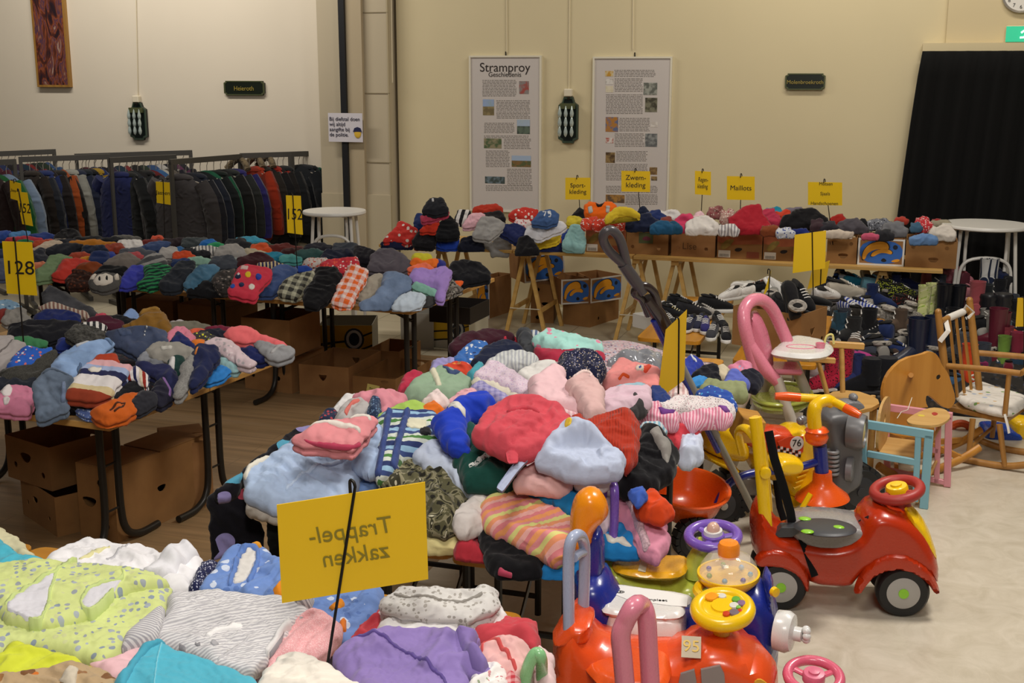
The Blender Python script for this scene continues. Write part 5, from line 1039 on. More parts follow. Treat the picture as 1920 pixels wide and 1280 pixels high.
for a in [('dress', 'dress', 'pink striped dress with purple bow left of the wire stake', '1190,772 1217,753 1236,751 1243,771 1273,772 1269,792 1212,785', PS, .04, .03, .012, None, None, None, [('bow', '1233,772 1244,768 1268,770 1262,778 1240,780', fab('6A3A80'), .006)]),
    ('blouse', 'blouse', 'white blouse with tiny flowers behind the push handle', '1234,754 1271,741 1312,743 1363,750 1381,764 1372,773 1329,769 1295,771 1247,768', fab('DCD3D2', 'floral', ['A8707E', 'DCD3D2', '8A8A8A'], .3), .04),
    ('dress', 'dress', 'pink striped dress with purple sleeve right of the wire stake', '1269,778 1312,767 1363,765 1372,778 1362,787 1329,783 1295,794', PS, .055, .03, .012, None, None, None, [('sleeve', '1344,768 1362,764 1370,772 1360,778', fab('7A4690'), .008)]),
    ('shorts', 'shorts', 'blue swimming shorts with white flowers', '1305,733 1332,722 1372,736 1381,759 1346,752 1314,745', fab('2E4E9E', 'floral', ['B9C4DC', '2E4E9E', '4A9AD0'], .8), .05),
    ('trousers', 'trousers', 'khaki green trousers behind the blue swimming shorts', '1313,726 1326,707 1346,714 1398,715 1401,738 1363,738 1332,726', fab('8A9068'), .03),
    ('t_shirt', 't-shirt', 'periwinkle blue shirt beside the doll high chair', '1353,723 1369,691 1384,693 1407,717 1381,725', fab('5A66B4'), .045),
    ('trousers', 'trousers', 'royal blue trousers with white stripe behind the yellow edgeways sign', '1281,676 1295,664 1319,676 1310,687 1297,704 1281,699', fab('2A3A96'), .03, .03, .01, None, None, None, [('stripe', strip('1294,668 1306,684', 3), fab('C9CBD4'), .003)]),
    ('sweater', 'sweater', 'black sweater at the far right of the centre pile', '1296,701 1320,684 1346,683 1353,697 1348,716 1312,709', fab('14141C'), .02),
    ('sweater', 'sweater', 'beige knotted scarf-like top on the black sweater', '1342,688 1355,682 1367,690 1362,706 1350,704', fab('C2B59A'), .045),
    ('t_shirt', 't-shirt', 'pink printed shirt at the far right edge of the pile', '1363,687 1384,678 1407,678 1411,694 1381,697', fab('D0809A', 'floral', ['9AA6C4', 'D0809A', 'D0809A'], .9), .02),
    ('t_shirt', 't-shirt', 'small bright blue bundle behind the khaki trousers', '1294,711 1312,703 1328,709 1319,720 1300,720', fab('3A86C8'), .035),
    ('bib', 'bib', 'white and pink ruffled bundle right of the yellow edgeways sign', '1246,742 1256,722 1280,716 1292,738 1276,750', fab('E2D2CE', 'stripe', 'C9A2A0', .5), .04),
    ('sleep_sack', 'sleep sack', 'white-blue crumpled romper left of the yellow motorbike', '1272,814 1286,798 1312,803 1318,848 1295,862 1274,858', fab('C2CADC'), -.03, .04, .024),
    ('jacket', 'jacket', 'red hooded top above the white-blue crumpled romper', '1246,807 1244,787 1277,789 1314,793 1309,804 1276,811 1272,830', fab('C8404A'), .0),
    ('t_shirt', 't-shirt', 'light grey-blue top above the black fleece coat', '1195,806 1206,791 1238,790 1250,806 1216,814', fab('BFC6C8', 'stripe', '7AA4B8', .4), .04),
    ('trousers', 'trousers', 'black trousers under the high chair legs', '1380,700 1412,690 1432,704 1420,724 1396,718', fab('1B1B26'), 0)]:
    z_ = dict(zip(('lift', 'th', 'wr', 'drop', 'tilt', 'z0', 'over'), a[5:])); z_ = {k: v for k, v in z_.items() if v is not None}
    N_(*a[:5], **z_)
# ---------------------------------------------------------------- left jeans table
J = lambda h, s=1.0: fab(h, 'denim', None, s)
K_ = lambda *a, **k: cloth('t3', *a, **k)
K_('hoodie', 'hoodie', 'light grey hoodie at the left edge of the jeans table', '-12,630 22,628 26,637 46,642 34,656 10,686 -12,696', fab('A39C9A'), .03, over=[('seam', strip('-5,672 14,652 26,638', 2), fab('6E6866'), .003)])
K_('t_shirt', 't-shirt', 'bright blue t-shirt with white print near the left edge', '13,685 34,657 50,648 83,654 98,649 74,675 57,686 22,691', fab('2A5AB4', 'floral', ['2A5AB4', 'D0D4DC', '2A5AB4', 'C86A6E'], 1.0), .055)
K_('trousers', 'trousers', 'dark spangled trousers folded under the blue printed t-shirt', '0,695 22,688 58,683 83,662 107,652 88,688 74,708 34,711 7,708', fab('33322E', 'dots', '5C5A54', .12), .035, .03, .008, .05, fold=2)
K_('trousers', 'trousers', 'dark navy jeans folded below the spangled trousers', '-10,708 10,706 74,708 71,730 26,728 -10,736', fab('20242E'), .015)
K_('t_shirt', 't-shirt', 'pink t-shirt with white print at the left front edge', '-12,750 10,723 31,720 68,729 60,752 54,772 31,770 -12,764', fab('C87A94'), .01, over=[('white_print', '0,736 8,726 18,724 24,732 20,744 8,748', fab('DAD2D0'), .002), ('white_print', '6,752 14,748 20,754 16,762 8,762', fab('D2C8C6'), .002)])
K_('jeans', 'jeans', 'grey-blue jeans hanging over the front table edge', '63,716 77,700 96,687 120,697 134,704 129,735 127,762 96,776 72,784 66,745', J('4A5666'), .015, tilt=52, over=[('pocket', '116,720 124,718 123,756 113,758', J('56637A'), .004), ('waistband', strip('80,701 98,690 130,704', 4), J('3E4A5A'), .006)])
K_('jeans', 'jeans', 'light blue jeans rolled, lying behind the striped jumper', '99,683 110,664 138,650 165,641 206,636 212,642 191,660 170,676 152,684 150,700 127,703 109,697', J('6E86A8'), .06, .04, .012, over=[('waistband', strip('196,638 211,644', 7), J('60789A'), .008), ('cuff', strip('152,682 146,700', 5), J('4A6080'), .006), ('paper_label', '142,652 166,644 168,649 144,657', fab('B9BCC0'), .002)])
SW = fab('8E3A24', 'multi', ['C9B78C', 'D8D2D0', 'D8D2D0', '23264A', '9AA8C8', 'D4A4A8', 'A83A1E', 'A83A1E'], 1.0)
K_('knitted_jumper', 'sweater', 'ribbed jumper striped rust, cream, white, navy, blue and pink', '122,733 134,714 150,697 156,685 174,673 186,665 215,661 225,681 243,683 238,699 225,713 212,726 205,738 181,747 151,744 127,739', SW, .05, .03, .006, lam=.2, uvang=-72, ufit=.125, over=[('paper_label', '164,696 176,692 192,694 186,702 170,702', fab('D9D2C6'), .003)])
K_('jumper', 'sweater', 'striped cuff of a second jumper right of the ribbed jumper', '232,706 242,690 254,685 277,702 276,720 261,716 256,707', fab('C9BCA6', 'multi', ['8E2A22', 'D8D2D0', '22264C', 'D8D2D0'], .5), .05, over=[])
K_('trousers', 'trousers', 'black trousers folded under the ribbed jumper', '125,737 181,746 208,731 230,707 267,707 270,732 241,744 215,763 163,758 141,754', fab('16161A'), .02, .035, .008, fold=2)
K_('trousers', 'trousers', 'rust orange trousers folded at the front right corner', '168,769 198,757 241,736 267,735 250,750 256,764 232,780 208,789 194,788 179,779', fab('BF5A1C'), .015, .04, .012, over=[('drawstring', strip('206,776 222,762 236,758 228,770 214,778', 3), fab('4A2410'), .004)])
K_('t_shirt', 't-shirt', 'blue and white printed cloth below the orange trousers', '142,766 174,755 170,767 188,785 155,776', fab('5A6EA6', 'floral', ['5A6EA6', 'B9C2D4'], .5), .0)
K_('trousers', 'trousers', 'charcoal trousers hanging off the right corner behind the orange ones', '240,754 266,731 291,735 292,754 262,772 249,773', fab('2A2A30'), .01, tilt=40)
K_('sweater', 'sweater', 'dark purple-edged jacket right of the charcoal trousers', '282,744 292,716 306,706 320,732 322,742 300,758', fab('232230'), .01, tilt=34, over=[('purple_edge', strip('306,708 320,732 318,744', 5), fab('7A5A90'), .005)])
K_('denim_jacket', 'jacket', 'dark denim jacket with metal buttons behind the light jeans', '199,620 223,617 249,612 283,612 310,620 314,642 290,644 272,668 258,664 250,657 213,642', J('28324A'), .05, .035, .012, over=[('button', circ(275, 618, 2.2, 8), plain('C9CCD0', .2, .8), .004), ('button', circ(272, 624, 2.2, 8), plain('C9CCD0', .2, .8), .004), ('button', circ(271, 631, 2.2, 8), plain('C9CCD0', .2, .8), .004), ('button', circ(233, 627, 2.2, 8), plain('C9CCD0', .2, .8), .004), ('pocket', '220,624 244,620 248,634 226,638', J('323E58'), .004)])
K_('fur_vest', 'vest', 'grey shaggy fur vest behind the rolled light jeans', '122,625 138,609 172,611 203,625 183,640 151,647 136,634', fab('55534E', 'fur', '2A2926'), .06, .045, .012)
K_('jacket', 'jacket', 'ochre brown jacket at the back of the jeans table', '228,610 258,600 265,583 297,577 309,590 320,608 319,622 283,617', fab('7E5A24'), .05, .05, .018, over=[('collar', strip('262,590 280,580 300,582', 7), fab('8E6A30'), .01)])
K_('jeans', 'jeans', 'royal navy jeans folded at the back left', '65,590 83,580 117,579 149,588 149,600 100,606 68,603', fab('1A2458'), .06, .03, .006, .05, fold=2)
K_('jeans', 'jeans', 'blackish jeans stack under the royal navy jeans', '16,608 60,599 150,601 158,616 130,631 60,638 16,633', fab('17171D'), .02, .03, .008, fold=3)
K_('jeans', 'jeans', 'charcoal jeans leaning diagonally over the back of the table', '80,549 93,534 107,539 167,574 185,588 176,595 150,582 107,572 80,564', J('26262A'), .03, .03, .006, over=[('waistband', strip('84,550 96,538', 7), J('303036'), .006)])
K_('blouse', 'blouse', 'cream striped blouse in front of the charcoal jeans', '70,575 100,564 133,577 160,582 169,598 143,588 117,578', fab('AFA294', 'stripe', '7A5A50', .5), .035)
K_('t_shirt', 't-shirt', 'blue and white tie-dye shirt at the back left edge', '-10,565 13,561 37,569 44,586 27,592 -10,580', fab('7A9AB4', 'floral', ['C9D2D8', '7A9AB4', '4A6A8A'], 1.2), .03)
K_('sweater', 'sweater', 'red-brown sweater at the left edge below the tie-dye shirt', '-10,582 17,579 29,593 13,600 -10,594', fab('7A2F2A'), .02)
K_('t_shirt', 't-shirt', 'white striped hat-like top behind the fur vest', '140,612 160,603 190,604 200,612 180,620 152,616', fab('CFCBC6', 'stripe', '2A2A2E', .7), .06)
rowof('t3', 'in the back of the jeans table', [('blob', 30, 604, 40, 26, '8A8680', 'pale grey vest', 'vest'), ('long', 45, 646, 62, 16, '3E7A50', 'green trouser leg', 'trousers'), ('blob', 60, 634, 34, 14, '4A4642', 'grey sock bundle', 'socks'), ('blob', 64, 632, 22, 14, '7A2A2C', 'dark red bundle', 'sweater'), ('long', 100, 634, 60, 20, '1B1C26', 'black cotton leggings', 'leggings'), ('fold', 130, 652, 36, 18, '26357A', 'deep blue tee', 't-shirt'), ('long', 196, 612, 50, 20, '4A1E2E', 'wine sweater', 'sweater'), ('blob', 190, 600, 18, 13, 'C03A52', 'cherry red sock', 'socks'), ('tri', 246, 602, 34, 22, '7A94C0', 'light blue collar', 'shirt'), ('long', 215, 606, 60, 16, '15161A', 'black sweatpants', 'trousers')], th=.02, lift=.02)
K_('sweater', 'sweater', 'pink sweater right of the dark denim jacket', '310,627 329,613 346,612 365,630 355,640 336,633 315,640', fab('CF7C90'), .04, .035, .014)
K_('t_shirt', 't-shirt', 'navy triangle of a folded shirt before the pink sweater', '320,640 334,619 365,646 356,652', fab('20285A'), .05)
K_('shorts', 'shorts', 'grey chino shorts in the middle of the right table', '273,654 294,640 337,641 365,654 363,666 334,669 317,674 286,666', fab('908C84'), .055, .03, .008, over=[('paper_label', '302,652 324,654 322,662 302,660', fab('B9B6AE'), .002)])
K_('jeans', 'jeans', 'faded grey jeans with back pocket below the chino shorts', '258,671 270,659 315,664 319,678 288,684', J('6E7076'), .04)
K_('trousers', 'trousers', 'dark blue trousers below the faded grey jeans', '256,675 288,682 315,682 336,706 324,738 306,715 286,699 256,690', fab('23264A'), .02, .035, .01)
K_('t_shirt', 't-shirt', 'white and dark green folded cloth beside the chino shorts', '314,690 318,672 330,666 344,668 342,692 334,700 326,692', fab('1C3834'), .035, over=[('white_fold', '315,690 318,674 329,676 327,694', fab('CFCCCA'), .006)])
K_('trousers', 'trousers', 'speckled grey trousers hanging at the table side', '342,680 360,661 363,689 348,726 337,740 325,738 339,702', fab('8A8884', 'dots', '5E5C5A', .2), .03, tilt=30)
K_('jeans', 'jeans', 'navy sweatpants with an orange mark hanging at the table side', '361,659 370,645 406,646 410,663 389,692 372,716 356,721 362,685', fab('1E2446'), .045, .04, .012, over=[('orange_mark', strip('366,668 371,659', 4), fab('D9823A'), .003)])
K_('t_shirt', 't-shirt', 'bright blue t-shirt lying at the right table edge', '375,710 391,692 403,679 432,692 417,706 391,714', fab('2E78BE'), .02, .03, .016)
K_('trousers', 'trousers', 'pale teal trousers at the right table edge', '406,665 415,656 434,676 451,683 444,692 423,690 410,679', fab('8FB2B4'), .025)
K_('blouse', 'blouse', 'pale pink and grey printed blouse at the right table edge', '382,640 406,632 432,636 448,652 465,669 478,677 468,684 442,675 423,663 406,653', fab('C9B4B8', 'floral', ['A8A0A2', 'C9B4B8', 'D8C8CA'], 1.2), .045)
K_('jeans', 'jeans', 'navy blue jeans under the coral jumper', '437,636 458,642 483,654 506,667 489,674 465,671 447,651', fab('1C2454'), .02)
K_('hoodie', 'hoodie', 'grey melange hoodie at the far right end of the jeans table', '473,633 492,637 518,648 544,648 552,656 544,665 518,671 504,667 481,646', fab('8C8C8E'), .03, .03, .01, over=[('cuff', strip('508,664 520,654 536,652', 5), fab('A5A4A4'), .006)])
K_('sweater', 'sweater', 'coral pink jumper at the far right end of the jeans table', '421,625 432,613 463,609 485,624 511,632 540,646 533,651 501,641 475,634 458,637 435,632', fab('E0696C'), .06, .03, .01)
rowof('t3', 'at the right back of the jeans table', [('long', 352, 616, 62, 14, '6E6A5C', 'olive rolled trousers', 'trousers'), ('blob', 334, 612, 26, 12, 'A8A0A0', 'greyish baby top', 't-shirt'), ('long', 372, 624, 24, 9, 'CF5A40', 'orange-red strip', 't-shirt'), ('blob', 380, 634, 40, 12, '3C3A38', 'dark printed leggings', 'leggings', 'floral', ['C9C83E', '3C3A38', '6A6A66']), ('long', 404, 632, 50, 16, '1C1D2A', 'dark navy sweatshirt', 'sweater'), ('long', 412, 618, 40, 8, '6E2036', 'maroon shirt', 't-shirt'), ('blob', 446, 646, 34, 14, '4A3424', 'brown belt bundle', 'trousers'), ('blob', 372, 646, 22, 10, 'D9772E', 'orange scrap', 't-shirt')], th=.02, lift=.03)
# ---------------------------------------------------------------- second row: sweaters and jeans
Q_ = lambda *a, **k: cloth('t4', *a, **k)
for a in [('sweatshirt', 'sweater', 'sage green sweatshirt right of the 128 sign', '66,505 83,497 93,478 117,476 137,482 115,494 104,512 95,520 68,523', fab('6E8460'), .02),
    ('t_shirt', 't-shirt', 'bright red t-shirt with white print on the second-row table', '98,515 108,503 120,484 150,484 174,490 165,497 144,500 132,511 120,520', fab('B8382E'), .025),
    ('trousers', 'trousers', 'black trousers below the bright red t-shirt', '94,520 118,516 132,512 128,528 100,527', fab('141316'), -.01),
    ('sweater', 'sweater', 'brown patterned sweater left of the animal-face hat', '123,525 133,505 150,502 179,513 169,530 160,536 130,535', fab('2E1A14', 'floral', ['4A2A1C', '2E1A14', '5A3020'], 1.2), .0),
    ('sweater', 'sweater', 'rust brown sweater behind the brown patterned one', '142,502 152,492 180,490 192,496 178,512 158,504', fab('7A3A1C'), .03),
    ('jacket', 'jacket', 'black jacket with white mark behind the animal-face hat', '176,512 192,496 239,499 229,516 200,514 174,520', fab('121215'), .02),
    ('t_shirt', 't-shirt', 'cobalt blue t-shirt right of the animal-face hat', '220,533 233,513 245,497 270,497 275,520 253,531 237,536', fab('3A3FA0'), .01),
    ('sweater', 'sweater', 'green and dark striped sweater on the second-row table', '256,531 273,518 271,497 293,492 322,498 324,518 300,530 283,538', fab('2A7A4A', 'stripe', '16302A', .7, 80), .02),
    ('hoodie', 'hoodie', 'grey hoodie with dark chest stripes behind the green striped sweater', '255,495 270,483 287,472 305,476 315,495 293,496 273,500', fab('8A8886', 'stripe', '4A4A4C', 1.6, 70), .035),
    ('t_shirt', 't-shirt', 'grey-brown t-shirt behind the black jacket', '191,494 222,475 243,472 264,487 239,502', fab('6E6660'), .03),
    ('jeans', 'jeans', 'very dark leather-look trousers with metal tag', '299,528 318,508 336,488 364,488 364,508 350,527 334,541 302,541', fab('23272E'), .015),
    ('jeans', 'jeans', 'teal jeans right of the dark trousers', '344,532 357,512 374,496 400,494 411,501 387,521 368,539 349,536', J('2C5066'), .02),
    ('sweater', 'sweater', 'black and grey printed sweater left of the red bird-print cushion cover', '398,520 411,508 443,503 436,526 430,545 411,543 402,530', fab('3A3634', 'floral', ['8A8078', '1E1C1C', '5A504C'], 1.3), .01),
    ('trousers', 'trousers', 'black sweatpants at the edge below the teal jeans', '347,544 385,523 411,538 428,552 392,553', fab('111114'), -.01),
    ('jeans', 'jeans', 'mid blue jeans right of the red bird-print cushion cover', '477,545 484,536 505,516 511,501 531,494 559,502 541,516 529,534 512,550 486,550', J('2C3E66'), .015),
    ('trousers', 'trousers', 'grey and black cube-patterned trousers', '520,545 533,525 546,516 591,505 582,531 571,545 556,556 529,552', fab('34332F', 'plaid', 'A6A48E', .8, 20), .015),
    ('trousers', 'trousers', 'large black trousers hanging over the second-row edge', '569,547 589,521 595,501 629,498 640,515 629,538 616,557 595,574 571,568', fab('100F12'), .02),
    ('shirt', 'shirt', 'orange, white and navy checked shirt', '622,565 632,539 645,516 654,498 671,496 690,505 681,528 668,547 656,573', fab('D8622A', 'plaid', 'D8C8C4', .8, 20), .02),
    ('trousers', 'trousers', 'beige rolled corduroys beside the checked shirt', '665,555 679,535 694,517 712,510 728,524 722,541 707,557 682,562', fab('9A9284'), .02),
    ('shorts', 'shorts', 'faded denim shorts near the right corner', '673,568 701,553 716,535 720,508 750,510 771,520 769,537 748,549 741,567 724,577 679,576', J('55657E'), .01),
    ('shorts', 'shorts', 'pale blue shorts on the right front corner of the second row', '734,576 748,554 774,545 798,552 788,571 765,579', fab('B6C2CE'), .01),
    ('sweater', 'sweater', 'lavender sweatshirt near the right end of the second row', '767,518 776,502 808,504 834,498 846,507 842,522 834,537 833,561 819,559 819,537 799,532 778,525', fab('9A7EC0'), .03),
    ('t_shirt', 't-shirt', 'red folded shirt below the lavender sweatshirt', '757,541 772,520 790,521 823,537 818,557 796,551', fab('B8352A'), .02),
    ('sweater', 'sweater', 'mint green folded sleeve on the red folded shirt', '772,536 780,526 819,543 817,552 800,546', fab('7FAE9E'), .045),
    ('trousers', 'trousers', 'dark grey trousers at the right edge below the red shirt', '784,574 798,554 821,556 806,570', fab('3A3A3A'), .0),
    ('t_shirt', 't-shirt', 'coral orange top above the lavender sweatshirt', '763,501 797,491 816,503 795,508 774,507', fab('E06E50'), .05),
    ('sweater', 'sweater', 'purple-grey crumpled cardigan in the back right', '690,503 696,477 712,465 731,464 756,475 767,486 774,498 750,507 712,505', fab('514B52'), .03),
    ('jacket', 'jacket', 'black jacket heap left of the purple-grey cardigan', '664,488 666,458 690,464 707,471 696,490', fab('15131A'), .02),
    ('blouse', 'blouse', 'red and white printed blouse behind the black trousers', '598,494 619,485 647,483 669,480 673,496 647,508 609,504', fab('B42E3A', 'floral', ['D8C9C4', 'B42E3A', 'D0503A'], 1.0), .035),
    ('jacket', 'jacket', 'black sports jacket with yellow insert and grey hood at the far right corner', '836,520 846,490 872,486 898,490 918,508 920,519 892,525 862,531', fab('131318'), .015),
    ('hoodie', 'hoodie', 'grey camouflage hoodie at the right edge of the second row', '826,552 832,524 844,519 858,534 868,540 838,551', fab('6E6862', 'camo', ['4A4642', '8E8880', '3A3836', '9E988E'], .6), .0),
    ('t_shirt', 't-shirt', 'small orange cloth at the right edge of the second row', '846,527 868,526 860,536', fab('D85A22'), .02),
    ('sweater', 'sweater', 'yellow t-shirt on the orange one near the right back', '772,484 776,474 806,475 810,484 790,488', fab('BCB42E'), .06),
    ('sweater', 'sweater', 'orange t-shirt below the yellow one near the right back', '770,492 774,482 798,486 822,484 816,496 790,494', fab('DC6A24'), .045),
    ('trousers', 'trousers', 'blue shorts right of the orange t-shirt', '812,498 820,484 834,490 834,502', fab('2A2E7A'), .03)]:
    Q_(*a)
Q_('animal_hat', 'hat', 'grey plush animal-face hat with white face and ears', '167,529 172,517 200,509 217,513 226,516 219,535 197,542 173,537', fab('4E4C4A'), .02, .03, .004, over=[('white_face', '174,528 184,518 200,515 212,520 212,532 197,538 180,536', fab('CFC6BA'), .008), ('eye', circ(187, 527, 4, 10, 6), fab('0D0D0F'), .012), ('eye', circ(200.5, 526, 4, 10, 6), fab('0D0D0F'), .012), ('ear', '167,525 172,516 182,516 176,526', fab('CFC6BA'), .012), ('ear', '213,520 222,514 224,524 216,528', fab('CFC6BA'), .012)])
Q_('cushion_cover', 'cushion cover', 'red cushion cover printed with colourful birds', '427,546 449,498 458,494 511,503 505,518 488,536 477,558 454,554', fab('C03446'), .03, .02, .004, over=[('paper_label', '453,499 466,500 464,508 450,507', fab('C9A8A4'), .002), ('bird_print', circ(446, 520, 6, 8, 5), fab('20243E'), .003), ('bird_print', circ(447, 517, 3, 8, 3), fab('D5D0CC'), .005), ('bird_print', circ(465, 517, 6, 7, 5), fab('D0B02A'), .003), ('bird_print', circ(485, 521, 6, 8, 6), fab('2C3C96'), .003), ('bird_print', circ(436, 538, 5, 8, 5), fab('2A4CA0'), .003), ('bird_print', circ(453, 535, 5.5, 7, 5), fab('23284A'), .003), ('bird_print', circ(472, 539, 6, 8, 6), fab('DAD2C8'), .003)])
A_ = 'on the second-row table'
rowof('t4', A_ + ', third line', [('fold', -4, 520, 40, 34, '4A5268', 'slate blue jeans', 'jeans'), ('blob', 72, 492, 30, 26, '2E3038', 'dark grey sweater', 'sweater'), ('long', 78, 500, 26, 10, 'C8785A', 'salmon bundle', 't-shirt'), ('slant', 112, 474, 60, 18, '22242C', 'blue-black jeans', 'jeans'), ('long', 152, 482, 34, 10, '9A402C', 'brick red top', 't-shirt'), ('long', 165, 488, 22, 8, 'C07E22', 'mustard strip', 't-shirt'), ('fold', 186, 490, 30, 18, '23305A', 'navy striped sock top', 'sweater'), ('blob', 205, 484, 24, 12, '2A3C8A', 'blue hat', 'hat'), ('blob', 252, 482, 26, 10, 'A84A4E', 'rose pink cloth', 't-shirt'), ('blob', 342, 496, 34, 12, '24345C', 'indigo shirt', 'shirt'), ('blob', 344, 486, 34, 16, 'BE4522', 'orange knit', 'sweater'), ('long', 372, 492, 34, 12, '7FA292', 'seafoam top', 't-shirt'), ('blob', 420, 500, 44, 22, '3C4048', 'charcoal jeans', 'jeans'), ('blob', 448, 492, 26, 10, '86908C', 'light grey sleeve', 'sweater'), ('long', 452, 496, 34, 10, '5AA694', 'turquoise cloth', 't-shirt'), ('mound', 480, 496, 60, 22, '3C1C22', 'wine red cardigan', 'sweater'), ('long', 510, 502, 44, 12, 'B9A680', 'sand and navy top', 't-shirt', 'stripe', '23264A'), ('blob', 568, 506, 26, 8, '23408E', 'blue cotton top', 't-shirt')], th=.022, lift=.015)
rowof('t4', A_ + ', second line', [('long', -2, 486, 50, 18, '2A3550', 'steel blue jeans', 'jeans'), ('slant', 88, 468, 40, 16, 'B9A894', 'pale orange top', 't-shirt'), ('long', 90, 462, 44, 14, 'A8442A', 'burnt orange top', 't-shirt'), ('long', 130, 462, 60, 14, '1D1F28', 'near-black jeans', 'jeans'), ('long', 172, 461, 68, 12, 'A86A1E', 'ochre trousers', 'trousers'), ('fold', 178, 474, 40, 14, '1B2438', 'ink blue trousers', 'trousers'), ('blob', 214, 470, 36, 14, '8A3A2A', 'red and brown scarf', 'scarf'), ('fold', 244, 466, 42, 16, 'D0CCC8', 'white shirt', 'shirt'), ('long', 258, 478, 50, 14, '4E5058', 'dark melange top', 't-shirt'), ('slant', 288, 466, 46, 14, '3A4A70', 'faded blue jeans', 'jeans'), ('blob', 318, 480, 30, 18, 'A09C98', 'grey-white top', 't-shirt'), ('long', 334, 474, 26, 12, '2A5A8A', 'sea blue sleeve', 'sweater'), ('long', 366, 476, 40, 12, '26262A', 'soft black vest', 'vest'), ('long', 388, 474, 50, 14, 'C2BEB8', 'white striped top', 't-shirt', 'stripe', '6A6A6A'), ('mound', 432, 480, 50, 22, '928E8A', 'light grey hoodie', 'hoodie'), ('long', 470, 478, 44, 12, 'A89C84', 'beige cardigan', 'sweater'), ('blob', 488, 474, 34, 18, 'BC4A22', 'orange patterned top', 't-shirt'), ('long', 516, 486, 44, 14, '22748E', 'bright teal sweater', 'sweater'), ('long', 544, 488, 30, 12, '4A8C8A', 'blue-green top', 't-shirt'), ('long', 586, 480, 50, 14, '2E4A48', 'bottle green shirt', 'shirt'), ('fold', 594, 496, 42, 12, 'B8AEA8', 'off-white printed top', 't-shirt', 'floral', ['B8AEA8', 'B0402E']), ('fold', 634, 486, 52, 18, '1B1F30', 'dark navy stack', 'sweater')], th=.022, lift=.01)
rowof('t4', A_ + ', line nearest the racks', [('blob', 4, 446, 40, 14, '2E4A90', 'blue fleece', 'sweater'), ('blob', 40, 446, 36, 13, '4E82B4', 'sky blue cap', 'hat'), ('long', 46, 452, 50, 10, 'A83440', 'cherry top', 't-shirt'), ('long', 84, 448, 46, 12, '2A3C78', 'blue denim shirt', 'shirt'), ('long', 48, 456, 22, 8, '1F6A44', 'emerald scrap', 't-shirt'), ('mound', 128, 452, 44, 22, '121114', 'black wool hat pile', 'hat'), ('long', 116, 456, 40, 9, '7A7064', 'taupe top', 't-shirt'), ('long', 176, 452, 60, 10, '1A1A1C', 'black vinyl trousers', 'trousers'), ('long', 214, 456, 50, 12, '17181C', 'jet black jeans', 'jeans'), ('long', 236, 448, 40, 8, '5E5C58', 'grey printed top', 't-shirt'), ('blob', 296, 451, 20, 10, 'B8462C', 'tomato red bundle', 't-shirt'), ('long', 290, 456, 40, 8, '6E2C2A', 'oxblood top', 't-shirt'), ('blob', 330, 458, 44, 12, '2A2024', 'brown-black jacket', 'jacket'), ('fold', 366, 460, 44, 14, '3C4244', 'grey-green trousers', 'trousers'), ('long', 394, 460, 26, 12, '1F5EA0', 'vivid blue sleeve', 'sweater'), ('long', 406, 464, 26, 10, '2E8A5A', 'green sleeve', 'sweater'), ('blob', 446, 462, 40, 16, '2A2A2C', 'black and white sports top', 't-shirt'), ('long', 470, 458, 44, 16, '3A8AA4', 'aqua trouser leg', 'trousers'), ('long', 496, 466, 40, 12, '2E4A3C', 'forest green top', 't-shirt'), ('long', 532, 470, 50, 14, '5A2420', 'dark red shirt', 'shirt'), ('long', 556, 476, 44, 12, '3A1E1E', 'brown cord trousers', 'trousers'), ('long', 600, 470, 46, 16, '22222A', 'black sweat top', 'sweater'), ('fold', 648, 472, 40, 16, '343840', 'grey striped bundle', 'sweater')], th=.02, lift=.0)
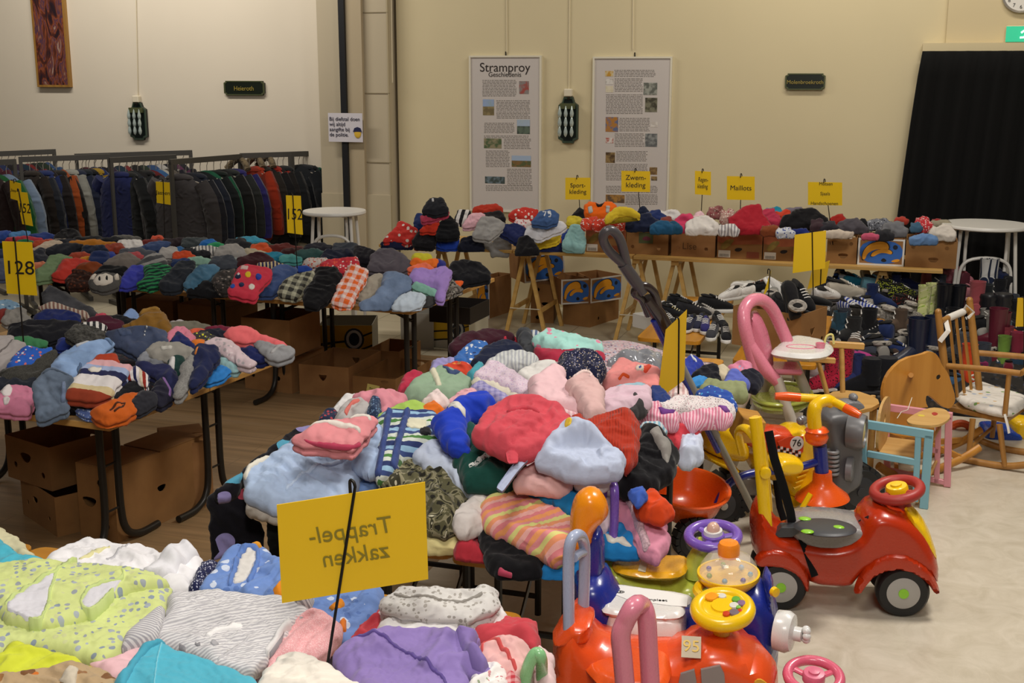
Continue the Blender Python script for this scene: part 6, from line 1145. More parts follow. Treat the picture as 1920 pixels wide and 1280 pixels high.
# ---------------------------------------------------------------- back table: sports clothes
T_ = lambda *a, **k: cloth('t5', *a, **k)
for a in [('track_jacket', 'jacket', 'red and white track jacket at the left end of the back table', '716,450 740,428 748,414 760,416 782,428 780,448 764,454 740,448', fab('B5302A', 'floral', ['B5302A', 'C9BDB4', 'B5302A'], 2), .0),
    ('track_pants', 'trousers', 'navy track pants under the red and white jacket', '714,456 722,448 775,452 772,462 740,460', fab('1A1F3E'), -.01),
    ('jacket', 'jacket', 'black jacket with red lining left of the blue one', '772,452 786,432 800,420 820,430 816,455 808,462 780,458', fab('141216'), .01),
    ('sweater', 'sweater', 'red sweater on the black lined jacket', '786,432 800,418 814,407 826,420 814,432 800,430', fab('B4301E'), .05),
    ('track_pants', 'trousers', 'orange-red shorts under the black lined jacket', '774,458 790,454 814,452 812,462 796,464', fab('B0341E'), -.005),
    ('jacket', 'jacket', 'black sports jacket above the cobalt one', '818,442 822,418 842,402 856,416 862,440 840,444', fab('111216'), .03),
    ('jacket', 'jacket', 'cobalt blue folded jacket with white edge', '816,458 824,444 846,440 860,446 858,461 836,464', fab('1C3A94'), .0),
    ('jacket', 'jacket', 'dark navy folded jacket right of the cobalt one', '858,464 866,446 888,440 904,450 908,464 880,467', fab('171A28'), .0),
    ('sweater', 'sweater', 'dark blue cap-like bundle at the back left', '776,416 782,398 796,402 794,424 782,426', fab('22305E'), .02),
    ('scarf', 'scarf', 'pink-red scarf under the dark grey cap', '788,405 800,398 838,392 842,398 810,410 792,412', fab('A83A52'), .09),
    ('jacket', 'jacket', 'black and white striped sports jacket', '852,412 860,392 880,393 886,408 868,418', fab('17161A', 'stripe', 'C9C5C2', 1.4, 15), .05),
    ('sweater', 'sweater', 'white and pink sports shirt', '866,424 882,400 900,398 910,402 890,422', fab('D2A4AE'), .05),
    ('jacket', 'jacket', 'red rolled jacket at the back against the wall', '886,396 890,386 928,381 942,388 942,396 910,400', fab('A8301E'), .08),
    ('jacket', 'jacket', 'black bag-like bundle under the red rolled jacket', '890,406 910,398 940,394 948,410 930,416 900,414', fab('1C1A1C'), .05),
    ('t_shirt', 't-shirt', 'red and white football shirt on the back table', '952,404 964,392 985,388 1008,392 1004,408 976,412', fab('B8332A', 'floral', ['D5CBC4', 'B8332A', 'B8332A'], 1.6), .06),
    ('hoodie', 'hoodie', 'light grey hoodie lying on the back table edge', '886,442 896,416 906,404 926,406 948,418 934,434 920,446 896,444', fab('8E8C8A'), .03),
    ('t_shirt', 't-shirt', 'navy shirt right of the grey hoodie', '934,434 944,420 968,418 986,426 984,446 966,452 950,440', fab('1D2550'), .02),
    ('sweater', 'sweater', 'white and red shirt behind the blue number shirt', '962,424 968,410 992,412 1000,420 980,426', fab('D2C2C2', 'floral', ['B84A4E', 'D2C2C2'], 1), .05),
    ('t_shirt', 't-shirt', 'white shirt with blue pattern on the yellow one', '984,440 990,422 1020,416 1056,414 1062,424 1044,432 1010,446', fab('C9C9CE'), .04),
    ('t_shirt', 't-shirt', 'yellow folded shirt below the white one', '990,452 1000,444 1040,436 1050,438 1048,450 1012,458', fab('CDB02C'), .01),
    ('track_pants', 'trousers', 'orange strip under the yellow folded shirt', '1018,462 1030,450 1052,446 1052,456', fab('C8641E'), -.005),
    ('track_pants', 'trousers', 'black cloth hanging in front of the back table', '966,478 972,446 990,438 1004,456 1012,470 990,476', fab('131215'), -.005),
    ('jacket', 'jacket', 'dark blue folded trousers under the orange strip', '1004,470 1016,460 1054,454 1056,468 1030,472', fab('182048'), -.015),
    ('jacket', 'jacket', 'pale turquoise jacket at the edge beside the first printed box', '1054,462 1060,442 1074,418 1090,422 1098,446 1094,472 1076,468', fab('86B0B0'), .0),
    ('sweater', 'sweater', 'royal blue shirt behind the pale turquoise jacket', '1052,470 1054,440 1070,424 1078,432 1066,466', fab('26408E'), -.01),
    ('jacket', 'jacket', 'yellow jacket near the Sport-kleding sign', '1062,418 1066,404 1080,404 1104,414 1110,420 1088,422', fab('BFAC34'), .05),
    ('jacket', 'jacket', 'black hooded jacket below the Sport-kleding sign', '1072,404 1086,388 1104,398 1114,414 1096,416', fab('141317'), .06)]:
    T_(*a)
T_('sweatpants', 'trousers', 'light grey sweatpants hanging over the back table edge', '892,454 900,448 922,456 932,432 952,424 966,434 962,450 954,482 920,482 918,468 900,462', fab('8A8886'), .02, tilt=70, z0=.66)
T_('t_shirt', 't-shirt', 'steel blue t-shirt numbered 79 on top of the white shirt', '996,416 1012,396 1032,391 1048,400 1044,414 1024,420', fab('3A5480'), .09, over=[('number', strip('1017,398 1024,398 1020,408', 2.2), fab('C9CCD2'), .002), ('number', strip('1027,399 1032,398 1033,403 1028,403 1027,399', 2), fab('C9CCD2'), .002), ('number', strip('1033,403 1032,408 1028,408', 2), fab('C9CCD2'), .002)])
T_('cap', 'hat', 'dark grey knitted cap on top of the pink-red scarf', '792,396 796,384 808,370 830,370 838,386 840,394 816,399', fab('1F2026'), .12, .05, .004, over=[('emblem', strip('811,374 812,381', 4), fab('B9B8BA'), .003)])
# hats, scarves and gloves in the boxes
X_ = lambda *a, **k: cloth('bx', *a, **k)
X_('life_vest', 'life vest', 'bright orange life vest in the swimwear boxes', '1094,400 1096,384 1104,377 1118,379 1124,384 1134,377 1148,378 1158,388 1152,396 1140,402 1126,406 1112,406', fab('DD6214'), .03, .04, .004, over=[('grey_patch', '1102,390 1110,388 1112,400 1104,402', fab('A8A49E'), .003), ('grey_patch', '1136,388 1144,388 1142,400 1136,400', fab('A8A49E'), .003), ('dark_neck', '1116,381 1124,385 1134,379 1128,390 1120,390', fab('1C1416'), .003)])
X_('swim_ring', 'swim ring', 'yellow foam swim band arching over the swimwear box', '1132,412 1140,398 1158,387 1178,387 1198,398 1202,404 1180,398 1160,400 1144,412', fab('C9AE2C'), .05, .03, .003)
rowof('bx', 'in the swimwear boxes', [('long', 1112, 426, 34, 20, 'C2402E', 'red and white swimsuit', 'swimsuit', 'floral', ['D8CCC6', 'C2402E']), ('long', 1140, 428, 46, 20, 'B83A2A', 'red spotted swimsuit', 'swimsuit', 'floral', ['D8CCC6', 'B83A2A']), ('mound', 1160, 412, 40, 18, '3A2E72', 'purple swimsuit', 'swimsuit'), ('long', 1180, 424, 40, 18, 'A8482E', 'rust trunks', 'trunks'), ('mound', 1205, 428, 56, 28, '171E36', 'navy trunks', 'trunks'), ('tri', 1206, 402, 26, 16, '182036', 'dark blue cap', 'hat'), ('mound', 1228, 414, 40, 20, '223060', 'blue printed trunks', 'trunks'), ('mound', 1240, 432, 40, 18, '1F4E70', 'petrol trunks', 'trunks'), ('blob', 1256, 412, 44, 18, 'C9C4C2', 'white bathing towel', 'towel')], th=.025)
rowof('bx', 'in the boxes between Zwem-kleding and Maillots', [('mound', 1256, 432, 40, 16, '1D4A66', 'teal blue tights', 'tights'), ('blob', 1250, 420, 22, 14, '7A3A34', 'green and red socks', 'socks'), ('mound', 1284, 430, 40, 28, 'C23A5E', 'hot pink raincoat', 'raincoat'), ('tri', 1312, 414, 30, 18, 'D8B4BC', 'pale pink hat', 'hat'), ('mound', 1318, 434, 56, 28, 'D2CCC6', 'white padded overalls', 'overalls'), ('blob', 1336, 434, 40, 14, '131316', 'black nylon overalls', 'overalls'), ('blob', 1344, 404, 30, 18, '8A5A58', 'mottled pink scarf', 'scarf', 'floral', ['C9B4A8', '8A3A44']), ('blob', 1366, 416, 28, 24, 'A88A80', 'beige and red scarf', 'scarf', 'floral', ['D0BCB0', '94404A']), ('blob', 1366, 436, 36, 16, '8E8A8C', 'grey and white mittens', 'mittens', 'stripe', 'D0CCCA'), ('mound', 1406, 434, 66, 48, '9E1E2C', 'big dark red knitted wrap', 'scarf'), ('mound', 1440, 420, 40, 28, 'A83048', 'raspberry tights', 'tights'), ('blob', 1452, 406, 34, 18, '1F7A94', 'turquoise hat', 'hat')], th=.03)
rowof('bx', 'in the boxes below the Mutsen sign', [('blob', 1446, 436, 34, 14, '7A3E22', 'brown patterned mittens', 'mittens'), ('blob', 1470, 420, 30, 26, 'B83A24', 'orange-red scarf', 'scarf'), ('long', 1494, 402, 40, 14, '6A626E', 'grey-mauve shawl', 'scarf'), ('mound', 1506, 426, 76, 34, '111013', 'large black fleece hat', 'hat'), ('blob', 1472, 440, 30, 14, 'BFC2C8', 'white and blue gloves', 'gloves', 'floral', ['2A3E8A', 'BFC2C8']), ('blob', 1500, 440, 34, 12, '1D2A66', 'blue mitten pair', 'mittens'), ('blob', 1534, 430, 26, 20, '3A2A30', 'plum gloves', 'gloves'), ('mound', 1572, 420, 28, 18, '9A241C', 'red felt hat', 'hat'), ('mound', 1596, 432, 50, 22, '4A464C', 'dark grey scarf', 'scarf'), ('long', 1570, 440, 46, 10, 'C2B4A4', 'cream wool cuff', 'hat'), ('blob', 1556, 432, 30, 18, '2E2C32', 'charcoal gloves', 'gloves'), ('mound', 1617, 424, 18, 14, '151518', 'black round pompom', 'hat'), ('mound', 1650, 426, 50, 16, '6E7078', 'grey, black and white scarf', 'scarf', 'floral', ['1E1E22', 'A8AAB0']), ('blob', 1678, 438, 44, 22, '6A6A6E', 'thin grey shawl', 'scarf'), ('long', 1632, 444, 24, 8, 'B8506A', 'pink fleece mitten', 'mittens'), ('blob', 1658, 444, 34, 14, '2A2A2E', 'black fleece mittens', 'mittens'), ('blob', 1690, 416, 22, 10, 'A23A2E', 'small red beanie', 'hat')], th=.03)
rowof('bx', 'in the last plain box by the bistro table', [('blob', 1718, 432, 20, 16, '3A5870', 'blue-green beanie', 'hat'), ('blob', 1730, 430, 30, 24, 'B8343A', 'red and white speckled bobble hat', 'hat', 'dots', 'D8C4C0'), ('blob', 1756, 420, 20, 10, '8E2A2A', 'small red mitten', 'mittens'), ('blob', 1766, 424, 36, 12, '8E8672', 'olive beige hat', 'hat'), ('mound', 1732, 452, 46, 14, '5E7EA8', 'pale blue knitted hat', 'hat'), ('blob', 1768, 446, 44, 24, 'C2BAB0', 'cream woollen scarf', 'scarf')], th=.03)
# ================================================================ coat racks and coats
RH = 1.38
def coat_meshes(kind):
    """jacket hung in the local y-z plane (y = shoulder line), thickness along x, hook at the origin"""
    L = {'short': .62, 'mid': .72, 'long': .86}[kind]
    torso = [(-.05, -.06), (.05, -.06), (.12, -.10), (.19, -.15), (.215, -.35), (.22, -L), (-.22, -L), (-.215, -.35), (-.19, -.15), (-.12, -.10)]
    out = {}
    ax = lambda a, b, t: (t, a, b)
    mb = MB(); pillow(mb, torso, .055, .09, ax, 1, .04); out['body'] = mb
    for s, nm in ((-1, 'a'), (1, 'b')):
        mb = MB(); mb.tube(spline([(0, s*.17, -.13), (0, s*.235, -.24), (.012, s*.265, -.42), (.02, s*.26, -.6)], 4), [.05]*4+[.055]*4+[.048]*4+[.04], 10, flat=1.25); out['sleeve'+nm] = mb
    mb = MB(); mb.ell((.01, .0, -.095), (.06, .11, .035), 14, 8); out['hood'] = mb
    mb = MB(); mb.tube(spline([(.05, -.1, -.07), (.075, -.04, -.01), (.08, .04, -.0), (.05, .11, -.07)], 5), .027, 10); out['trim'] = mb
    mb = MB(); mb.tube([(0, 0, -.08), (0, 0, -.02), (.012, 0, 0), (.012, 0, .012), (-.004, 0, .018), (-.014, 0, .008)], .003, 6); mb.tube([(0, -.16, -.125), (0, 0, -.075), (0, .16, -.125)], .006, 6); out['hanger'] = mb
    mb = MB()
    for k in range(1, 7):
        z = -.12-k*(L-.14)/7; hw = .2
        [mb.tube([(e*.022, -hw, z), (e*.045, -.12, z), (e*.053, 0, z-.004), (e*.045, .12, z), (e*.022, hw, z)], .005, 5) for e in (-1, 1)]
    out['quilt'] = mb
    return out
UVC = {}
def coat_proto(kind):
    ms = {}
    for k, mb in coat_meshes(kind).items():
        v = np.array(mb.v); mb.uvs = np.stack([v[:, 1]+v[:, 0], v[:, 2]], 1); o = mb.build('coat_'+k, fab('333333')); ms[k] = o.data; bpy.data.objects.remove(o)
    return ms
PRO = {k: coat_proto(k) for k in ('short', 'mid', 'long')}
def put_part(name, me, parent, mat):
    o = bpy.data.objects.new(name, me); C.objects.link(o); o.parent = parent
    o.material_slots[0].link = 'OBJECT'; o.material_slots[0].material = mat; return o
def coat(pos, yaw, kind, h, label, extra=(), h2=None, lean=0, sc=1.0, group='coats on the racks', pat=None):
    t = thing('coat', label, 'coat', pos, yaw, group, sc); t.rotation_euler[0] = lean
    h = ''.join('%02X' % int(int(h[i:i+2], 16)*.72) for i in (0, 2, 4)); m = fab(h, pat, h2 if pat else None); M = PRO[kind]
    put_part('body', M['body'], t, m)
    put_part('sleeve', M['sleevea'], t, fab(extra[1]) if len(extra) > 1 and isinstance(extra, tuple) and extra[0] == 'sl' else m); put_part('sleeve', M['sleeveb'], t, m)
    put_part('hanger', M['hanger'], t, plain('8C857A', .4, .3))
    if 'hood' in extra: put_part('hood', M['hood'], t, m)
    if 'fur' in extra:
        put_part('hood', M['hood'], t, m); put_part('fur_trim', M['trim'], t, fab('7A6A50', 'fur', '3E3426'))
    if 'quilt' in extra: put_part('quilt_seam', M['quilt'], t, fab(h))
    return t
RAILM = plain('55534F', .45, .5)
def rack(x0, y0, x1, y1, label, coats, z=RH, upr=(1, 1)):
    a = P(x0, y0, z); b = P(x1, y1, z); d = Z(b-a); L = d.length; d = d.normalized(); rot = math.atan2(d.y, d.x)
    t = thing('clothes_rack', label, 'clothes rack', Z(a), rot)
    MB().bar((0, 0, z), (L, 0, z), .03, .05).build('rail', RAILM, t, smooth=False)
    for e in (0, 1):
        MB().box((e*L+(.015 if e == 0 else -.015), 0, z/2), (.03, .035, z)).build('upright', RAILM, t, smooth=False)
        MB().box((e*L+(.015 if e == 0 else -.015), 0, .02), (.035, .5, .04)).build('foot', RAILM, t, smooth=False)
    n = len(coats); rg = random.Random(int(x0*7+y0))
    for i, c in enumerate(coats):
        h, kind, desc, extra = c[:4]; u = .06+(L-.12)*(i+.5)/n
        prev = coats[i-1][2] if i else None
        lab = fit(desc, 'on the ' + label.split(',')[0], ', right of the ' + prev if prev else ', at its left end')
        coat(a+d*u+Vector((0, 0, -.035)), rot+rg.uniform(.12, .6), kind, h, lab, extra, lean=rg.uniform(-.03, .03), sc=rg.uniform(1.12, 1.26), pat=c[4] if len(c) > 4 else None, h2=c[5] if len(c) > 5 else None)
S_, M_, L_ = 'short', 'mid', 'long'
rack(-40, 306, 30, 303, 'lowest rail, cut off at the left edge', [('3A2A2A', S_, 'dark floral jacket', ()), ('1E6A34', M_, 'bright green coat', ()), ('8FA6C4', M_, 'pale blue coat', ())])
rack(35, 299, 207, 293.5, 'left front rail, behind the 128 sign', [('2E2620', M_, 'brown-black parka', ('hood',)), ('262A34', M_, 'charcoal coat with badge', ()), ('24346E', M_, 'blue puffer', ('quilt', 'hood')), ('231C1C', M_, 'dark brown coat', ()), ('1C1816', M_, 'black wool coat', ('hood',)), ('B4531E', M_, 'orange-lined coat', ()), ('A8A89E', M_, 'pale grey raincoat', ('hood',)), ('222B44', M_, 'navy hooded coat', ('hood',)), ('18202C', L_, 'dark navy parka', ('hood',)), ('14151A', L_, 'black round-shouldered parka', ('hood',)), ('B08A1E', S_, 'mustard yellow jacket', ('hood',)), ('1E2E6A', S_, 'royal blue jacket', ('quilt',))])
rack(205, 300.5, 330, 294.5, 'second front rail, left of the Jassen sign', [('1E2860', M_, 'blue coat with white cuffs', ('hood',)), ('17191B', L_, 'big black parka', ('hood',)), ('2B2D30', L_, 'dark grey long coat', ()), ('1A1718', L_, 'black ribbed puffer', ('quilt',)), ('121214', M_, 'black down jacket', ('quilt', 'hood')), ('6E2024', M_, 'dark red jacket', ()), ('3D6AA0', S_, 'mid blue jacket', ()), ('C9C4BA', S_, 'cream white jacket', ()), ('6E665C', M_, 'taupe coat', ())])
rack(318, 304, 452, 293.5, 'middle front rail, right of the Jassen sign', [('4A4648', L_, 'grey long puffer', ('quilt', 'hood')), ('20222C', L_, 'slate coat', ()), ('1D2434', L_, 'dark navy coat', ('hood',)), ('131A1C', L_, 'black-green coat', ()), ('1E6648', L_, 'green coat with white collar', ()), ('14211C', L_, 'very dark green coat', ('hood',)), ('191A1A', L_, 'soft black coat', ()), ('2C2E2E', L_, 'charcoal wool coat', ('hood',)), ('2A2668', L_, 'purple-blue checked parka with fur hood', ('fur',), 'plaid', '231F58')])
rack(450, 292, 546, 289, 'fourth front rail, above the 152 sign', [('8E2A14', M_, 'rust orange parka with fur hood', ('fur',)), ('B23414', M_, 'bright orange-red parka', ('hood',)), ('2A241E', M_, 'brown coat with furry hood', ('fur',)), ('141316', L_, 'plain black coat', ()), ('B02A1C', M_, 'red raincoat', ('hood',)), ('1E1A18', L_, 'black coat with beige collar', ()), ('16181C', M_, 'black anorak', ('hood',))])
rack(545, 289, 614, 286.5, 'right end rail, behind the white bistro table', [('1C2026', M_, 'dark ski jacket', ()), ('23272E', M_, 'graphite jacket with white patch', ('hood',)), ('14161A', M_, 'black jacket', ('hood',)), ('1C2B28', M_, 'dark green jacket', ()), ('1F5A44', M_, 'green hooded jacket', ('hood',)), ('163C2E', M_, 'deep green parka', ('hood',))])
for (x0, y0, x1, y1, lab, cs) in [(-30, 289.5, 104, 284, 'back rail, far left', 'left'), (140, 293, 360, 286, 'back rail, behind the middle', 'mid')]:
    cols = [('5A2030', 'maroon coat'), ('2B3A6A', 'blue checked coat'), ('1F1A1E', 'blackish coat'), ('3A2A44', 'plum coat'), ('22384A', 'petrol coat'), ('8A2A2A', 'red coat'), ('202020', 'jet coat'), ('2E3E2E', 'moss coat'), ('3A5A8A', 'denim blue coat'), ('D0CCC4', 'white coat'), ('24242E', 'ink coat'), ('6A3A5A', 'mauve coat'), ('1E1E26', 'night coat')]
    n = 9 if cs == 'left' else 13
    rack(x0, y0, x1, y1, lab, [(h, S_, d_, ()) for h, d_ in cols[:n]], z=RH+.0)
# ================================================================ shoes
def shoe_meshes(kind):
    o = {}
    def up(secs, n=16, e=2.4): return MB().loft(secs, n, e)
    sole = MB(); pr = [(-.1, .018), (-.095, .027), (-.06, .031), (0, .028), (.05, .036), (.08, .034), (.1, .02), (.106, .008)]
    th = {'trainer': .024, 'boot': .018, 'rain_boot': .016, 'sandal': .018, 'slipper': .012, 'flat': .008, 'puffer': .024}[kind]
    sole.loft([(x, 0, th/2, r, th/2) for x, r in pr], 16, 5); o['sole'] = sole
    if kind in ('trainer', 'flat', 'slipper'):
        k = {'trainer': 1, 'flat': .6, 'slipper': .95}[kind]
        S = [(-.1, .055, .016), (-.094, .075, .025), (-.06, .084, .029), (-.02, .07, .028), (.02, .062, .031), (.055, .05, .034), (.08, .038, .031), (.098, .026, .018), (.103, .018, .006)]
        o['upper'] = up([(x, 0, th*.6+(t*k)/2, r, (t*k)/2) for x, t, r in S])
        R = Matrix.Rotation(.22, 3, 'Y'); o['opening'] = MB().ell((-.05, 0, th*.6+.08*k), (.04, .021, .010), 14, 6, R)
        if kind == 'trainer':
            l = MB()
            for i in range(4):
                x = -.004+i*.014; z = th*.6+.076-i*.0075; l.tube([(x, -.02, z-.004), (x+.003, 0, z+.002), (x, .02, z-.004)], .0035, 5)
            o['laces'] = l
            o['tongue'] = MB().ell((-.015, 0, th*.6+.078), (.03, .016, .008), 10, 6, Matrix.Rotation(.5, 3, 'Y'))
        if kind == 'slipper': o['fur_collar'] = MB().torus((-.05, 0, th*.6+.078), .036, .012, (.2, 0, 1), 18, 6, .024)
    elif kind in ('boot', 'rain_boot', 'puffer'):
        h = {'boot': .15, 'rain_boot': .2, 'puffer': .17}[kind]
        S = [(-.098, .05, .014), (-.092, .085, .026), (-.06, .1, .031), (-.02, .09, .031), (.02, .068, .032), (.055, .054, .035), (.08, .042, .031), (.1, .026, .016), (.104, .018, .006)]
        o['upper'] = up([(x, 0, th*.6+t/2, r, t/2) for x, t, r in S])
        r0 = .034 if kind != 'puffer' else .042; m = MB()
        if kind == 'puffer':
            prf = []
            for i in range(9): prf.append((r0+.006*(i % 2), .05+i*(h-.05)/8))
        else: prf = [(r0, .05), (r0*.97, h*.6), (r0*1.08, h-.004), (r0*1.12, h), (r0*1.02, h), (r0*.95, h-.03)]
        m.lathe(prf, (-.052, 0, 0), (0, 0, 1), 18); o['shaft'] = m
        o['opening'] = MB().lathe([(r0*.9, h-.012), (.001, h-.012)], (-.052, 0, 0), (0, 0, 1), 16)
        if kind == 'boot': o['laces'] = MB().tube([(-.016, -.012, .14), (-.014, .012, .125), (-.012, -.012, .11), (-.01, .012, .098)], .0035, 5)
    else:
        s = MB(); s.tube(spline([(.03, -.034, th*.7), (.035, -.02, .05), (.035, .02, .05), (.03, .034, th*.7)], 5), .01, 6, flat=.5); s.tube(spline([(-.03, -.03, th*.7), (-.04, -.022, .055), (-.04, .022, .055), (-.03, .03, th*.7)], 5), .009, 6, flat=.5); o['strap'] = s
    return o
SHM = {}
for k_ in ('trainer', 'boot', 'rain_boot', 'sandal', 'slipper', 'flat', 'puffer'):
    SHM[k_] = {}
    for nm, mb in shoe_meshes(k_).items():
        v = np.array(mb.v); mb.uvs = np.stack([v[:, 0], v[:, 2]+v[:, 1]*.5], 1); ob = mb.build('shoe_'+nm, plain('333333'), ang=50); SHM[k_][nm] = ob.data; bpy.data.objects.remove(ob)
SHZ = [(505, .60), (530, .56), (560, .50), (600, .41), (640, .33), (660, .28), (690, .20), (720, .12), (745, .05), (760, .02)]
SHL = [(530, .60), (580, .52), (600, .473), (700, .473)]
def shoe(kind, px, py, yaw, hx, desc, sole='CFCCC6', roll=0, pitch=0, sc=1.0, z=None, pat=None, h2=None, gloss=False, cat=None, lace='D5D2CC'):
    zz = z if z is not None else interp(SHL if px < 1440 else SHZ, py); nm = {'trainer': 'trainer', 'boot': 'ankle_boot', 'rain_boot': 'rain_boot', 'sandal': 'sandal', 'slipper': 'slipper', 'flat': 'flat_shoe', 'puffer': 'puffer_boot'}[kind]
    t = thing(nm, desc, cat or ('boot' if 'boot' in nm or kind == 'puffer' else 'shoe'), P(px, py, zz), math.radians(yaw), None, sc); t.rotation_euler = (math.radians(roll), math.radians(pitch), math.radians(yaw))
    m = plain(hx, .3) if gloss else fab(hx, pat, h2, .5)
    for n, me in SHM[kind].items():
        put_part(n, me, t, plain(sole, .6) if n == 'sole' else plain('0E0C0C', .9) if n == 'opening' else plain(lace, .7) if n == 'laces' else fab('B8B0A6', 'fur') if n == 'fur_collar' else m)
TR, BO, RN, SA, SL, FL, PU = 'trainer', 'boot', 'rain_boot', 'sandal', 'slipper', 'flat', 'puffer'
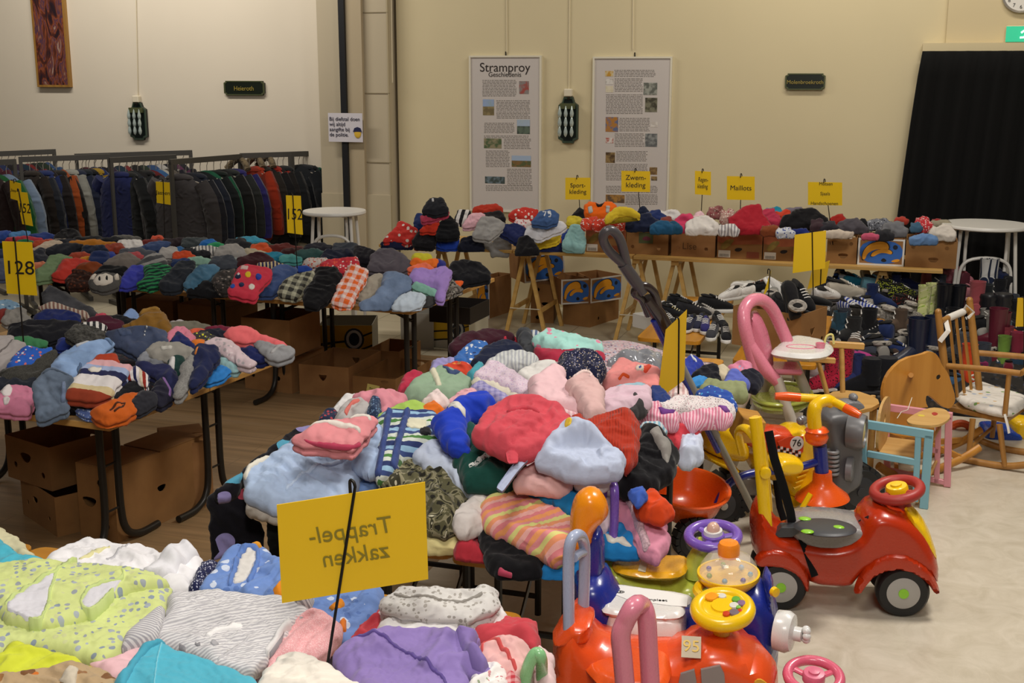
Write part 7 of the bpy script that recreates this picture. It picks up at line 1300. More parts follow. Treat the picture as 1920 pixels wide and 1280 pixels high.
for a in [
 (TR, 1293, 620, -120, '23263C', 'navy trainer with white toe at the front left of the bench'), (TR, 1312, 617, -115, '2A2D40', 'second navy trainer with white toe on the bench'), (TR, 1322, 622, -100, '2E2C66', 'purple-blue trainer behind the white toe caps'),
 (TR, 1336, 634, -110, '3A3A40', 'white and black trainer hanging over the bench front', 'D8D6D0'), (TR, 1360, 638, -95, '1A1A1E', 'black trainer with white rubber toe beside the carton', 'E2E0DC'), (TR, 1349, 615, -80, '1E1E22', 'black trainer touching the plain carton'),
 (TR, 1262, 600, -20, '1B1C20', 'black trainer with yellowish laces on the left bench', 'B9B4AA', 0, 0, 1.1, None, None, None, False, None, 'C9BE8E'), (TR, 1300, 596, -15, '26262A', 'long black trainer with thick grey sole', 'A8A49C', 0, 0, 1.25), (TR, 1236, 590, 150, 'C9C7C4', 'white trainer with looped laces beside the white box'), (TR, 1252, 612, -60, '2A2A2E', 'black and white trainer behind the brown grip', 'CFCDC8'),
 (TR, 1276, 577, 10, '141418', 'black high trainer at the back of the left bench'), (TR, 1342, 586, 5, '1A1A1C', 'long black canvas trainer with white sole', 'D2D0CA', 0, 0, 1.3), (TR, 1322, 580, 170, 'C4C2BE', 'off-white trainer behind the black canvas one'), (TR, 1325, 596, 0, '9A9690', 'pale grey trainer between two black ones'), (TR, 1368, 563, -150, 'D2CFCA', 'white trainer leaning on the carton'), (TR, 1392, 558, -160, 'D8D5D0', 'bright white trainer at the carton corner'), (TR, 1396, 538, -175, 'B9B6AE', 'white-soled trainer turned on its side on top', 'D8D6D2', 80), (TR, 1414, 552, 160, '16161A', 'black trainer with three white stripes'), (TR, 1428, 545, 150, '7A3418', 'black and orange running shoe', '1E1C1C', 0, 0, 1, None, 'floral', ['D4571E', '16161A']),
 # in the carton
 (SL, 1480, 566, 100, '131215', 'black slipper standing up in the plain carton', '1A1A1C', 0, -60, 1.3, .78), (TR, 1497, 572, -60, '0F0F12', 'shiny black shoe in the carton with white badge', '1B1B1E', 0, 20, 1.3, .72), (FL, 1522, 570, -30, '121214', 'black ballet flat in the right half of the carton', '0F0F10', 0, 0, 1.3, .70), (SL, 1452, 560, 60, '7A7872', 'grey furry slipper at the left in the carton', '3A3A3A', 0, -30, 1.2, .72), (TR, 1446, 548, 120, 'C2BFBA', 'white shoe leaning behind the furry slipper', 'D0CEC8', 40, -40, 1.1, .76), (TR, 1545, 562, 20, 'C6C2BE', 'white and black shoe at the carton rim', '2A2A2E', 30, 0, 1.1, .70), (FL, 1462, 575, -80, '1C1C20', 'black flat hanging over the carton rim', '141414', 0, 20, 1.0, .72),
 # pile behind the carton
 (TR, 1572, 527, 60, '1F4AA0', 'royal blue trainer on top right of the yellow sign', 'C9C7C2', 0, -40, 1.1), (TR, 1563, 556, 15, '1C1E2A', 'large dark navy shoe at the sign foot', '8E8A84', 0, 0, 1.5), (TR, 1596, 532, -20, 'B4BEC8', 'white and blue trainer below the royal blue one', '3A7FA8', 20), (TR, 1606, 540, 10, '2A7A94', 'teal trainer under the white-blue one', 'C2C0BC', 0, 0, 1.1), (TR, 1622, 527, 100, 'CFCCC8', 'white trainer standing on its heel', 'D5D2CE', 0, -60), (TR, 1641, 532, 60, 'D2CBC8', 'white and pinkish trainer', 'D2A4A4', 0, -40), (TR, 1663, 524, 90, 'D8D6D2', 'white trainer upright under the table edge', 'DAD8D4', 0, -60, 1.1), (TR, 1680, 532, -30, 'C4C2C0', 'white shoe with grey sole near the table edge', '9A9690', 50), (TR, 1645, 547, 5, '58808E', 'teal-grey shoe with blue sole', '2E8AA4', 0, 0, 1.3), (BO, 1688, 548, 30, '1F2548', 'navy high-top left of the neon-striped shoes', 'A8A6A2'), (BO, 1708, 545, -20, '20264A', 'second navy high-top, right of the first', '8E8C8A'),
 (TR, 1588, 566, 10, 'A69E90', 'long beige canvas shoe in the pile', 'C2BBAE', 0, 0, 1.7), (TR, 1600, 590, -60, '2E3E8A', 'blue and white football shoe', 'C6C6C8', 20, 0, 1.3, None, 'stripe', 'C2C4CA'), (TR, 1622, 590, -30, '2C3C86', 'second blue and white football shoe', 'C6C6C8', 0, 0, 1.2, None, 'stripe', 'B9BCC4'), (BO, 1650, 578, -20, '1D2A52', 'dark blue bootee with bright blue lining', '1A1C2A', 0, 0, 1.2), (TR, 1674, 556, -10, '16181A', 'black shoe with neon yellow flashes', '1C1C1E', 0, 0, 1.3, None, 'dots', 'B9C43A'), (TR, 1692, 560, 20, '17181B', 'second black shoe with neon flashes', '1C1C1E', 0, 0, 1.2, None, 'dots', 'B9C43A'), (TR, 1702, 582, -10, '1E1614', 'black and red shoe left of the flowered boots', '2A1A18', 0, 0, 1.2, None, 'floral', ['8E2A24', '1E1614']), (SL, 1722, 596, 10, '8A8478', 'checked beige slipper near flowered boots', '5A564E', 0, 0, 1.3, None, 'plaid', '5A564E'), (FL, 1668, 590, 40, '4A2440', 'plum ballet shoe in the shoe pile', '2A1A24', 0, 0, 1.2), (FL, 1652, 592, 10, '5A1E2E', 'burgundy flat shoe in the shoe pile', '241418', 0, 0, 1.2), (TR, 1612, 604, 30, '2A2622', 'dark brown leather shoe below the football shoes', '1A1816', 0, 0, 1.3),
 (SL, 1634, 618, -120, '9A6A2E', 'tan suede slipper with open back', '6A4A24', 0, 0, 1.2), (SL, 1650, 612, -110, 'A2702F', 'second tan suede slipper', '6A4A24', 0, 0, 1.2), (SL, 1684, 612, 5, '8E8880', 'grey fluffy slipper in the middle of the pile', '6A645C', 0, 0, 1.6, None, 'fur', ['5A554E']), (SL, 1712, 608, 15, '9A948C', 'second grey fluffy slipper right of the first', '6A645C', 0, 0, 1.4, None, 'fur', ['5A554E']),
 (RN, 1734, 598, 60, 'C2C686', 'pale yellow flowered rain boot', 'B9B48E', 0, 0, 1.3, None, 'floral', ['8AA83A', 'C2C686', 'D8D4A8'], ), (RN, 1748, 594, 60, 'C6C98C', 'second pale yellow flowered rain boot', 'B9B48E', 0, 0, 1.3, None, 'floral', ['8AA83A', 'C6C98C', 'D8D4A8']), (RN, 1778, 612, 40, '14161C', 'tall black rubber boot behind the rocking chair', '1A1A1C', 0, 0, 1.6, None, None, None, True), (RN, 1796, 608, 60, '15171C', 'second tall black rubber boot', '1A1A1C', 0, 0, 1.5, None, None, None, True), (SL, 1762, 532, 10, 'C87A88', 'pink plush slipper on the pile', 'A85A6A', 0, 0, 1.5), (SL, 1786, 530, -10, 'CC7E8C', 'second pink plush slipper on the pile', 'A85A6A', 0, 0, 1.5), (RN, 1808, 540, 90, '8E3A4A', 'dusty red rain boot lying at the back', '5A2430', 0, 80, 1.2), (RN, 1848, 545, 60, '20283E', 'navy and white striped rain boot', '2A2A30', 0, 0, 1.3, None, 'stripe', 'C4C4C2'), (RN, 1860, 545, 60, '20283E', 'second navy and white striped rain boot', '2A2A30', 0, 0, 1.3, None, 'stripe', 'C4C4C2'), (PU, 1886, 548, 100, '1A2448', 'navy puffer boot lying behind the striped boots', '14161E', 0, 75, 1.3), (RN, 1828, 600, 70, '9A4A50', 'dull red tall boot behind the rocking chair', '5A2A2E', 0, 0, 1.5), (TR, 1818, 562, 20, 'B07078', 'pink-brown shoe right of the plush slippers', 'C4A4A4', 0, 0, 1.2), (BO, 1862, 588, 10, '24282C', 'dark grey winter boot behind the puffers', '16181A', 0, 0, 1.5), (PU, 1872, 618, -30, '1C1C20', 'black shiny puffer boot', '141416', 0, 0, 1.5, None, None, None, True), (PU, 1892, 614, 20, '1D1D21', 'second black shiny puffer boot', '141416', 0, 0, 1.5, None, None, None, True), (SL, 1876, 634, -10, 'C04A20', 'orange slipper in front of the puffer boots', 'A83A18', 0, 0, 1.4), (RN, 1846, 664, 120, '5A1E2C', 'wide burgundy rubber boot', '3A141E', 0, 0, 1.7, None, None, None, True), (RN, 1870, 660, 80, '5E202E', 'second burgundy rubber boot', '3A141E', 0, 0, 1.5, None, None, None, True), (RN, 1886, 672, 60, '8A3A44', 'pink-red rain boot with green top', '5A2A2E', 0, 0, 1.2),
 # lower front
 (RN, 1694, 700, 200, '1B2238', 'big navy rubber boot in front, left of the horse head', '14161E', 0, 0, 1.9, None, None, None, True), (RN, 1722, 690, 190, '1C243C', 'second big navy rubber boot', '14161E', 0, 0, 1.8, None, None, None, True), (BO, 1606, 636, 170, '1A1A1C', 'black ankle boot under the tan slippers', '2A2826', 0, 0, 1.5), (BO, 1580, 650, 185, '2A2A2A', 'dark grey boot right of the carton', '1A1A1A', 0, 0, 1.4), (TR, 1640, 640, 190, '1E2024', 'black loafer in the middle front', '16161A', 0, 0, 1.4), (FL, 1660, 648, 10, '20264A', 'navy flat in front of the fluffy slipper', 'C2C0BC', 0, 0, 1.4), (TR, 1615, 668, 175, '23262E', 'charcoal trainer with pale sole', '8E8C88', 0, 0, 1.5), (TR, 1650, 672, 180, '2A3A6A', 'blue trainer with white sole above the black puffers', 'CFCDC8', 0, 0, 1.3), (FL, 1646, 684, 0, '1B1B1E', 'black flat with white sole', 'D2D0CC', 0, 0, 1.5), (RN, 1606, 700, 150, 'B03A7A', 'magenta rain boot lying behind the red spotted ones', '7A2A56', 0, 70, 1.3), (RN, 1628, 700, 160, 'A8367A', 'second magenta rain boot, lying', '7A2A56', 0, 70, 1.3), (RN, 1540, 732, 200, 'A8203A', 'red rain boot with black spots', 'C2B8B0', 0, 0, 1.4, None, 'dots', '121014'), (RN, 1566, 730, 200, 'A8203A', 'second red rain boot with black spots', 'C2B8B0', 0, 0, 1.4, None, 'dots', '121014'), (PU, 1610, 740, 180, '14151A', 'black quilted boot behind the wooden doll chair', '101014', 0, 0, 1.5), (PU, 1638, 738, 170, '17181E', 'second black quilted boot', '101014', 0, 0, 1.5), (BO, 1660, 736, 150, '1C1E2A', 'blue-black boot at the horse neck', '121218', 0, 0, 1.5), (RN, 1590, 730, 190, '2A3260', 'dark blue rain boot with pale sole', 'C4C2C0', 0, 0, 1.2), (TR, 1520, 712, 180, 'B8A8A8', 'pale pink shoe beside the red spotted boots', 'D5D0CC', 0, 0, 1.2),
 (TR, 1886, 706, 170, '24384A', 'dark teal suede shoe under the rocking chair arm', '1A2630', 0, 0, 1.7), (RN, 1806, 716, 90, 'C8421C', 'orange-red boot seen through the chair slats', 'A83218', 0, 0, 1.4), (RN, 1836, 712, 90, 'B8307A', 'bright pink boot seen through the chair slats', '8A2A5A', 0, 70, 1.4), (RN, 1872, 690, 90, '6A8A3A', 'green rain boot behind the chair arm', '4A6A2A', 0, 0, 1.2), (RN, 1896, 688, 90, '9A3A50', 'raspberry rain boot at the right edge', '6A2A3A', 0, 0, 1.3), (TR, 1800, 735, 20, '3A5A7A', 'steel blue shoe on the floor behind the cushion', 'C4C2BE', 0, 0, 1.3), (TR, 1915, 655, 160, '3A3A40', 'dark shoe at the right picture edge', 'C0BCB8', 0, 0, 1.4)]:
    shoe(*a)
rg = random.Random(11); dk = [('1A1B20', 'blackish'), ('3A3E48', 'slate'), ('141417', 'jet black'), ('3A2A22', 'dark brown'), ('23305A', 'dark blue'), ('5A4A3E', 'taupe'), ('4A4A4E', 'graphite'), ('6A1E2A', 'wine red'), ('8A8680', 'ash grey'), ('2E4A5A', 'petrol')]
KD = {TR: 'trainer', FL: 'flat', BO: 'bootee', SL: 'slipper'}; od = ['first', 'second', 'third', 'fourth', 'fifth', 'sixth', 'seventh', 'eighth', 'ninth', 'last']
for i in range(70):
    row = i//10; px = 1548+(i % 10)*40+rg.uniform(-12, 12)+row*3; py = [572, 594, 612, 632, 654, 676, 700][row]+rg.uniform(-5, 5); hx, nm = rg.choice(dk); kd = rg.choice([TR, TR, FL, BO, SL])
    shoe(kd, px, py, rg.uniform(0, 360), hx, '%s %s in the shoe pile, %s row from the back, %s from the left' % (nm, KD[kd], od[row], od[i % 10]), rg.choice(['2A2826', '6A6660', 'B8B4AC', '1A1A1A']), sc=rg.uniform(1.15, 1.5), z=interp(SHZ, py)-(.03 if row < 3 else .0))
t = carton((1372, 645), (1499, 665), 573, .471, .36, 'plain cardboard carton full of black shoes at the front of the shoe benches', [], side=[('h', .45, .5, .06), ('o', .85, .2, .035)], col=0)
HM = fab('2A2724', 'floral', ['35353A', '3A322A', '1E1E20', '3A3E50', '5A564E'], 2.2)
heap('shoe_heap', 'tangle of dark shoes underneath the visible pairs', [(-.55, 8.82, .30), (.9, 8.82, .30), (.9, 9.9, .46), (-.55, 9.9, .46)], .3, .05, HM, 30, 20)
heap('shoe_heap', 'tangle of dark shoes sloping down to the floor in front', [(-.6, 8.2, .0), (.9, 8.2, .0), (.9, 8.83, .3), (-.6, 8.83, .3)], .3, .03, HM, 30, 16)
# ================================================================ ride-on toys and wooden toys
def PL(V, t=0): return lambda l: [tuple((lambda v: (v.x, v.z))(V.q(x, y, t))) for x, y in (pts_(l) if isinstance(l, str) else l)]
SAX = lambda a, b, t: (a, t, b)     # outline in the local x-z plane, thickness along y
def toy(name, label, cat, V, z=0): return thing(name, label, cat, V.o + Vector((0, 0, 0)), V.rot)
RED = plastic('B42E06'); ORG = plastic('EC5A12'); YEL2 = plastic('F2C40E'); BLU = plastic('1C2A86'); PNK = plastic('DC8296'); GRY = plastic('8C8886'); DGR = plain('3A3B3F', .45); LIM = plastic('8CCB2A'); TYRE = plain('131314', .55); WHT = plastic('DAD8D4'); LGR = plastic('C9D24E'); PUR = plastic('7A58B4'); GBL = plastic('A8B2CC')
def wheel(t, c, R, wdt, disc, hub, name='wheel', tread=False):
    c = Vector(c); m = MB(); q = .25*R
    m.lathe([(R*.62, -wdt/2), (R*.9, -wdt/2), (R, -wdt*.3), (R, wdt*.3), (R*.9, wdt/2), (R*.62, wdt/2)], c, (0, 1, 0), 36); o = m.build(name, TYRE, t)
    if tread:
        m = MB()
        for k in range(18):
            a = 2*pi*k/18; m.box(c+Vector((R*math.cos(a), 0, R*math.sin(a))), (.022, wdt*.9, .03), Matrix.Rotation(-a, 3, 'Y'))
        m.build('tread', TYRE, o, smooth=False)
    MB().lathe([(R*.68, -wdt*.46), (R*.6, -wdt*.52), (.01, -wdt*.54)], c, (0, 1, 0), 36).build('wheel_disc', disc, o)
    MB().lathe([(R*.2, -wdt*.5), (R*.19, -wdt*.6), (.004, -wdt*.62)], c, (0, 1, 0), 20).build('hub_cap', hub, o)
    return o
def steer(t, c, R, r, ax, ring, hubm, hubr, name='steering_wheel', hubh=.02):
    c = Vector(c); o = MB().torus(c, R, r, ax, 40, 12).build(name, ring, t); A = Vector(ax).normalized()
    sp = MB()
    q = A.to_track_quat('Z', 'Y').to_matrix()
    for k in range(3):
        d = q @ Vector((math.cos(k*2.094+.5), math.sin(k*2.094+.5), 0)); sp.tube([c-A*.008, c+d*(R-r*.4)-A*.002], r*.75, 8, flat=.6)
    sp.build('spokes', ring, o)
    MB().lathe([(hubr, -.01), (hubr, hubh*.4), (hubr*.9, hubh*.7), (hubr*.5, hubh*.75), (hubr*.48, hubh), (.003, hubh*1.05)], c, A, 28).build('horn_button', hubm, o)
    return o
# ---------------------------------------------------------------- (1) orange-red ride-on car with yellow safety bar
V = VP((1463, 1146), (1694, 1158)); t = toy('ride_on_car', 'orange-red ride-on car with yellow safety bar and red steering wheel on the floor', 'ride-on toy', V); p = PL(V)
D = .30
body = p('1409,1000 1413,1050 1424,1066 1440,1062 1472,1066 1502,1084 1517,1110 1604,1116 1614,1098 1640,1076 1682,1066 1722,1080 1750,1100 1761,1118 1771,1112 1771,1062 1752,1016 1728,986 1700,968 1664,957 1634,962 1616,985 1602,1012 1560,1022 1500,1012 1462,1000 1442,962 1426,955 1412,972')
m = MB(); pillow(m, body, D/2, .06, lambda a, b, k: (a, D/2+k, b), 1, .016); m.build('body', RED, t)
for nm, arc in (('fender', '1600,1116 1606,1088 1628,1054 1668,1034 1710,1040 1744,1066 1766,1112 1756,1118 1740,1094 1712,1076 1682,1068 1646,1078 1624,1100 1616,1116'), ('fender', '1412,1052 1424,1034 1456,1026 1492,1040 1516,1072 1520,1110 1510,1112 1498,1082 1470,1066 1440,1062 1424,1066')):
    for y in (.012, D-.012):
        m = MB(); pillow(m, p(arc), .03, .02, lambda a, b, k: (a, y+k, b), 1); m.build(nm, RED, t)
seat = p('1474,1004 1496,1030 1548,1050 1600,1046 1626,1024 1634,1004 1622,992 1560,984 1500,984'); m = MB(); pillow(m, seat, .125, .03, lambda a, b, k: (a, D/2+k, b), 1); m.build('seat', GRY, t)
zt = max(b_ for a_, b_ in seat); c = V.h(1547, 989, zt+.004); pad = MB().ell(c, (.125, .10, .016), 32, 10).build('seat_pad', DGR, t)
for x, y, rr in ((1509, 972, .026), (1514, 996, .026), (1572, 988, .024)):
    k = V.h(x, y, c.z+.012); MB().ell(k, (rr, rr*.8, .006), 20, 8).build('green_button', LIM, pad)
nose = p('1701,962 1726,972 1752,1006 1770,1060 1764,1068 1744,1052 1722,1026 1706,996'); m = MB(); pillow(m, nose, .115, .03, lambda a, b, k: (a, D/2+k, b), 1); m.build('front_panel', YEL2, t)
wr_ = 47*(V.o-CAMP).length/F*.98
for x, y, far in ((1694, 1113, 0), (1464, 1105, 0), (1694, 1113, 1), (1464, 1105, 1)):
    k = V.q(x, y, 0); k.z = wr_; k.y = D-.03 if far else .035
    o = wheel(t, k, wr_, .07, plain('A9A5A0', .35), LIM)
    if far: o.rotation_euler = (0, 0, 0)
sw = V.q(1682, 918, D/2); steer(t, sw, .092, .022, (-.22, -.12, 1), plain('A4302A', .45), YEL2, .046, hubh=.03)
MB().tube([V.q(1690, 965, D/2), V.q(1684, 925, D/2)], [.05, .04], 16).build('steering_column', plain('A4302A', .45), t)
bar = [V.q(1440, 1030, .05), V.q(1434, 960, .05), V.q(1428, 890, .05), V.q(1421, 820, .05), V.q(1416, 782, .05)]
MB().tube(spline(bar, 5), .026, 12, flat=.7).build('safety_bar', YEL2, t)
MB().tube(spline([V.q(1440, 1010, D-.05), V.q(1438, 940, D-.05), V.q(1430, 860, D-.06), V.q(1420, 800, D-.1), V.q(1416, 785, .05)], 5), .022, 12, flat=.7).build('safety_bar', YEL2, t)
MB().tube(spline([V.q(1432, 885, .045), V.q(1424, 840, .08), V.q(1409, 812, .14), V.q(1394, 802, .2), V.q(1384, 812, .26), V.q(1392, 850, .3)], 6), .02, 10, flat=.8).build('arm_ring', YEL2, t)
MB().lathe([(.024, 0), (.022, .02), (.004, .024)], V.q(1435, 885, .03), (0, -1, 0), 20).build('pivot_cap', YEL2, t)
STR_ = fab('101012')
MB().tube([V.q(x, y, q_) for x, y, q_ in ((1441, 808, .04), (1452, 860, .03), (1468, 910, .03), (1482, 960, .06), (1486, 985, .1))], .018, 8, flat=.2).build('strap', STR_, t)
MB().tube([V.q(x, y, q_) for x, y, q_ in ((1500, 1000, .05), (1512, 1030, .015), (1522, 1060, .0), (1528, 1080, -.012))], .02, 8, flat=.2).build('strap', STR_, t)
MB().tube([V.q(x, y, q_) for x, y, q_ in ((1455, 900, .2), (1462, 950, .18), (1470, 975, .16))], .014, 8, flat=.2).build('strap', STR_, t)
MB().prism(p('1454,1006 1466,992 1502,992 1498,1002 1488,1010 1460,1011'), lambda a, b, k: (a, .02+k, b), 0, .06).build('buckle_plate', DGR, t, smooth=False, bevel=.004)
MB().tube([V.q(1612, 976, .1), V.q(1628, 968, .06), V.q(1636, 984, .03)], .009, 8, flat=.5).build('strap_end', STR_, t)
# ---------------------------------------------------------------- (2) tricycle with orange bucket and push handle
V = VP((1300, 1042), (1556, 1008)); t = toy('tricycle', 'tricycle with orange rear bucket, yellow handlebar and long push handle', 'tricycle', V)
q = V.q
c = q(1294, 917, .12); R = 72*((V.o+V.n*.12-CAMP).length)/F
MB().lathe([(R*.3, -R*.78), (R*.55, -R*.74), (R*.78, -R*.45), (R*.92, -R*.02), (R*1.02, 0), (R*1.03, R*.06), (R*.96, R*.07), (R*.88, 0), (R*.74, -R*.4), (R*.5, -R*.62), (.004, -R*.66)], c, (-.02, -.22, 1), 40).build('bucket', ORG, t)
wheel(t, q(1302, 1008, 0)*1, .095, .06, plain('3A3A3C', .5), plain('B8B0A0', .4), 'rear_wheel', True)
wheel(t, q(1352, 945, .36), .105, .06, plain('3A3A3C', .5), plain('B8B0A0', .4), 'rear_wheel', True)
MB().tube([q(1302, 1008, .02), q(1352, 945, .34)], .012, 8).build('rear_axle', STEEL, t)
MB().tube(spline([q(1318, 985, .12), q(1340, 955, .12), q(1368, 905, .12), q(1420, 885, .12), q(1480, 880, .12), q(1530, 866, .12)], 6), .02, 12).build('frame_tube', BLU, t)
m = MB(); pillow(m, PL(V, .12)('1440,868 1452,852 1474,850 1494,854 1500,866 1494,884 1470,890 1444,884'), .075, .03, lambda a, b, k: (a, .12+k, b), 1); m.build('seat', YEL2, t)
MB().tube([q(1541, 888, .12), q(1537, 835, .12)], .034, 14).build('head_tube', BLU, t)
MB().lathe([(.03, -.04), (.05, -.025), (.058, .0), (.05, .02), (.058, .03), (.045, .045), (.03, .05)], q(1531, 818, .12), (0, 0, 1), 26).build('steering_collar', ORG, t)
MB().tube(spline([q(1528, 802, .12), q(1526, 776, .12), q(1532, 758, .12), q(1548, 750, .12), q(1560, 754, .12)], 5), [.034]*10+[.03]*11, 12).build('stem', YEL2, t)
MB().tube([q(1562, 753, .12), q(1556, 748, .16), q(1500, 745, .22)], .021, 12).build('handlebar', YEL2, t)
MB().tube([q(1562, 753, .12), q(1574, 758, .06), q(1586, 765, .02)], .021, 12).build('handlebar', YEL2, t)
MB().tube([q(1500, 745, .22), q(1476, 743, .24), q(1453, 742, .26)], [.022, .023, .017], 12).build('grip', ORG, t)
MB().tube([q(1584, 764, .02), q(1600, 772, -.02), q(1613, 779, -.05)], [.022, .023, .016], 12).build('grip', ORG, t)
MB().lathe([(.045, 0), (.048, -.05), (.07, -.075), (.125, -.12), (.132, -.135), (.115, -.13)], q(1542, 884, .12), (-.05, 0, 1), 30).build('fender', ORG, t)
fw = q(1546, 965, .12); wheel(t, fw, .09, .05, plain('3A3A3C', .5), YEL2, 'front_wheel', True)
for e in (-.05, .05): MB().tube([q(1544, 925, .12+e), fw+Vector((.0, e, 0))], .014, 8).build('fork', YEL2, t)
MB().tube([q(1520, 925, .12-.05), q(1505, 950, .12-.05), q(1500, 975, .12-.05)], .014, 8).build('fork_guard', YEL2, t)
MB().box(fw+Vector((-.08, -.12, -.03)), (.07, .1, .025), bev=.006).build('pedal', plain('D2501A', .4), t, smooth=False)
# push handle
ph = lambda x, y, k=.05: q(x, y, k-.47*(990-y)/550)
MB().tube([ph(1430, 990), ph(1330, 795)], .017, 12).build('push_pole', plain('8F8E80', .4), t)
MB().tube([ph(1342, 818), ph(1244, 622)], .021, 12).build('push_pole', plain('8C8B88', .35), t)
MB().tube([ph(1346, 846, .03), ph(1225, 600, .03)], .013, 10).build('blue_rail', BLU, t)
GRP = plain('2E2320', .22, 0, .5, .4)
MB().tube([ph(1254, 626), ph(1232, 588), ph(1212, 560)], [.034, .033, .026], 12).build('grip_sleeve', GRP, t)
MB().tube(spline([ph(1216, 590), ph(1204, 562), ph(1190, 550), ph(1196, 538), ph(1212, 536), ph(1226, 548), ph(1232, 566), ph(1236, 590)], 6), .017, 10).build('handle_loop', GRP, t)
GLY = plain('4A4648', .3, .1)
MB().tube([ph(1205, 548), ph(1186, 520), ph(1168, 494)], [.022, .026, .024], 12).build('upper_stem', GLY, t)
MB().tube(spline([ph(1168, 494), ph(1142, 470), ph(1131, 448), ph(1136, 434), ph(1148, 432), ph(1160, 444), ph(1168, 466), ph(1176, 500)], 6, False), .019, 12).build('handle_loop', GLY, t)
# ---------------------------------------------------------------- (3) yellow toy motorbike
V = VP((1365, 985), (1612, 966)); t = toy('toy_motorbike', 'yellow and grey ride-on motorbike numbered 76 with round headlight', 'ride-on toy', V); q = V.q; p = PL(V, .14)
AXM = lambda a, b, k: (a, .14+k, b)
def pil(name, l, hw, R, mat, y=.14, par=None):
    m = MB(); pillow(m, PL(V, y)(l), hw, R, lambda a, b, k: (a, y+k, b), 1); return m.build(name, mat, par or t)
pil('tail', '1310,806 1318,788 1340,782 1366,792 1392,812 1402,840 1394,862 1366,862 1330,850 1312,838', .10, .05, YEL2)
pil('tail_lip', '1311,838 1330,848 1366,862 1384,876 1370,884 1338,868 1314,856', .085, .02, YEL2)
pil('body_shell', '1440,830 1462,806 1486,792 1512,796 1524,822 1524,866 1516,900 1494,926 1476,928 1450,900 1420,890 1400,870 1404,846', .12, .05, YEL2)
pil('tank', '1404,812 1440,796 1478,800 1504,812 1510,840 1480,852 1440,846 1408,840', .105, .04, plastic('D4451E'))
sd = q(1492, 832, .018); pn = MB().prism([tuple((lambda v: (v.x, v.z))(q(x, y, .018))) for x, y in pts_('1458,828 1480,818 1506,818 1505,846 1490,856 1462,840')], SAX, .012, .012).build('side_sticker', plain('D4451E', .4), t, smooth=False)
MB().lathe([(.036, 0), (.035, .003)], q(1494, 831, .012), (0, -1, 0), 24).build('number_disc', WHT, pn)
text('76', .05, pn, q(1494, 831, .007), INK, name='number')
ck = MB()
for i in range(8):
    for j in range(2):
        if (i+j) % 2 == 0:
            a = q(1460+i*5.6, 838+j*6+i*1.5, .01); ck.box(a, (.0125, .002, .0135))
ck.build('checker_squares', INK, pn, smooth=False)
ck = MB()
for i in range(8):
    for j in range(2):
        if (i+j) % 2: a = q(1460+i*5.6, 838+j*6+i*1.5, .01); ck.box(a, (.0125, .002, .0135))
ck.build('checker_squares', WHT, pn, smooth=False)
pil('seat', '1366,800 1400,808 1440,826 1446,838 1420,842 1384,828 1366,814', .08, .02, plastic('C8401C'))
pil('front_fairing', '1530,772 1560,762 1596,762 1610,790 1612,850 1612,900 1590,920 1560,930 1540,912 1546,860 1534,820', .09, .05, plain('5E5E60', .4))
c = q(1590, 806, .07); MB().lathe([(.085, 0), (.09, -.06), (.082, -.085), (.07, -.085), (.066, -.07)], c, (-.75, .55, 0), 30).build('headlight_rim', plain('6A6A6C', .35), t)
MB().lathe([(.066, -.07), (.05, -.078), (.004, -.084)], c, (-.75, .55, 0), 30).build('headlight_lens', plain('D2C88A', .2), t)
MB().lathe([(.062, 0), (.062, -.03), (.05, -.036), (.004, -.036)], q(1588, 878, .06), (-.75, .55, 0), 26).build('lower_disc', plain('77777A', .35), t)
sp = MB()
for i in range(6): sp.torus(q(1560, 846+i*8, .05), .03, .009, (0, 0, 1), 16, 6)
sp.build('spring_fork', plain('8A8A8C', .35, .3), t)
pil('instrument_panel', '1566,756 1584,748 1606,748 1616,756 1614,764 1590,768 1570,766', .05, .01, plain('77777A', .3))
MB().ell(q(1600, 744, .14), (.022, .03, .02), 14, 8).build('mirror', plain('7E7E80', .25), t)
MB().ell(q(1504, 788, .02), (.03, .02, .026), 14, 8).build('mirror', plain('8A8A8C', .2, .4), t)
wheel(t, q(1604, 915, .14), .125, .12, plain('2A2A2C', .5), plain('2A2A2C', .5), 'front_wheel', True)
wheel(t, q(1366, 925, .14), .115, .12, plain('2A2A2C', .5), plain('2A2A2C', .5), 'rear_wheel', True)
pil('engine_block', '1366,888 1400,884 1440,892 1442,918 1400,926 1370,916', .07, .015, plain('77746E', .35, .3))
pil('lower_panel', '1440,905 1476,920 1500,926 1490,946 1460,944', .08, .02, YEL2)
rb = MB()
for i in range(5): rb.tube([q(1500-i*3, 876+i*10, .015), q(1520-i*5, 870+i*10, .025)], .008, 6)
rb.build('cooling_ribs', YEL2, t)
# ---------------------------------------------------------------- (4) wooden doll high chair, blue and pink sides
V = VP((1618, 936), (1732, 953)); t = toy('doll_high_chair', 'wooden doll high chair with one blue and one pink side frame', 'toy chair', V); q = V.q
LB = plain('7FB0BE', .45); LP = plain('D8929C', .45); PLY = wood('CFA768', 'BD9252', 4, 0, .5)
def fr(m, a, b, w_, h_, y): return m.bar(q(*a, y), q(*b, y), h_, w_, .003)
for y, col, off in ((0, LB, (0, 0)), (.42, LP, (0, 0))):
    pass
m = MB(); fr(m, (1612, 793), (1750, 815), .045, .022, 0); fr(m, (1616, 800), (1622, 930), .038, .022, 0); fr(m, (1742, 815), (1732, 953), .042, .022, 0); fr(m, (1722, 815), (1716, 940), .03, .02, 0); fr(m, (1626, 850), (1716, 866), .035, .02, 0); m.build('blue_side_frame', LB, t, smooth=False)
m = MB(); B2 = .40
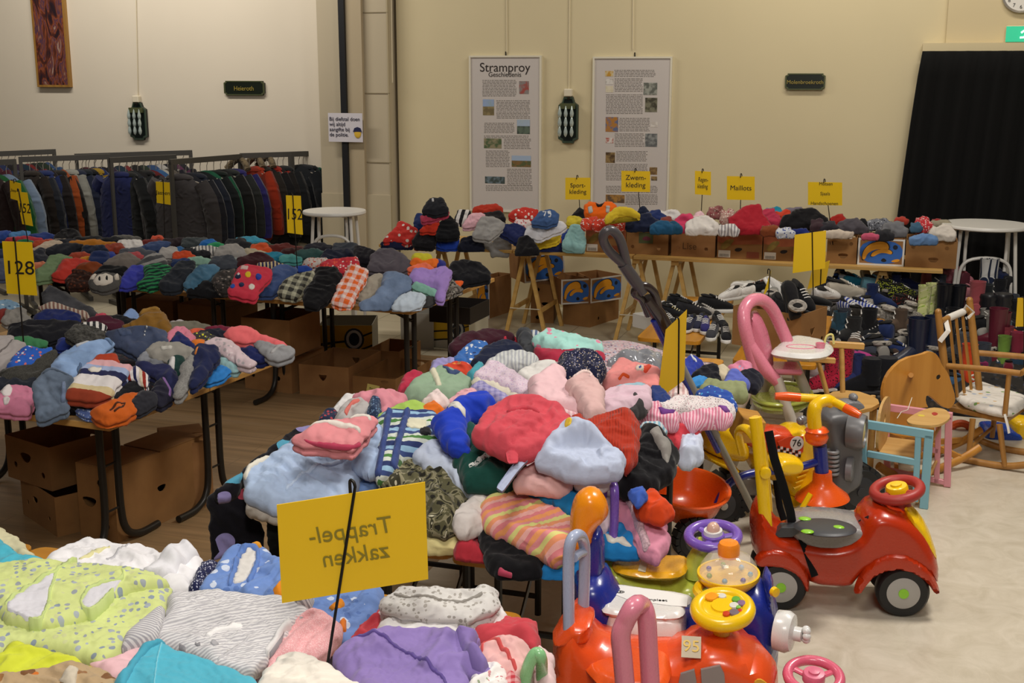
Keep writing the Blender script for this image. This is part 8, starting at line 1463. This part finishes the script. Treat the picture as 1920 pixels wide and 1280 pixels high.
fr(m, (1655, 762), (1786, 780), .04, .022, B2); fr(m, (1660, 766), (1664, 890), .034, .022, B2); fr(m, (1779, 780), (1776, 912), .036, .022, B2); fr(m, (1760, 785), (1756, 905), .028, .02, B2); fr(m, (1660, 830), (1760, 845), .03, .02, B2); fr(m, (1664, 880), (1776, 905), .028, .02, B2); m.build('pink_side_frame', LP, t, smooth=False)
zs = q(1640, 858, .0).z
a0 = q(1630, 858, 0).x; a1 = q(1716, 858, 0).x
MB().box(((a0+a1)/2, B2/2, zs), (a1-a0, B2-.02, .014)).build('seat_board', PLY, t, smooth=False)
bk = [tuple((lambda v: (v.x, v.z))(q(x, y, .12))) for x, y in pts_('1630,835 1630,790 1634,765 1644,748 1656,748 1660,770 1658,800 1652,828')]
MB().prism(chaikin([(y_*1, z_) for y_, z_ in [(.03, zs), (.03, zs+.2), (.1, zs+.27), (.3, zs+.27), (.37, zs+.2), (.37, zs)]], 2).tolist(), lambda a, b, k: (a0+.02+k, a, b), 0, .014, [circ(.2, zs+.16, .025)]).build('back_board', PLY, t, smooth=False)
tz = q(1740, 784, .2).z
hx = [tuple(V.h(x, y, tz).xy) for x, y in pts_('1699,788 1740,767 1770,769 1782,780 1780,790 1758,802 1722,801 1702,797')]
tb_ = MB().prism(chaikin(hx, 2).tolist(), lambda a, b, k: (a, b, tz+k), 0, .012).build('tray_board', PLY, t, smooth=False)
MB().prism(circ(*V.h(1727, 783, tz).xy, .018), lambda a, b, k: (a, b, tz+.012+k), 0, .001).build('yellow_sticker', plain('D8C24A', .5), tb_, smooth=False)
MB().prism(chaikin([tuple(V.h(x, y, tz).xy) for x, y in pts_('1745,779 1752,776 1760,780 1752,784')], 1).tolist(), lambda a, b, k: (a, b, tz+.012+k), 0, .001).build('red_sticker', plain('A8322A', .5), tb_, smooth=False)
m = MB()
for (x, y) in ((1742, 835), (1735, 905), (1720, 940)):
    k = q(x, y, 0); m.tube([k, k+Vector((0.0, B2, 0))], .009, 8)
m.build('cross_dowel', PLY, t)
MB().tube([q(1682, 784, -.012), q(1690, 772, .01), q(1702, 768, .2), q(1710, 745, .3)], .002, 5).build('string', plain('D8D2C2'), t)
# ---------------------------------------------------------------- (5) rocking horse
V = VP((1660, 905), (1830, 880)); t = toy('rocking_horse', 'plywood rocking horse with black eye behind the pink doll chair frame', 'rocking horse', V); q = V.q; HW = wood('C48A3A', 'B0762A', 3, 2, .4)
y = .15; p = PL(V, y)
hd = p('1654,758 1652,735 1657,712 1668,692 1692,671 1728,663 1738,658 1750,660 1758,668 1764,684 1776,699 1783,722 1789,742 1788,754 1779,766 1764,762 1747,746 1735,738 1733,752 1740,766')
MB().prism(chaikin(hd, 1).tolist(), SAX, y-.012, .024, [circ(*(lambda v: (v.x, v.z))(q(1757, 706, y)), .014, 16)]).build('head_board', HW, t, smooth=False, bevel=.003)
MB().lathe([(.0145, -.008), (.0145, .008)], q(1757, 706, y), (0, 1, 0), 18).build('eye', plain('14100C', .3), t)
MB().tube([q(1708, 703, y-.1), q(1708, 703, y+.1)], .014, 12).build('hand_peg', HW, t)
bd = p('1654,756 1740,764 1752,800 1748,836 1700,842 1668,834 1650,800')
MB().prism(chaikin(bd, 1).tolist(), SAX, y-.011, .022).build('body_board', HW, t, smooth=False, bevel=.003)
MB().box(q(1690, 808, y), (.2, .26, .018)).build('seat_board', HW, t, smooth=False, bevel=.003)
for yy in (.02, .28):
    rk = [q(1646, 880, yy), q(1680, 898, yy), q(1740, 892, yy), q(1800, 868, yy), q(1836, 846, yy)]; zmin = min(v.z for v in rk)
    rk = [Vector((v.x, v.y, v.z-zmin+.018)) for v in rk]
    MB().tube(spline(rk, 6), .018, 10, flat=1.3).build('rocker', HW, t)
    MB().bar(rk[1]+Vector((0, 0, .01)), q(1678, 835, y), .02, .03).build('leg', HW, t, smooth=False); MB().bar(rk[3]+Vector((0, 0, .01)), q(1736, 830, y), .02, .03).build('leg', HW, t, smooth=False)
# ---------------------------------------------------------------- (6) child's rocking chair
V = VP((1786, 866), (1925, 890)); t = toy('rocking_chair', 'small wooden rocking chair with white cushion and ribbon ties at the right edge', 'rocking chair', V); q = V.q; RW = wood('A8783A', '94662C', 4, 2, .4)
D = .42
for y, xo in ((.03, 0), (D-.03, 0)):
    sx = 0 if y < .1 else 1
    b0 = q(1780, 762, y) if not sx else q(1836, 730, y); b1 = q(1759, 586, y) if not sx else q(1818, 564, y)
    MB().tube([b0, b0*.4+b1*.6, b1], [.02, .022, .019], 10).build('back_post', RW, t)
    MB().ell(b1+Vector((0, 0, .004)), (.02, .02, .02), 10, 8).build('post_knob', RW, t)
m = MB()
for k in range(1, 4):
    f = k/4; a = q(1782, 752, .03)*(1-f)+q(1834, 722, D-.03)*f; b = q(1768, 604, .03)*(1-f)+q(1816, 582, D-.03)*f
    MB().bar(a, b, .022, .012).build('back_slat', RW, t, smooth=False)
tr0, tr1 = q(1764, 602, .03), q(1816, 580, D-.03)
rl = MB().tube([tr0, tr1], .017, 10).build('top_rail', RW, t)
RBN = fab('D8D2C8')
MB().tube([tr0*.75+tr1*.25, tr0*.2+tr1*.8], .021, 10).build('ribbon_wrap', RBN, t)
MB().tube([tr0*.8+tr1*.2+Vector((0, -.02, 0)), q(1778, 620, .0), q(1762, 640, -.02)], .014, 8, flat=.25).build('ribbon_tail', RBN, t)
MB().tube([tr0*.15+tr1*.85+Vector((0, -.02, .01)), q(1812, 572, .3), q(1826, 585, .3), q(1815, 596, .3)], .01, 8, flat=.3).build('ribbon_bow', RBN, t)
MB().tube([q(1776, 686, .02), q(1850, 692, .0), q(1914, 700, -.01)], .018, 10).build('armrest', RW, t)
MB().tube([q(1829, 661, D), q(1890, 666, D+.02), q(1960, 672, D+.02)], .018, 10).build('armrest', RW, t)
MB().tube([q(1914, 700, -.01), q(1948, 676, .3)], .016, 10).build('front_arm_rail', RW, t)
MB().tube([q(1892, 700, -.005), q(1884, 778, .02)], [.014, .015], 10).build('arm_post', RW, t)
zs = q(1838, 775, .0).z-.02
st = [tuple(V.h(x, y, zs).xy) for x, y in pts_('1780,762 1888,784 1936,752 1836,730')]
MB().prism(st, lambda a, b, k: (a, b, zs+k), -.03, .03).build('seat', RW, t, smooth=False, bevel=.006)
cu = [tuple(V.h(x, y, zs+.05).xy) for x, y in pts_('1789,746 1800,728 1824,712 1845,714 1872,724 1930,740 1930,752 1898,774 1842,764')]
m = MB(); pillow(m, cu, .028, .05, lambda a, b, k: (a, b, zs+.03-k), 1); vv = np.array(m.v); m.uvs = vv[:, :2]
cs = m.build('cushion', fab('DCD6CC', 'floral', ['DCD6CC', '7A9A5A', 'DCD6CC', 'C9A060', 'A8B4C8', 'DCD6CC', 'DCD6CC'], 2.2), t, ang=0)
MB().tube(spline([V.h(1826, 712, zs+.05), V.h(1818, 706, zs+.07), V.h(1834, 702, zs+.06), V.h(1836, 712, zs+.05)], 5), .006, 6).build('cushion_tie', RBN, cs)
MB().tube([q(1884, 776, -.01), q(1890, 800, -.03), q(1892, 812, -.03)], .009, 8, flat=.4).build('ribbon_tail', RBN, t)
for a, b in (((1824, 785, .05), (1815, 862, .03)), ((1874, 795, .02), (1884, 874, .01))):
    MB().tube([q(*a), q(*b)], [.017, .014], 10).build('leg', RW, t)
for a, b in (((1868, 752, D-.05), (1860, 820, D-.05)), ((1925, 770, D-.05), (1932, 838, D-.05))):
    MB().tube([q(*a), q(*b)], [.017, .014], 10).build('leg', RW, t)
for y, l in ((.02, ((1774, 850), (1800, 864), (1850, 876), (1900, 880), (1960, 872))), (D-.05, ((1815, 806), (1845, 822), (1890, 836), (1940, 842), (1990, 836)))):
    rk = [q(x_, y_, y) for x_, y_ in l]; zm = min(v.z for v in rk); rk = [Vector((v.x, v.y, v.z-zm+.018)) for v in rk]
    MB().tube(spline(rk, 6), .017, 10, flat=1.2).build('rocker', RW, t)
MB().tube([q(1818, 840, .03), q(1862, 800, D-.05)], .011, 8).build('stretcher', RW, t)
# ---------------------------------------------------------------- (7) pink doll high chair with white tray
V = VP((1350, 925), (1510, 930)); t = toy('toy_high_chair', 'pink plastic doll high chair with white tray and crossed white legs', 'toy chair', V); q = V.q
WLG = plain('C9C2B6', .4)
for y, dx, dy in ((.02, 0, 0),):
    MB().tube(spline([q(1420, 706, y), q(1408, 660, y), q(1396, 610, y), q(1396, 580, y+.03), q(1410, 563, y+.08), q(1430, 563, y+.14), q(1448, 580, y+.2), q(1462, 608, y+.24), q(1476, 640, y+.26)], 6), .034, 12).build('back_hoop', PNK, t)
    MB().tube([q(1404, 645, y), q(1432, 690, y), q(1458, 716, y)], [.034, .04, .03], 12).build('leg_socket', PNK, t)
m = MB(); pillow(m, PL(V, .14)('1402,640 1400,675 1410,700 1430,712 1452,705 1450,660 1440,620 1426,590 1412,580 1404,600'), .10, .03, lambda a, b, k: (a+.2*k, .16+k, b), 1); m.build('seat_shell', plastic('CC7488'), t)
MB().box(q(1470, 690, .14), (.17, .2, .03), bev=.01).build('seat', PNK, t, smooth=False)
tz = q(1505, 655, .1).z
ty = [tuple(V.h(x, y, tz).xy) for x, y in pts_('1443,657 1462,642 1478,632 1492,628 1535,634 1562,645 1564,656 1547,666 1512,669 1480,666 1452,662')]
m = MB(); pillow(m, ty, .02, .03, lambda a, b, k: (a, b, tz-.012-k), 1); tray = m.build('tray', WHT, t)
MB().torus(Vector((*V.h(1502, 650, tz+.008).xy, tz+.008)), .075, .0035, (0, 0, 1), 28, 6, .05).build('plate_ring', PNK, tray)
MB().lathe([(.022, 0), (.026, .03), (.022, .03), (.018, .006)], Vector((*V.h(1538, 652, tz+.008).xy, tz+.004)), (0, 0, 1), 18).build('cup', PNK, tray)
k = Vector((*V.h(1545, 648, tz).xy, tz)); MB().tube(spline([k, k+Vector((.01, 0, .05)), k+Vector((.04, 0, .06)), k+Vector((.05, 0, .01))], 5), .006, 8).build('toy_arch', plain('D8CC7A', .4), tray)
for a, b in (((1420, 700, .02), (1340, 846, .02)), ((1456, 708, .02), (1506, 850, .02)), ((1448, 690, .3), (1392, 826, .3)), ((1480, 660, .3), (1540, 800, .3))):
    A1, B1 = q(*a), q(*b); d = B1-A1; B1 = A1+d*((A1.z-.02)/(A1.z-B1.z)) if A1.z > B1.z else B1
    MB().tube([A1, B1], [.03, .026], 12).build('leg', WLG, t)
MB().tube([q(1476, 642, .28), q(1486, 668, .3)], .032, 12).build('leg_socket', PNK, t)
lz = q(1465, 750, .15).z
bw = [tuple(V.h(x, y, lz).xy) for x, y in pts_('1410,742 1425,726 1460,720 1500,724 1524,740 1516,756 1480,764 1436,762 1414,752')]
m = MB(); pillow(m, bw, .03, .05, lambda a, b, k: (a, b, lz-.02-k), 1); m.build('foot_tray', plastic('B9C45A'), t)
MB().tube(spline([Vector((x, y, lz+.012)) for x, y in chaikin(bw, 1)], 2, True), .011, 8, closed=True).build('foot_tray_rim', plastic('B9C45A'), t)
# ---------------------------------------------------------------- (8) small beech doll chair behind
V = VP((1535, 905), (1640, 905)); t = toy('doll_chair', 'plain beech doll chair between the pink high chair and the rocking horse', 'toy chair', V); q = V.q; BW = wood('CFA25E', 'BE8F48', 4, 0, .5)
MB().bar(q(1556, 645, .0), q(1620, 649, .0), .03, .034, .004).build('armrest', BW, t, smooth=False)
MB().bar(q(1500, 672, .25), q(1566, 676, .25), .03, .03, .004).build('armrest', BW, t, smooth=False)
for a, b in (((1578, 652, .0), (1580, 735, .0)), ((1534, 678, .25), (1552, 742, .25)), ((1602, 652, .02), (1602, 740, .02))) [:2]:
    MB().tube([q(*a), q(*b)], .014, 10).build('arm_post', BW, t)
zs = q(1600, 748, .1).z
MB().prism(chaikin([tuple(V.h(x, y, zs).xy) for x, y in pts_('1550,735 1600,730 1645,745 1650,760 1590,775 1545,760')], 1).tolist(), lambda a, b, k: (a, b, zs-k), 0, .02).build('seat', BW, t, smooth=False)
for x, y in ((1556, .03), (1640, .03), (1562, .25), (1636, .25)):
    k = q(x, 760, y); MB().tube([Vector((k.x, k.y, zs-.02)), Vector((k.x, k.y, 0))], .014, 10).build('leg', BW, t)
# wooden block wedge beside the motorbike
V = VP((1370, 860), (1420, 862)); 
k = P(1398, 800, .56); o = MB().prism(chaikin([(-.06, -.05), (.06, -.05), (.075, .05), (-.03, .07)], 0).tolist(), lambda a, b, c: (a, c, b), -.1, .2).build('wooden_box', wood('C9943E', 'B8832E', 4), smooth=False, bevel=.004, loc=k); tag(o, 'orange wooden block end sticking up behind the yellow motorbike', 'box')
# yellow and blue plastic toy at the right
V = VP((1830, 822), (1925, 826)); t = toy('plastic_toy', 'yellow and blue moulded plastic toy behind the rocking chair', 'toy', V); q = V.q
m = MB(); pillow(m, PL(V, .1)('1838,800 1850,794 1890,798 1916,806 1914,826 1860,826 1838,818'), .12, .03, lambda a, b, k: (a, .12+k, b), 1); m.build('base', plastic('1F4AB0'), t)
m = MB(); pillow(m, PL(V, .1)('1894,824 1892,800 1898,784 1912,780 1936,784 1940,824'), .1, .04, lambda a, b, k: (a, .12+k, b), 1); m.build('body', YEL2, t)
MB().torus(q(1800, 812, .2), .07, .025, (0, 1, .2), 24, 8).build('orange_ring', plastic('C8501E'), t)
# ---------------------------------------------------------------- front row on the low bench
BZ = .452
class VB(VP):
    def __init__(s, x0, x1, Y):
        s.o = Vector((PY(x0, 1100, Y).x, Y, 0)); s.d = Vector((1, -.14, 0)).normalized(); s.n = Vector((-s.d.y, s.d.x, 0)); s.rot = math.atan2(s.d.y, s.d.x); s.L = 1
# (9a) lime ride-on with purple handle
V = VB(1130, 1400, 3.5); t = toy('ride_on_toy', 'lime green ride-on with yellow seat, purple handle and purple steering wheel', 'ride-on toy', V); q = V.q; t.location.z = 0
def pilv(name, l, hw, R, mat, y, par=None):
    m = MB(); pillow(m, PL(V, y)(l), hw, R, lambda a, b, k: (a, y+k, b), 1); return m.build(name, mat, par or t)
def setdown(l, y):  # extend an outline down to the bench
    return l
zb = BZ
bo = PL(V, .08)('1128,1060 1150,1044 1200,1072 1260,1086 1300,1076 1320,1092 1372,1096 1400,1120')
x0, x1 = bo[0][0], bo[-1][0]; bo = bo+[(x1, zb+.03), (x1-.06, zb+.03), (x1-.1, zb+.1), (x0+.14, zb+.1), (x0+.1, zb+.03), (x0+.0, zb+.03)]
m = MB(); pillow(m, bo, .09, .04, lambda a, b, k: (a, .10+k, b), 1); m.build('body', LGR, t)
for x, y in ((x0+.05, .02), (x0+.05, .18), (x1-.03, .02), (x1-.03, .18)): wheel(t, (x, y, zb+.035), .035, .03, YEL2, PUR)
sz = q(1220, 1062, .05).z
st = [tuple(V.h(x, y, sz).xy) for x, y in pts_('1145,1058 1150,1042 1166,1034 1200,1034 1240,1041 1288,1040 1292,1056 1284,1076 1250,1082 1190,1078 1156,1070')]
m = MB(); pillow(m, st, .012, .02, lambda a, b, k: (a, b, sz-.006-k), 1); se = m.build('seat', plastic('E8A81A'), t)
tp = [tuple(V.h(x, y, sz).xy) for x, y in pts_('1206,1040 1220,1041 1210,1077 1196,1074')]; MB().prism(tp, lambda a, b, k: (a, b, sz+.0085-k), 0, .001).build('paper_strip', plain('D8CDB0', .6), se, smooth=False)
MB().tube(spline([q(1134, 1052, .14), q(1131, 1000, .14), q(1130, 940, .14), q(1132, 912, .14), q(1138, 903, .13), q(1147, 904, .10), q(1152, 918, .06), q(1152, 960, .05), q(1150, 1000, .05), q(1146, 1036, .05)], 5), .014, 10).build('handle', PUR, t)
c = q(1337, 1004, .08); MB().tube([q(1312, 1078, .08), q(1308, 1050, .08), q(1326, 1016, .08)], [.045, .035, .03], 14).build('steering_column', LGR, t)
steer(t, c, .074, .016, (-.05, -.14, 1), PUR, PUR, .035, hubh=.012)
MB().lathe([(.03, 0), (.028, .012)], c+Vector((0, 0, .008)), (-.05, -.14, 1), 22).build('dome_ring', WHT, t); MB().ell(c+Vector((0, 0, .02)), (.021, .021, .024), 18, 10).build('dome_button', plastic('D8B09A'), t)
# (9b) blue walker with white seat lid
V = VB(1070, 1450, 3.18); t = toy('ride_on_walker', 'blue ride-on walker with white seat lid, orange backrest and clear ball dome', 'ride-on toy', V); q = V.q
bo = PL(V, .10)('1072,1110 1076,1074 1104,1064 1140,1068 1160,1110 1200,1150 1290,1158 1310,1120 1350,1100 1420,1082 1450,1110 1462,1150')
x0, x1 = bo[0][0], bo[-1][0]; bo = bo+[(x1+.005, zb+.06), (x1-.02, zb+.04), (x0+.02, zb+.03), (x0, zb+.06)]
m = MB(); pillow(m, bo, .115, .05, lambda a, b, k: (a, .12+k, b), 1); m.build('body', BLU, t)
for x, y in ((x0+.07, .01), (x0+.07, .23), (x1-.09, .01), (x1-.09, .23)): wheel(t, (x, y, zb+.04), .04, .03, BLU, GRY)
m = MB(); pillow(m, PL(V, .12)('1094,1090 1100,1000 1116,985 1134,995 1134,1080 1120,1100'), .05, .02, lambda a, b, k: (a, .12+k, b), 1); m.build('back_column', BLU, t)
m = MB(); pillow(m, PL(V, .10)('1069,1018 1068,980 1072,944 1082,922 1102,911 1122,916 1136,932 1142,954 1138,972 1116,990 1114,1016 1096,1030 1076,1028'), .055, .04, lambda a, b, k: (a, .10+k, b), 1); m.build('backrest', plastic('F09010'), t)
sz = q(1205, 1135, .03).z
st = [tuple(V.h(x, y, sz).xy) for x, y in pts_('1126,1136 1152,1091 1192,1099 1298,1112 1296,1126 1284,1132 1286,1146 1268,1156 1200,1152 1134,1146')]
m = MB(); pillow(m, st, .012, .018, lambda a, b, k: (a, b, sz-.008-k), 1); lid = m.build('seat_lid', WHT, t)
st2 = [tuple(V.h(x, y, sz-.04).xy) for x, y in pts_('1130,1162 1160,1112 1290,1136 1286,1178 1262,1184 1150,1174')]
m = MB(); pillow(m, st2, .05, .03, lambda a, b, k: (a, b, sz-.062-k), 1); m.build('seat_box', WHT, t)
tp = [tuple(V.h(x, y, sz).xy) for x, y in pts_('1140,1112 1150,1098 1250,1112 1290,1122 1288,1140 1256,1138 1180,1128')]; pt = MB().prism(tp, lambda a, b, k: (a, b, sz+.0045+k), 0, .0012).build('paper_label', plain('E2E0DC', .6), lid, smooth=False)
k = V.h(1162, 1113, sz); MB().torus(Vector((k.x, k.y, sz+.0062)), .012, .001, (0, 0, 1), 20, 4, .008).build('label_oval', INK, pt)
text('3,50', .016, pt, (k.x, k.y, sz+.0062), INK, rot=(0, 0, 0), name='handwriting')
k = V.h(1226, 1128, sz); text('compleet', .02, pt, (k.x, k.y, sz+.0062), INK, rot=(0, 0, 0), name='handwriting')
c = q(1366, 1078, .10); Rr_ = .084
MB().lathe([(.03, -.06), (Rr_*.6, -.045), (Rr_, -.008), (Rr_*1.04, 0), (Rr_*1.04, .01), (Rr_*.97, .01), (Rr_*.9, -.006), (.01, -.012)], c, (-.03, -.06, 1), 36).build('ball_tray', YEL2, t)
gm, N, L, b = bs('clear_dome'); b.inputs['Base Color'].default_value = (1, .97, .9, 1); b.inputs['Roughness'].default_value = .05; b.inputs['Alpha'].default_value = .22; b.inputs['Specular IOR Level'].default_value = .9
MB().lathe([(Rr_*.97, .008), (Rr_*.93, .03), (Rr_*.75, .052), (.035, .064), (.03, .066)], c, (-.03, -.06, 1), 36).build('clear_dome', gm, t)
MB().lathe([(.03, .06), (.031, .09), (.026, .1), (.004, .102)], c, (-.03, -.06, 1), 24).build('orange_knob', plastic('F08A1E'), t)
rg = random.Random(3)
for i, hx in enumerate(('7FA8C0', '8AA8C8', 'A8B860', '6A58A0', 'A0B860', '7FA8C0', '6A58A0')):
    a = i*.9; MB().ell(c+Vector((.06*math.cos(a), .06*math.sin(a), .006)), (.008,)*3, 10, 8).build('rattle_ball', plastic(hx), t)
MB().torus(q(1345, 1108, .06), .055, .014, (0, -.1, 1), 30, 8).build('grip_ring', YEL2, t)
m = MB(); pillow(m, PL(V, .10)('1426,1170 1428,1092 1436,1078 1450,1080 1452,1130 1456,1190 1440,1200'), .09, .02, lambda a, b, k: (a, .12+k, b), 1); m.build('front_chimney', BLU, t)
MB().lathe([(.014, 0), (.013, .012), (.003, .014)], q(1450, 1108, .01), (.6, -.8, 0), 16).build('yellow_lamp', YEL2, t)
fc = q(1456, 1180, .02); MB().lathe([(.055, 0), (.058, .03), (.05, .045), (.02, .05), (.02, .07), (.004, .072)], fc, (1, -.35, 0), 26).build('front_rosette', WHT, t)
rs = MB()
for i in range(6):
    a = i*pi/3; rs.ell(fc+Vector((.078, -.02, 0))+Vector((0, .012*math.cos(a), .014*math.sin(a))), (.012, .011, .011), 10, 8)
rs.build('rosette_knob', WHT, t)
MB().prism(PL(V, .0)('1378,1190 1420,1196 1418,1206 1378,1202'), SAX, -.006, .002).build('striped_sticker', fab('D8B020', 'stripe', 'C23A2A', .3), t, smooth=False)
# (9c) orange-red car with grey-blue handle and yellow steering wheel
V = VB(1040, 1460, 2.93); t = toy('ride_on_car', 'orange ride-on car numbered 95 with grey-blue handle and yellow steering wheel', 'ride-on toy', V); q = V.q
bo = PL(V, .10)('1034,1240 1036,1196 1050,1160 1074,1140 1100,1150 1110,1186 1150,1204 1200,1214 1262,1216 1292,1200 1320,1186 1368,1190 1416,1212 1448,1236 1462,1262')
x0, x1 = bo[0][0], bo[-1][0]; bo = bo+[(x1, zb+.05), (x1-.03, zb+.03), (x0+.02, zb+.03), (x0-.004, zb+.06)]
m = MB(); pillow(m, bo, .125, .05, lambda a, b, k: (a, .13+k, b), 1); m.build('body', plastic('E4501A'), t)
for x, y in ((x0+.08, .0), (x0+.08, .26), (x1-.08, .0), (x1-.08, .26)): wheel(t, (x, y, zb+.04), .04, .03, GRY, RED)
sz = q(1190, 1222, .1).z
st = [tuple(V.h(x, y, sz).xy) for x, y in pts_('1086,1200 1110,1180 1150,1176 1180,1196 1262,1208 1260,1262 1240,1290 1130,1284 1090,1240')]
m = MB(); pillow(m, st, .02, .035, lambda a, b, k: (a, b, sz-.012-k), 1); se = m.build('seat', plastic('EA5A1E'), t)
k = V.h(1115, 1202, sz); MB().lathe([(.015, 0), (.014, .0015)], Vector((k.x, k.y, sz+.007)), (0, 0, 1), 18).build('peg_hole', plain('7A2408', .6), se)
m = MB(); pillow(m, PL(V, .09)('1030,1194 1052,1166 1072,1148 1098,1150 1118,1156 1108,1172 1112,1190 1090,1200 1056,1204'), .085, .03, lambda a, b, k: (a, .10+k, b), 1); m.build('handle_socket', plastic('E4501A'), t)
MB().tube(spline([q(1067, 1196, .05), q(1066, 1120, .05), q(1066, 1050, .05), q(1070, 1016, .05), q(1080, 1003, .07), q(1090, 1006, .11), q(1096, 1026, .14), q(1096, 1070, .15), q(1094, 1136, .15)], 5), .0155, 12).build('push_handle', GBL, t)
MB().tube(spline([q(1076, 1046, .06), q(1086, 1038, .1), q(1096, 1034, .14)], 4), .012, 10).build('handle_web', GBL, t)
c = q(1355, 1142, .12); A = (-.08, -.22, 1)
sw = steer(t, c, .066, .02, A, YEL2, YEL2, .06, hubh=.016)
Ad = Vector(A).normalized(); qq = Ad.to_track_quat('Z', 'Y').to_matrix()
for a, rr, hx, sx in ((2.6, .045, 'F09A1E', .018), (1.9, .036, 'D8D4C8', .011), (.2, .03, 'D8D4C8', .013), (.9, .042, '6AA83A', .012), (-.2, .052, 'C8401E', .007), (-1.0, .04, 'C8401E', .01), (.45, .05, '8A6A8A', .012), (-.5, .045, '7A6A70', .014), (.05, .042, '7FB84A', .007)):
    MB().lathe([(sx, 0), (sx*.9, .004), (.002, .005)], c+Ad*.014+qq @ Vector((rr*math.cos(a), rr*math.sin(a), 0)), A, 14).build('dial_button', plastic(hx), sw)
MB().tube([q(1352, 1196, .12), q(1354, 1150, .12)], [.024, .02], 14).build('steering_column', YEL2, t)
wn = plain('8E8480', .2)
for l in ('1272,1280 1276,1262 1302,1254 1306,1276 1304,1284', '1316,1284 1314,1254 1350,1246 1358,1262 1360,1284'):
    MB().prism(PL(V, .0)(l), SAX, -.006, .01).build('side_window', wn, t, smooth=False)
k = q(1296, 1212, .05); st_ = MB().box(k+Vector((0, -.01, .004)), (.05, .002, .06), Matrix.Rotation(-.9, 3, 'X')).build('number_sticker', plain('B8A88A', .4), t, smooth=False)
text('95', .045, st_, k+Vector((0, -.0115, .006)), plain('E0B83A', .4), rot=(pi/2-.9, 0, 0), name='number')
MB().prism(chaikin(PL(V, .06)('1408,1240 1418,1232 1430,1238 1440,1250 1426,1254 1412,1252'), 1).tolist(), SAX, -.055, .006).build('flame_sticker', plain('D8A02A', .4), t, smooth=False)
# (9d,e,f) further handles and wheel of toys cut off by the lower picture edge
for nm, lab, Y, l, r_, mt in (('pink_push_handle', 'pink push handle of a ride-on cut off by the bottom edge', 2.72, ((1176, 1330), (1168, 1240), (1164, 1192), (1172, 1166), (1188, 1138), (1202, 1134), (1212, 1156), (1216, 1220), (1222, 1330)), .024, PNK), ('green_push_handle', 'pale green push handle of a ride-on cut off by the bottom edge', 2.42, ((976, 1330), (986, 1266), (996, 1236), (1006, 1224), (1014, 1232), (1016, 1262), (1016, 1330)), .0135, plastic('8CC48A'))):
    a0 = PY(*l[0], Y); V_ = [PY(x, y, Y+(.06 if i > 4 else 0)) for i, (x, y) in enumerate(l)]
    t = thing('ride_on_toy', lab, 'ride-on toy', Vector((a0.x, Y, 0)), 0); o = t.location
    MB().tube(spline([v-Vector(o) for v in V_], 6), r_, 12).build('push_handle', mt, t)
    bx = (V_[0].x+V_[-1].x)/2-o[0]; zt = min(v.z for v in V_)
    MB().loft([(zt+.02-.12, bx, .03, .11, .08), (zt-.02, bx, .03, .11, .08), (zt+.01, bx, .03, .09, .06), (zt+.02, bx, .03, .05, .03)], 20, 3, 'z').build('body', mt, t)
    for e in (-1, 1): wheel(t, (bx+e*.07, .03, (zt-.1)/1-.03), .035, .16, GRY, GRY)
    MB().box((bx, .03, (zt-.165)/2), (.16, .12, zt-.165)).build('stand', STEEL, t, smooth=False) if zt > .3 else None
V = VB(1470, 1590, 3.0); t = toy('toy_steering_wheel_walker', 'pink ring steering wheel of a toy in the bottom right corner', 'ride-on toy', V); q = V.q
c = q(1526, 1268, 0); steer(t, c, .068, .014, (0, -.2, 1), plastic('D8607A'), plastic('D8708A'), .03)
MB().tube([(c.x, c.y, .1), (c.x, c.y, c.z-.01)], [.03, .024], 14).build('steering_column', plastic('D8708A'), t)
MB().loft([(.02, c.x, c.y, .14, .1), (.1, c.x, c.y, .13, .09), (.14, c.x, c.y, .06, .05)], 20, 3, 'z').build('base', plastic('D8708A'), t)
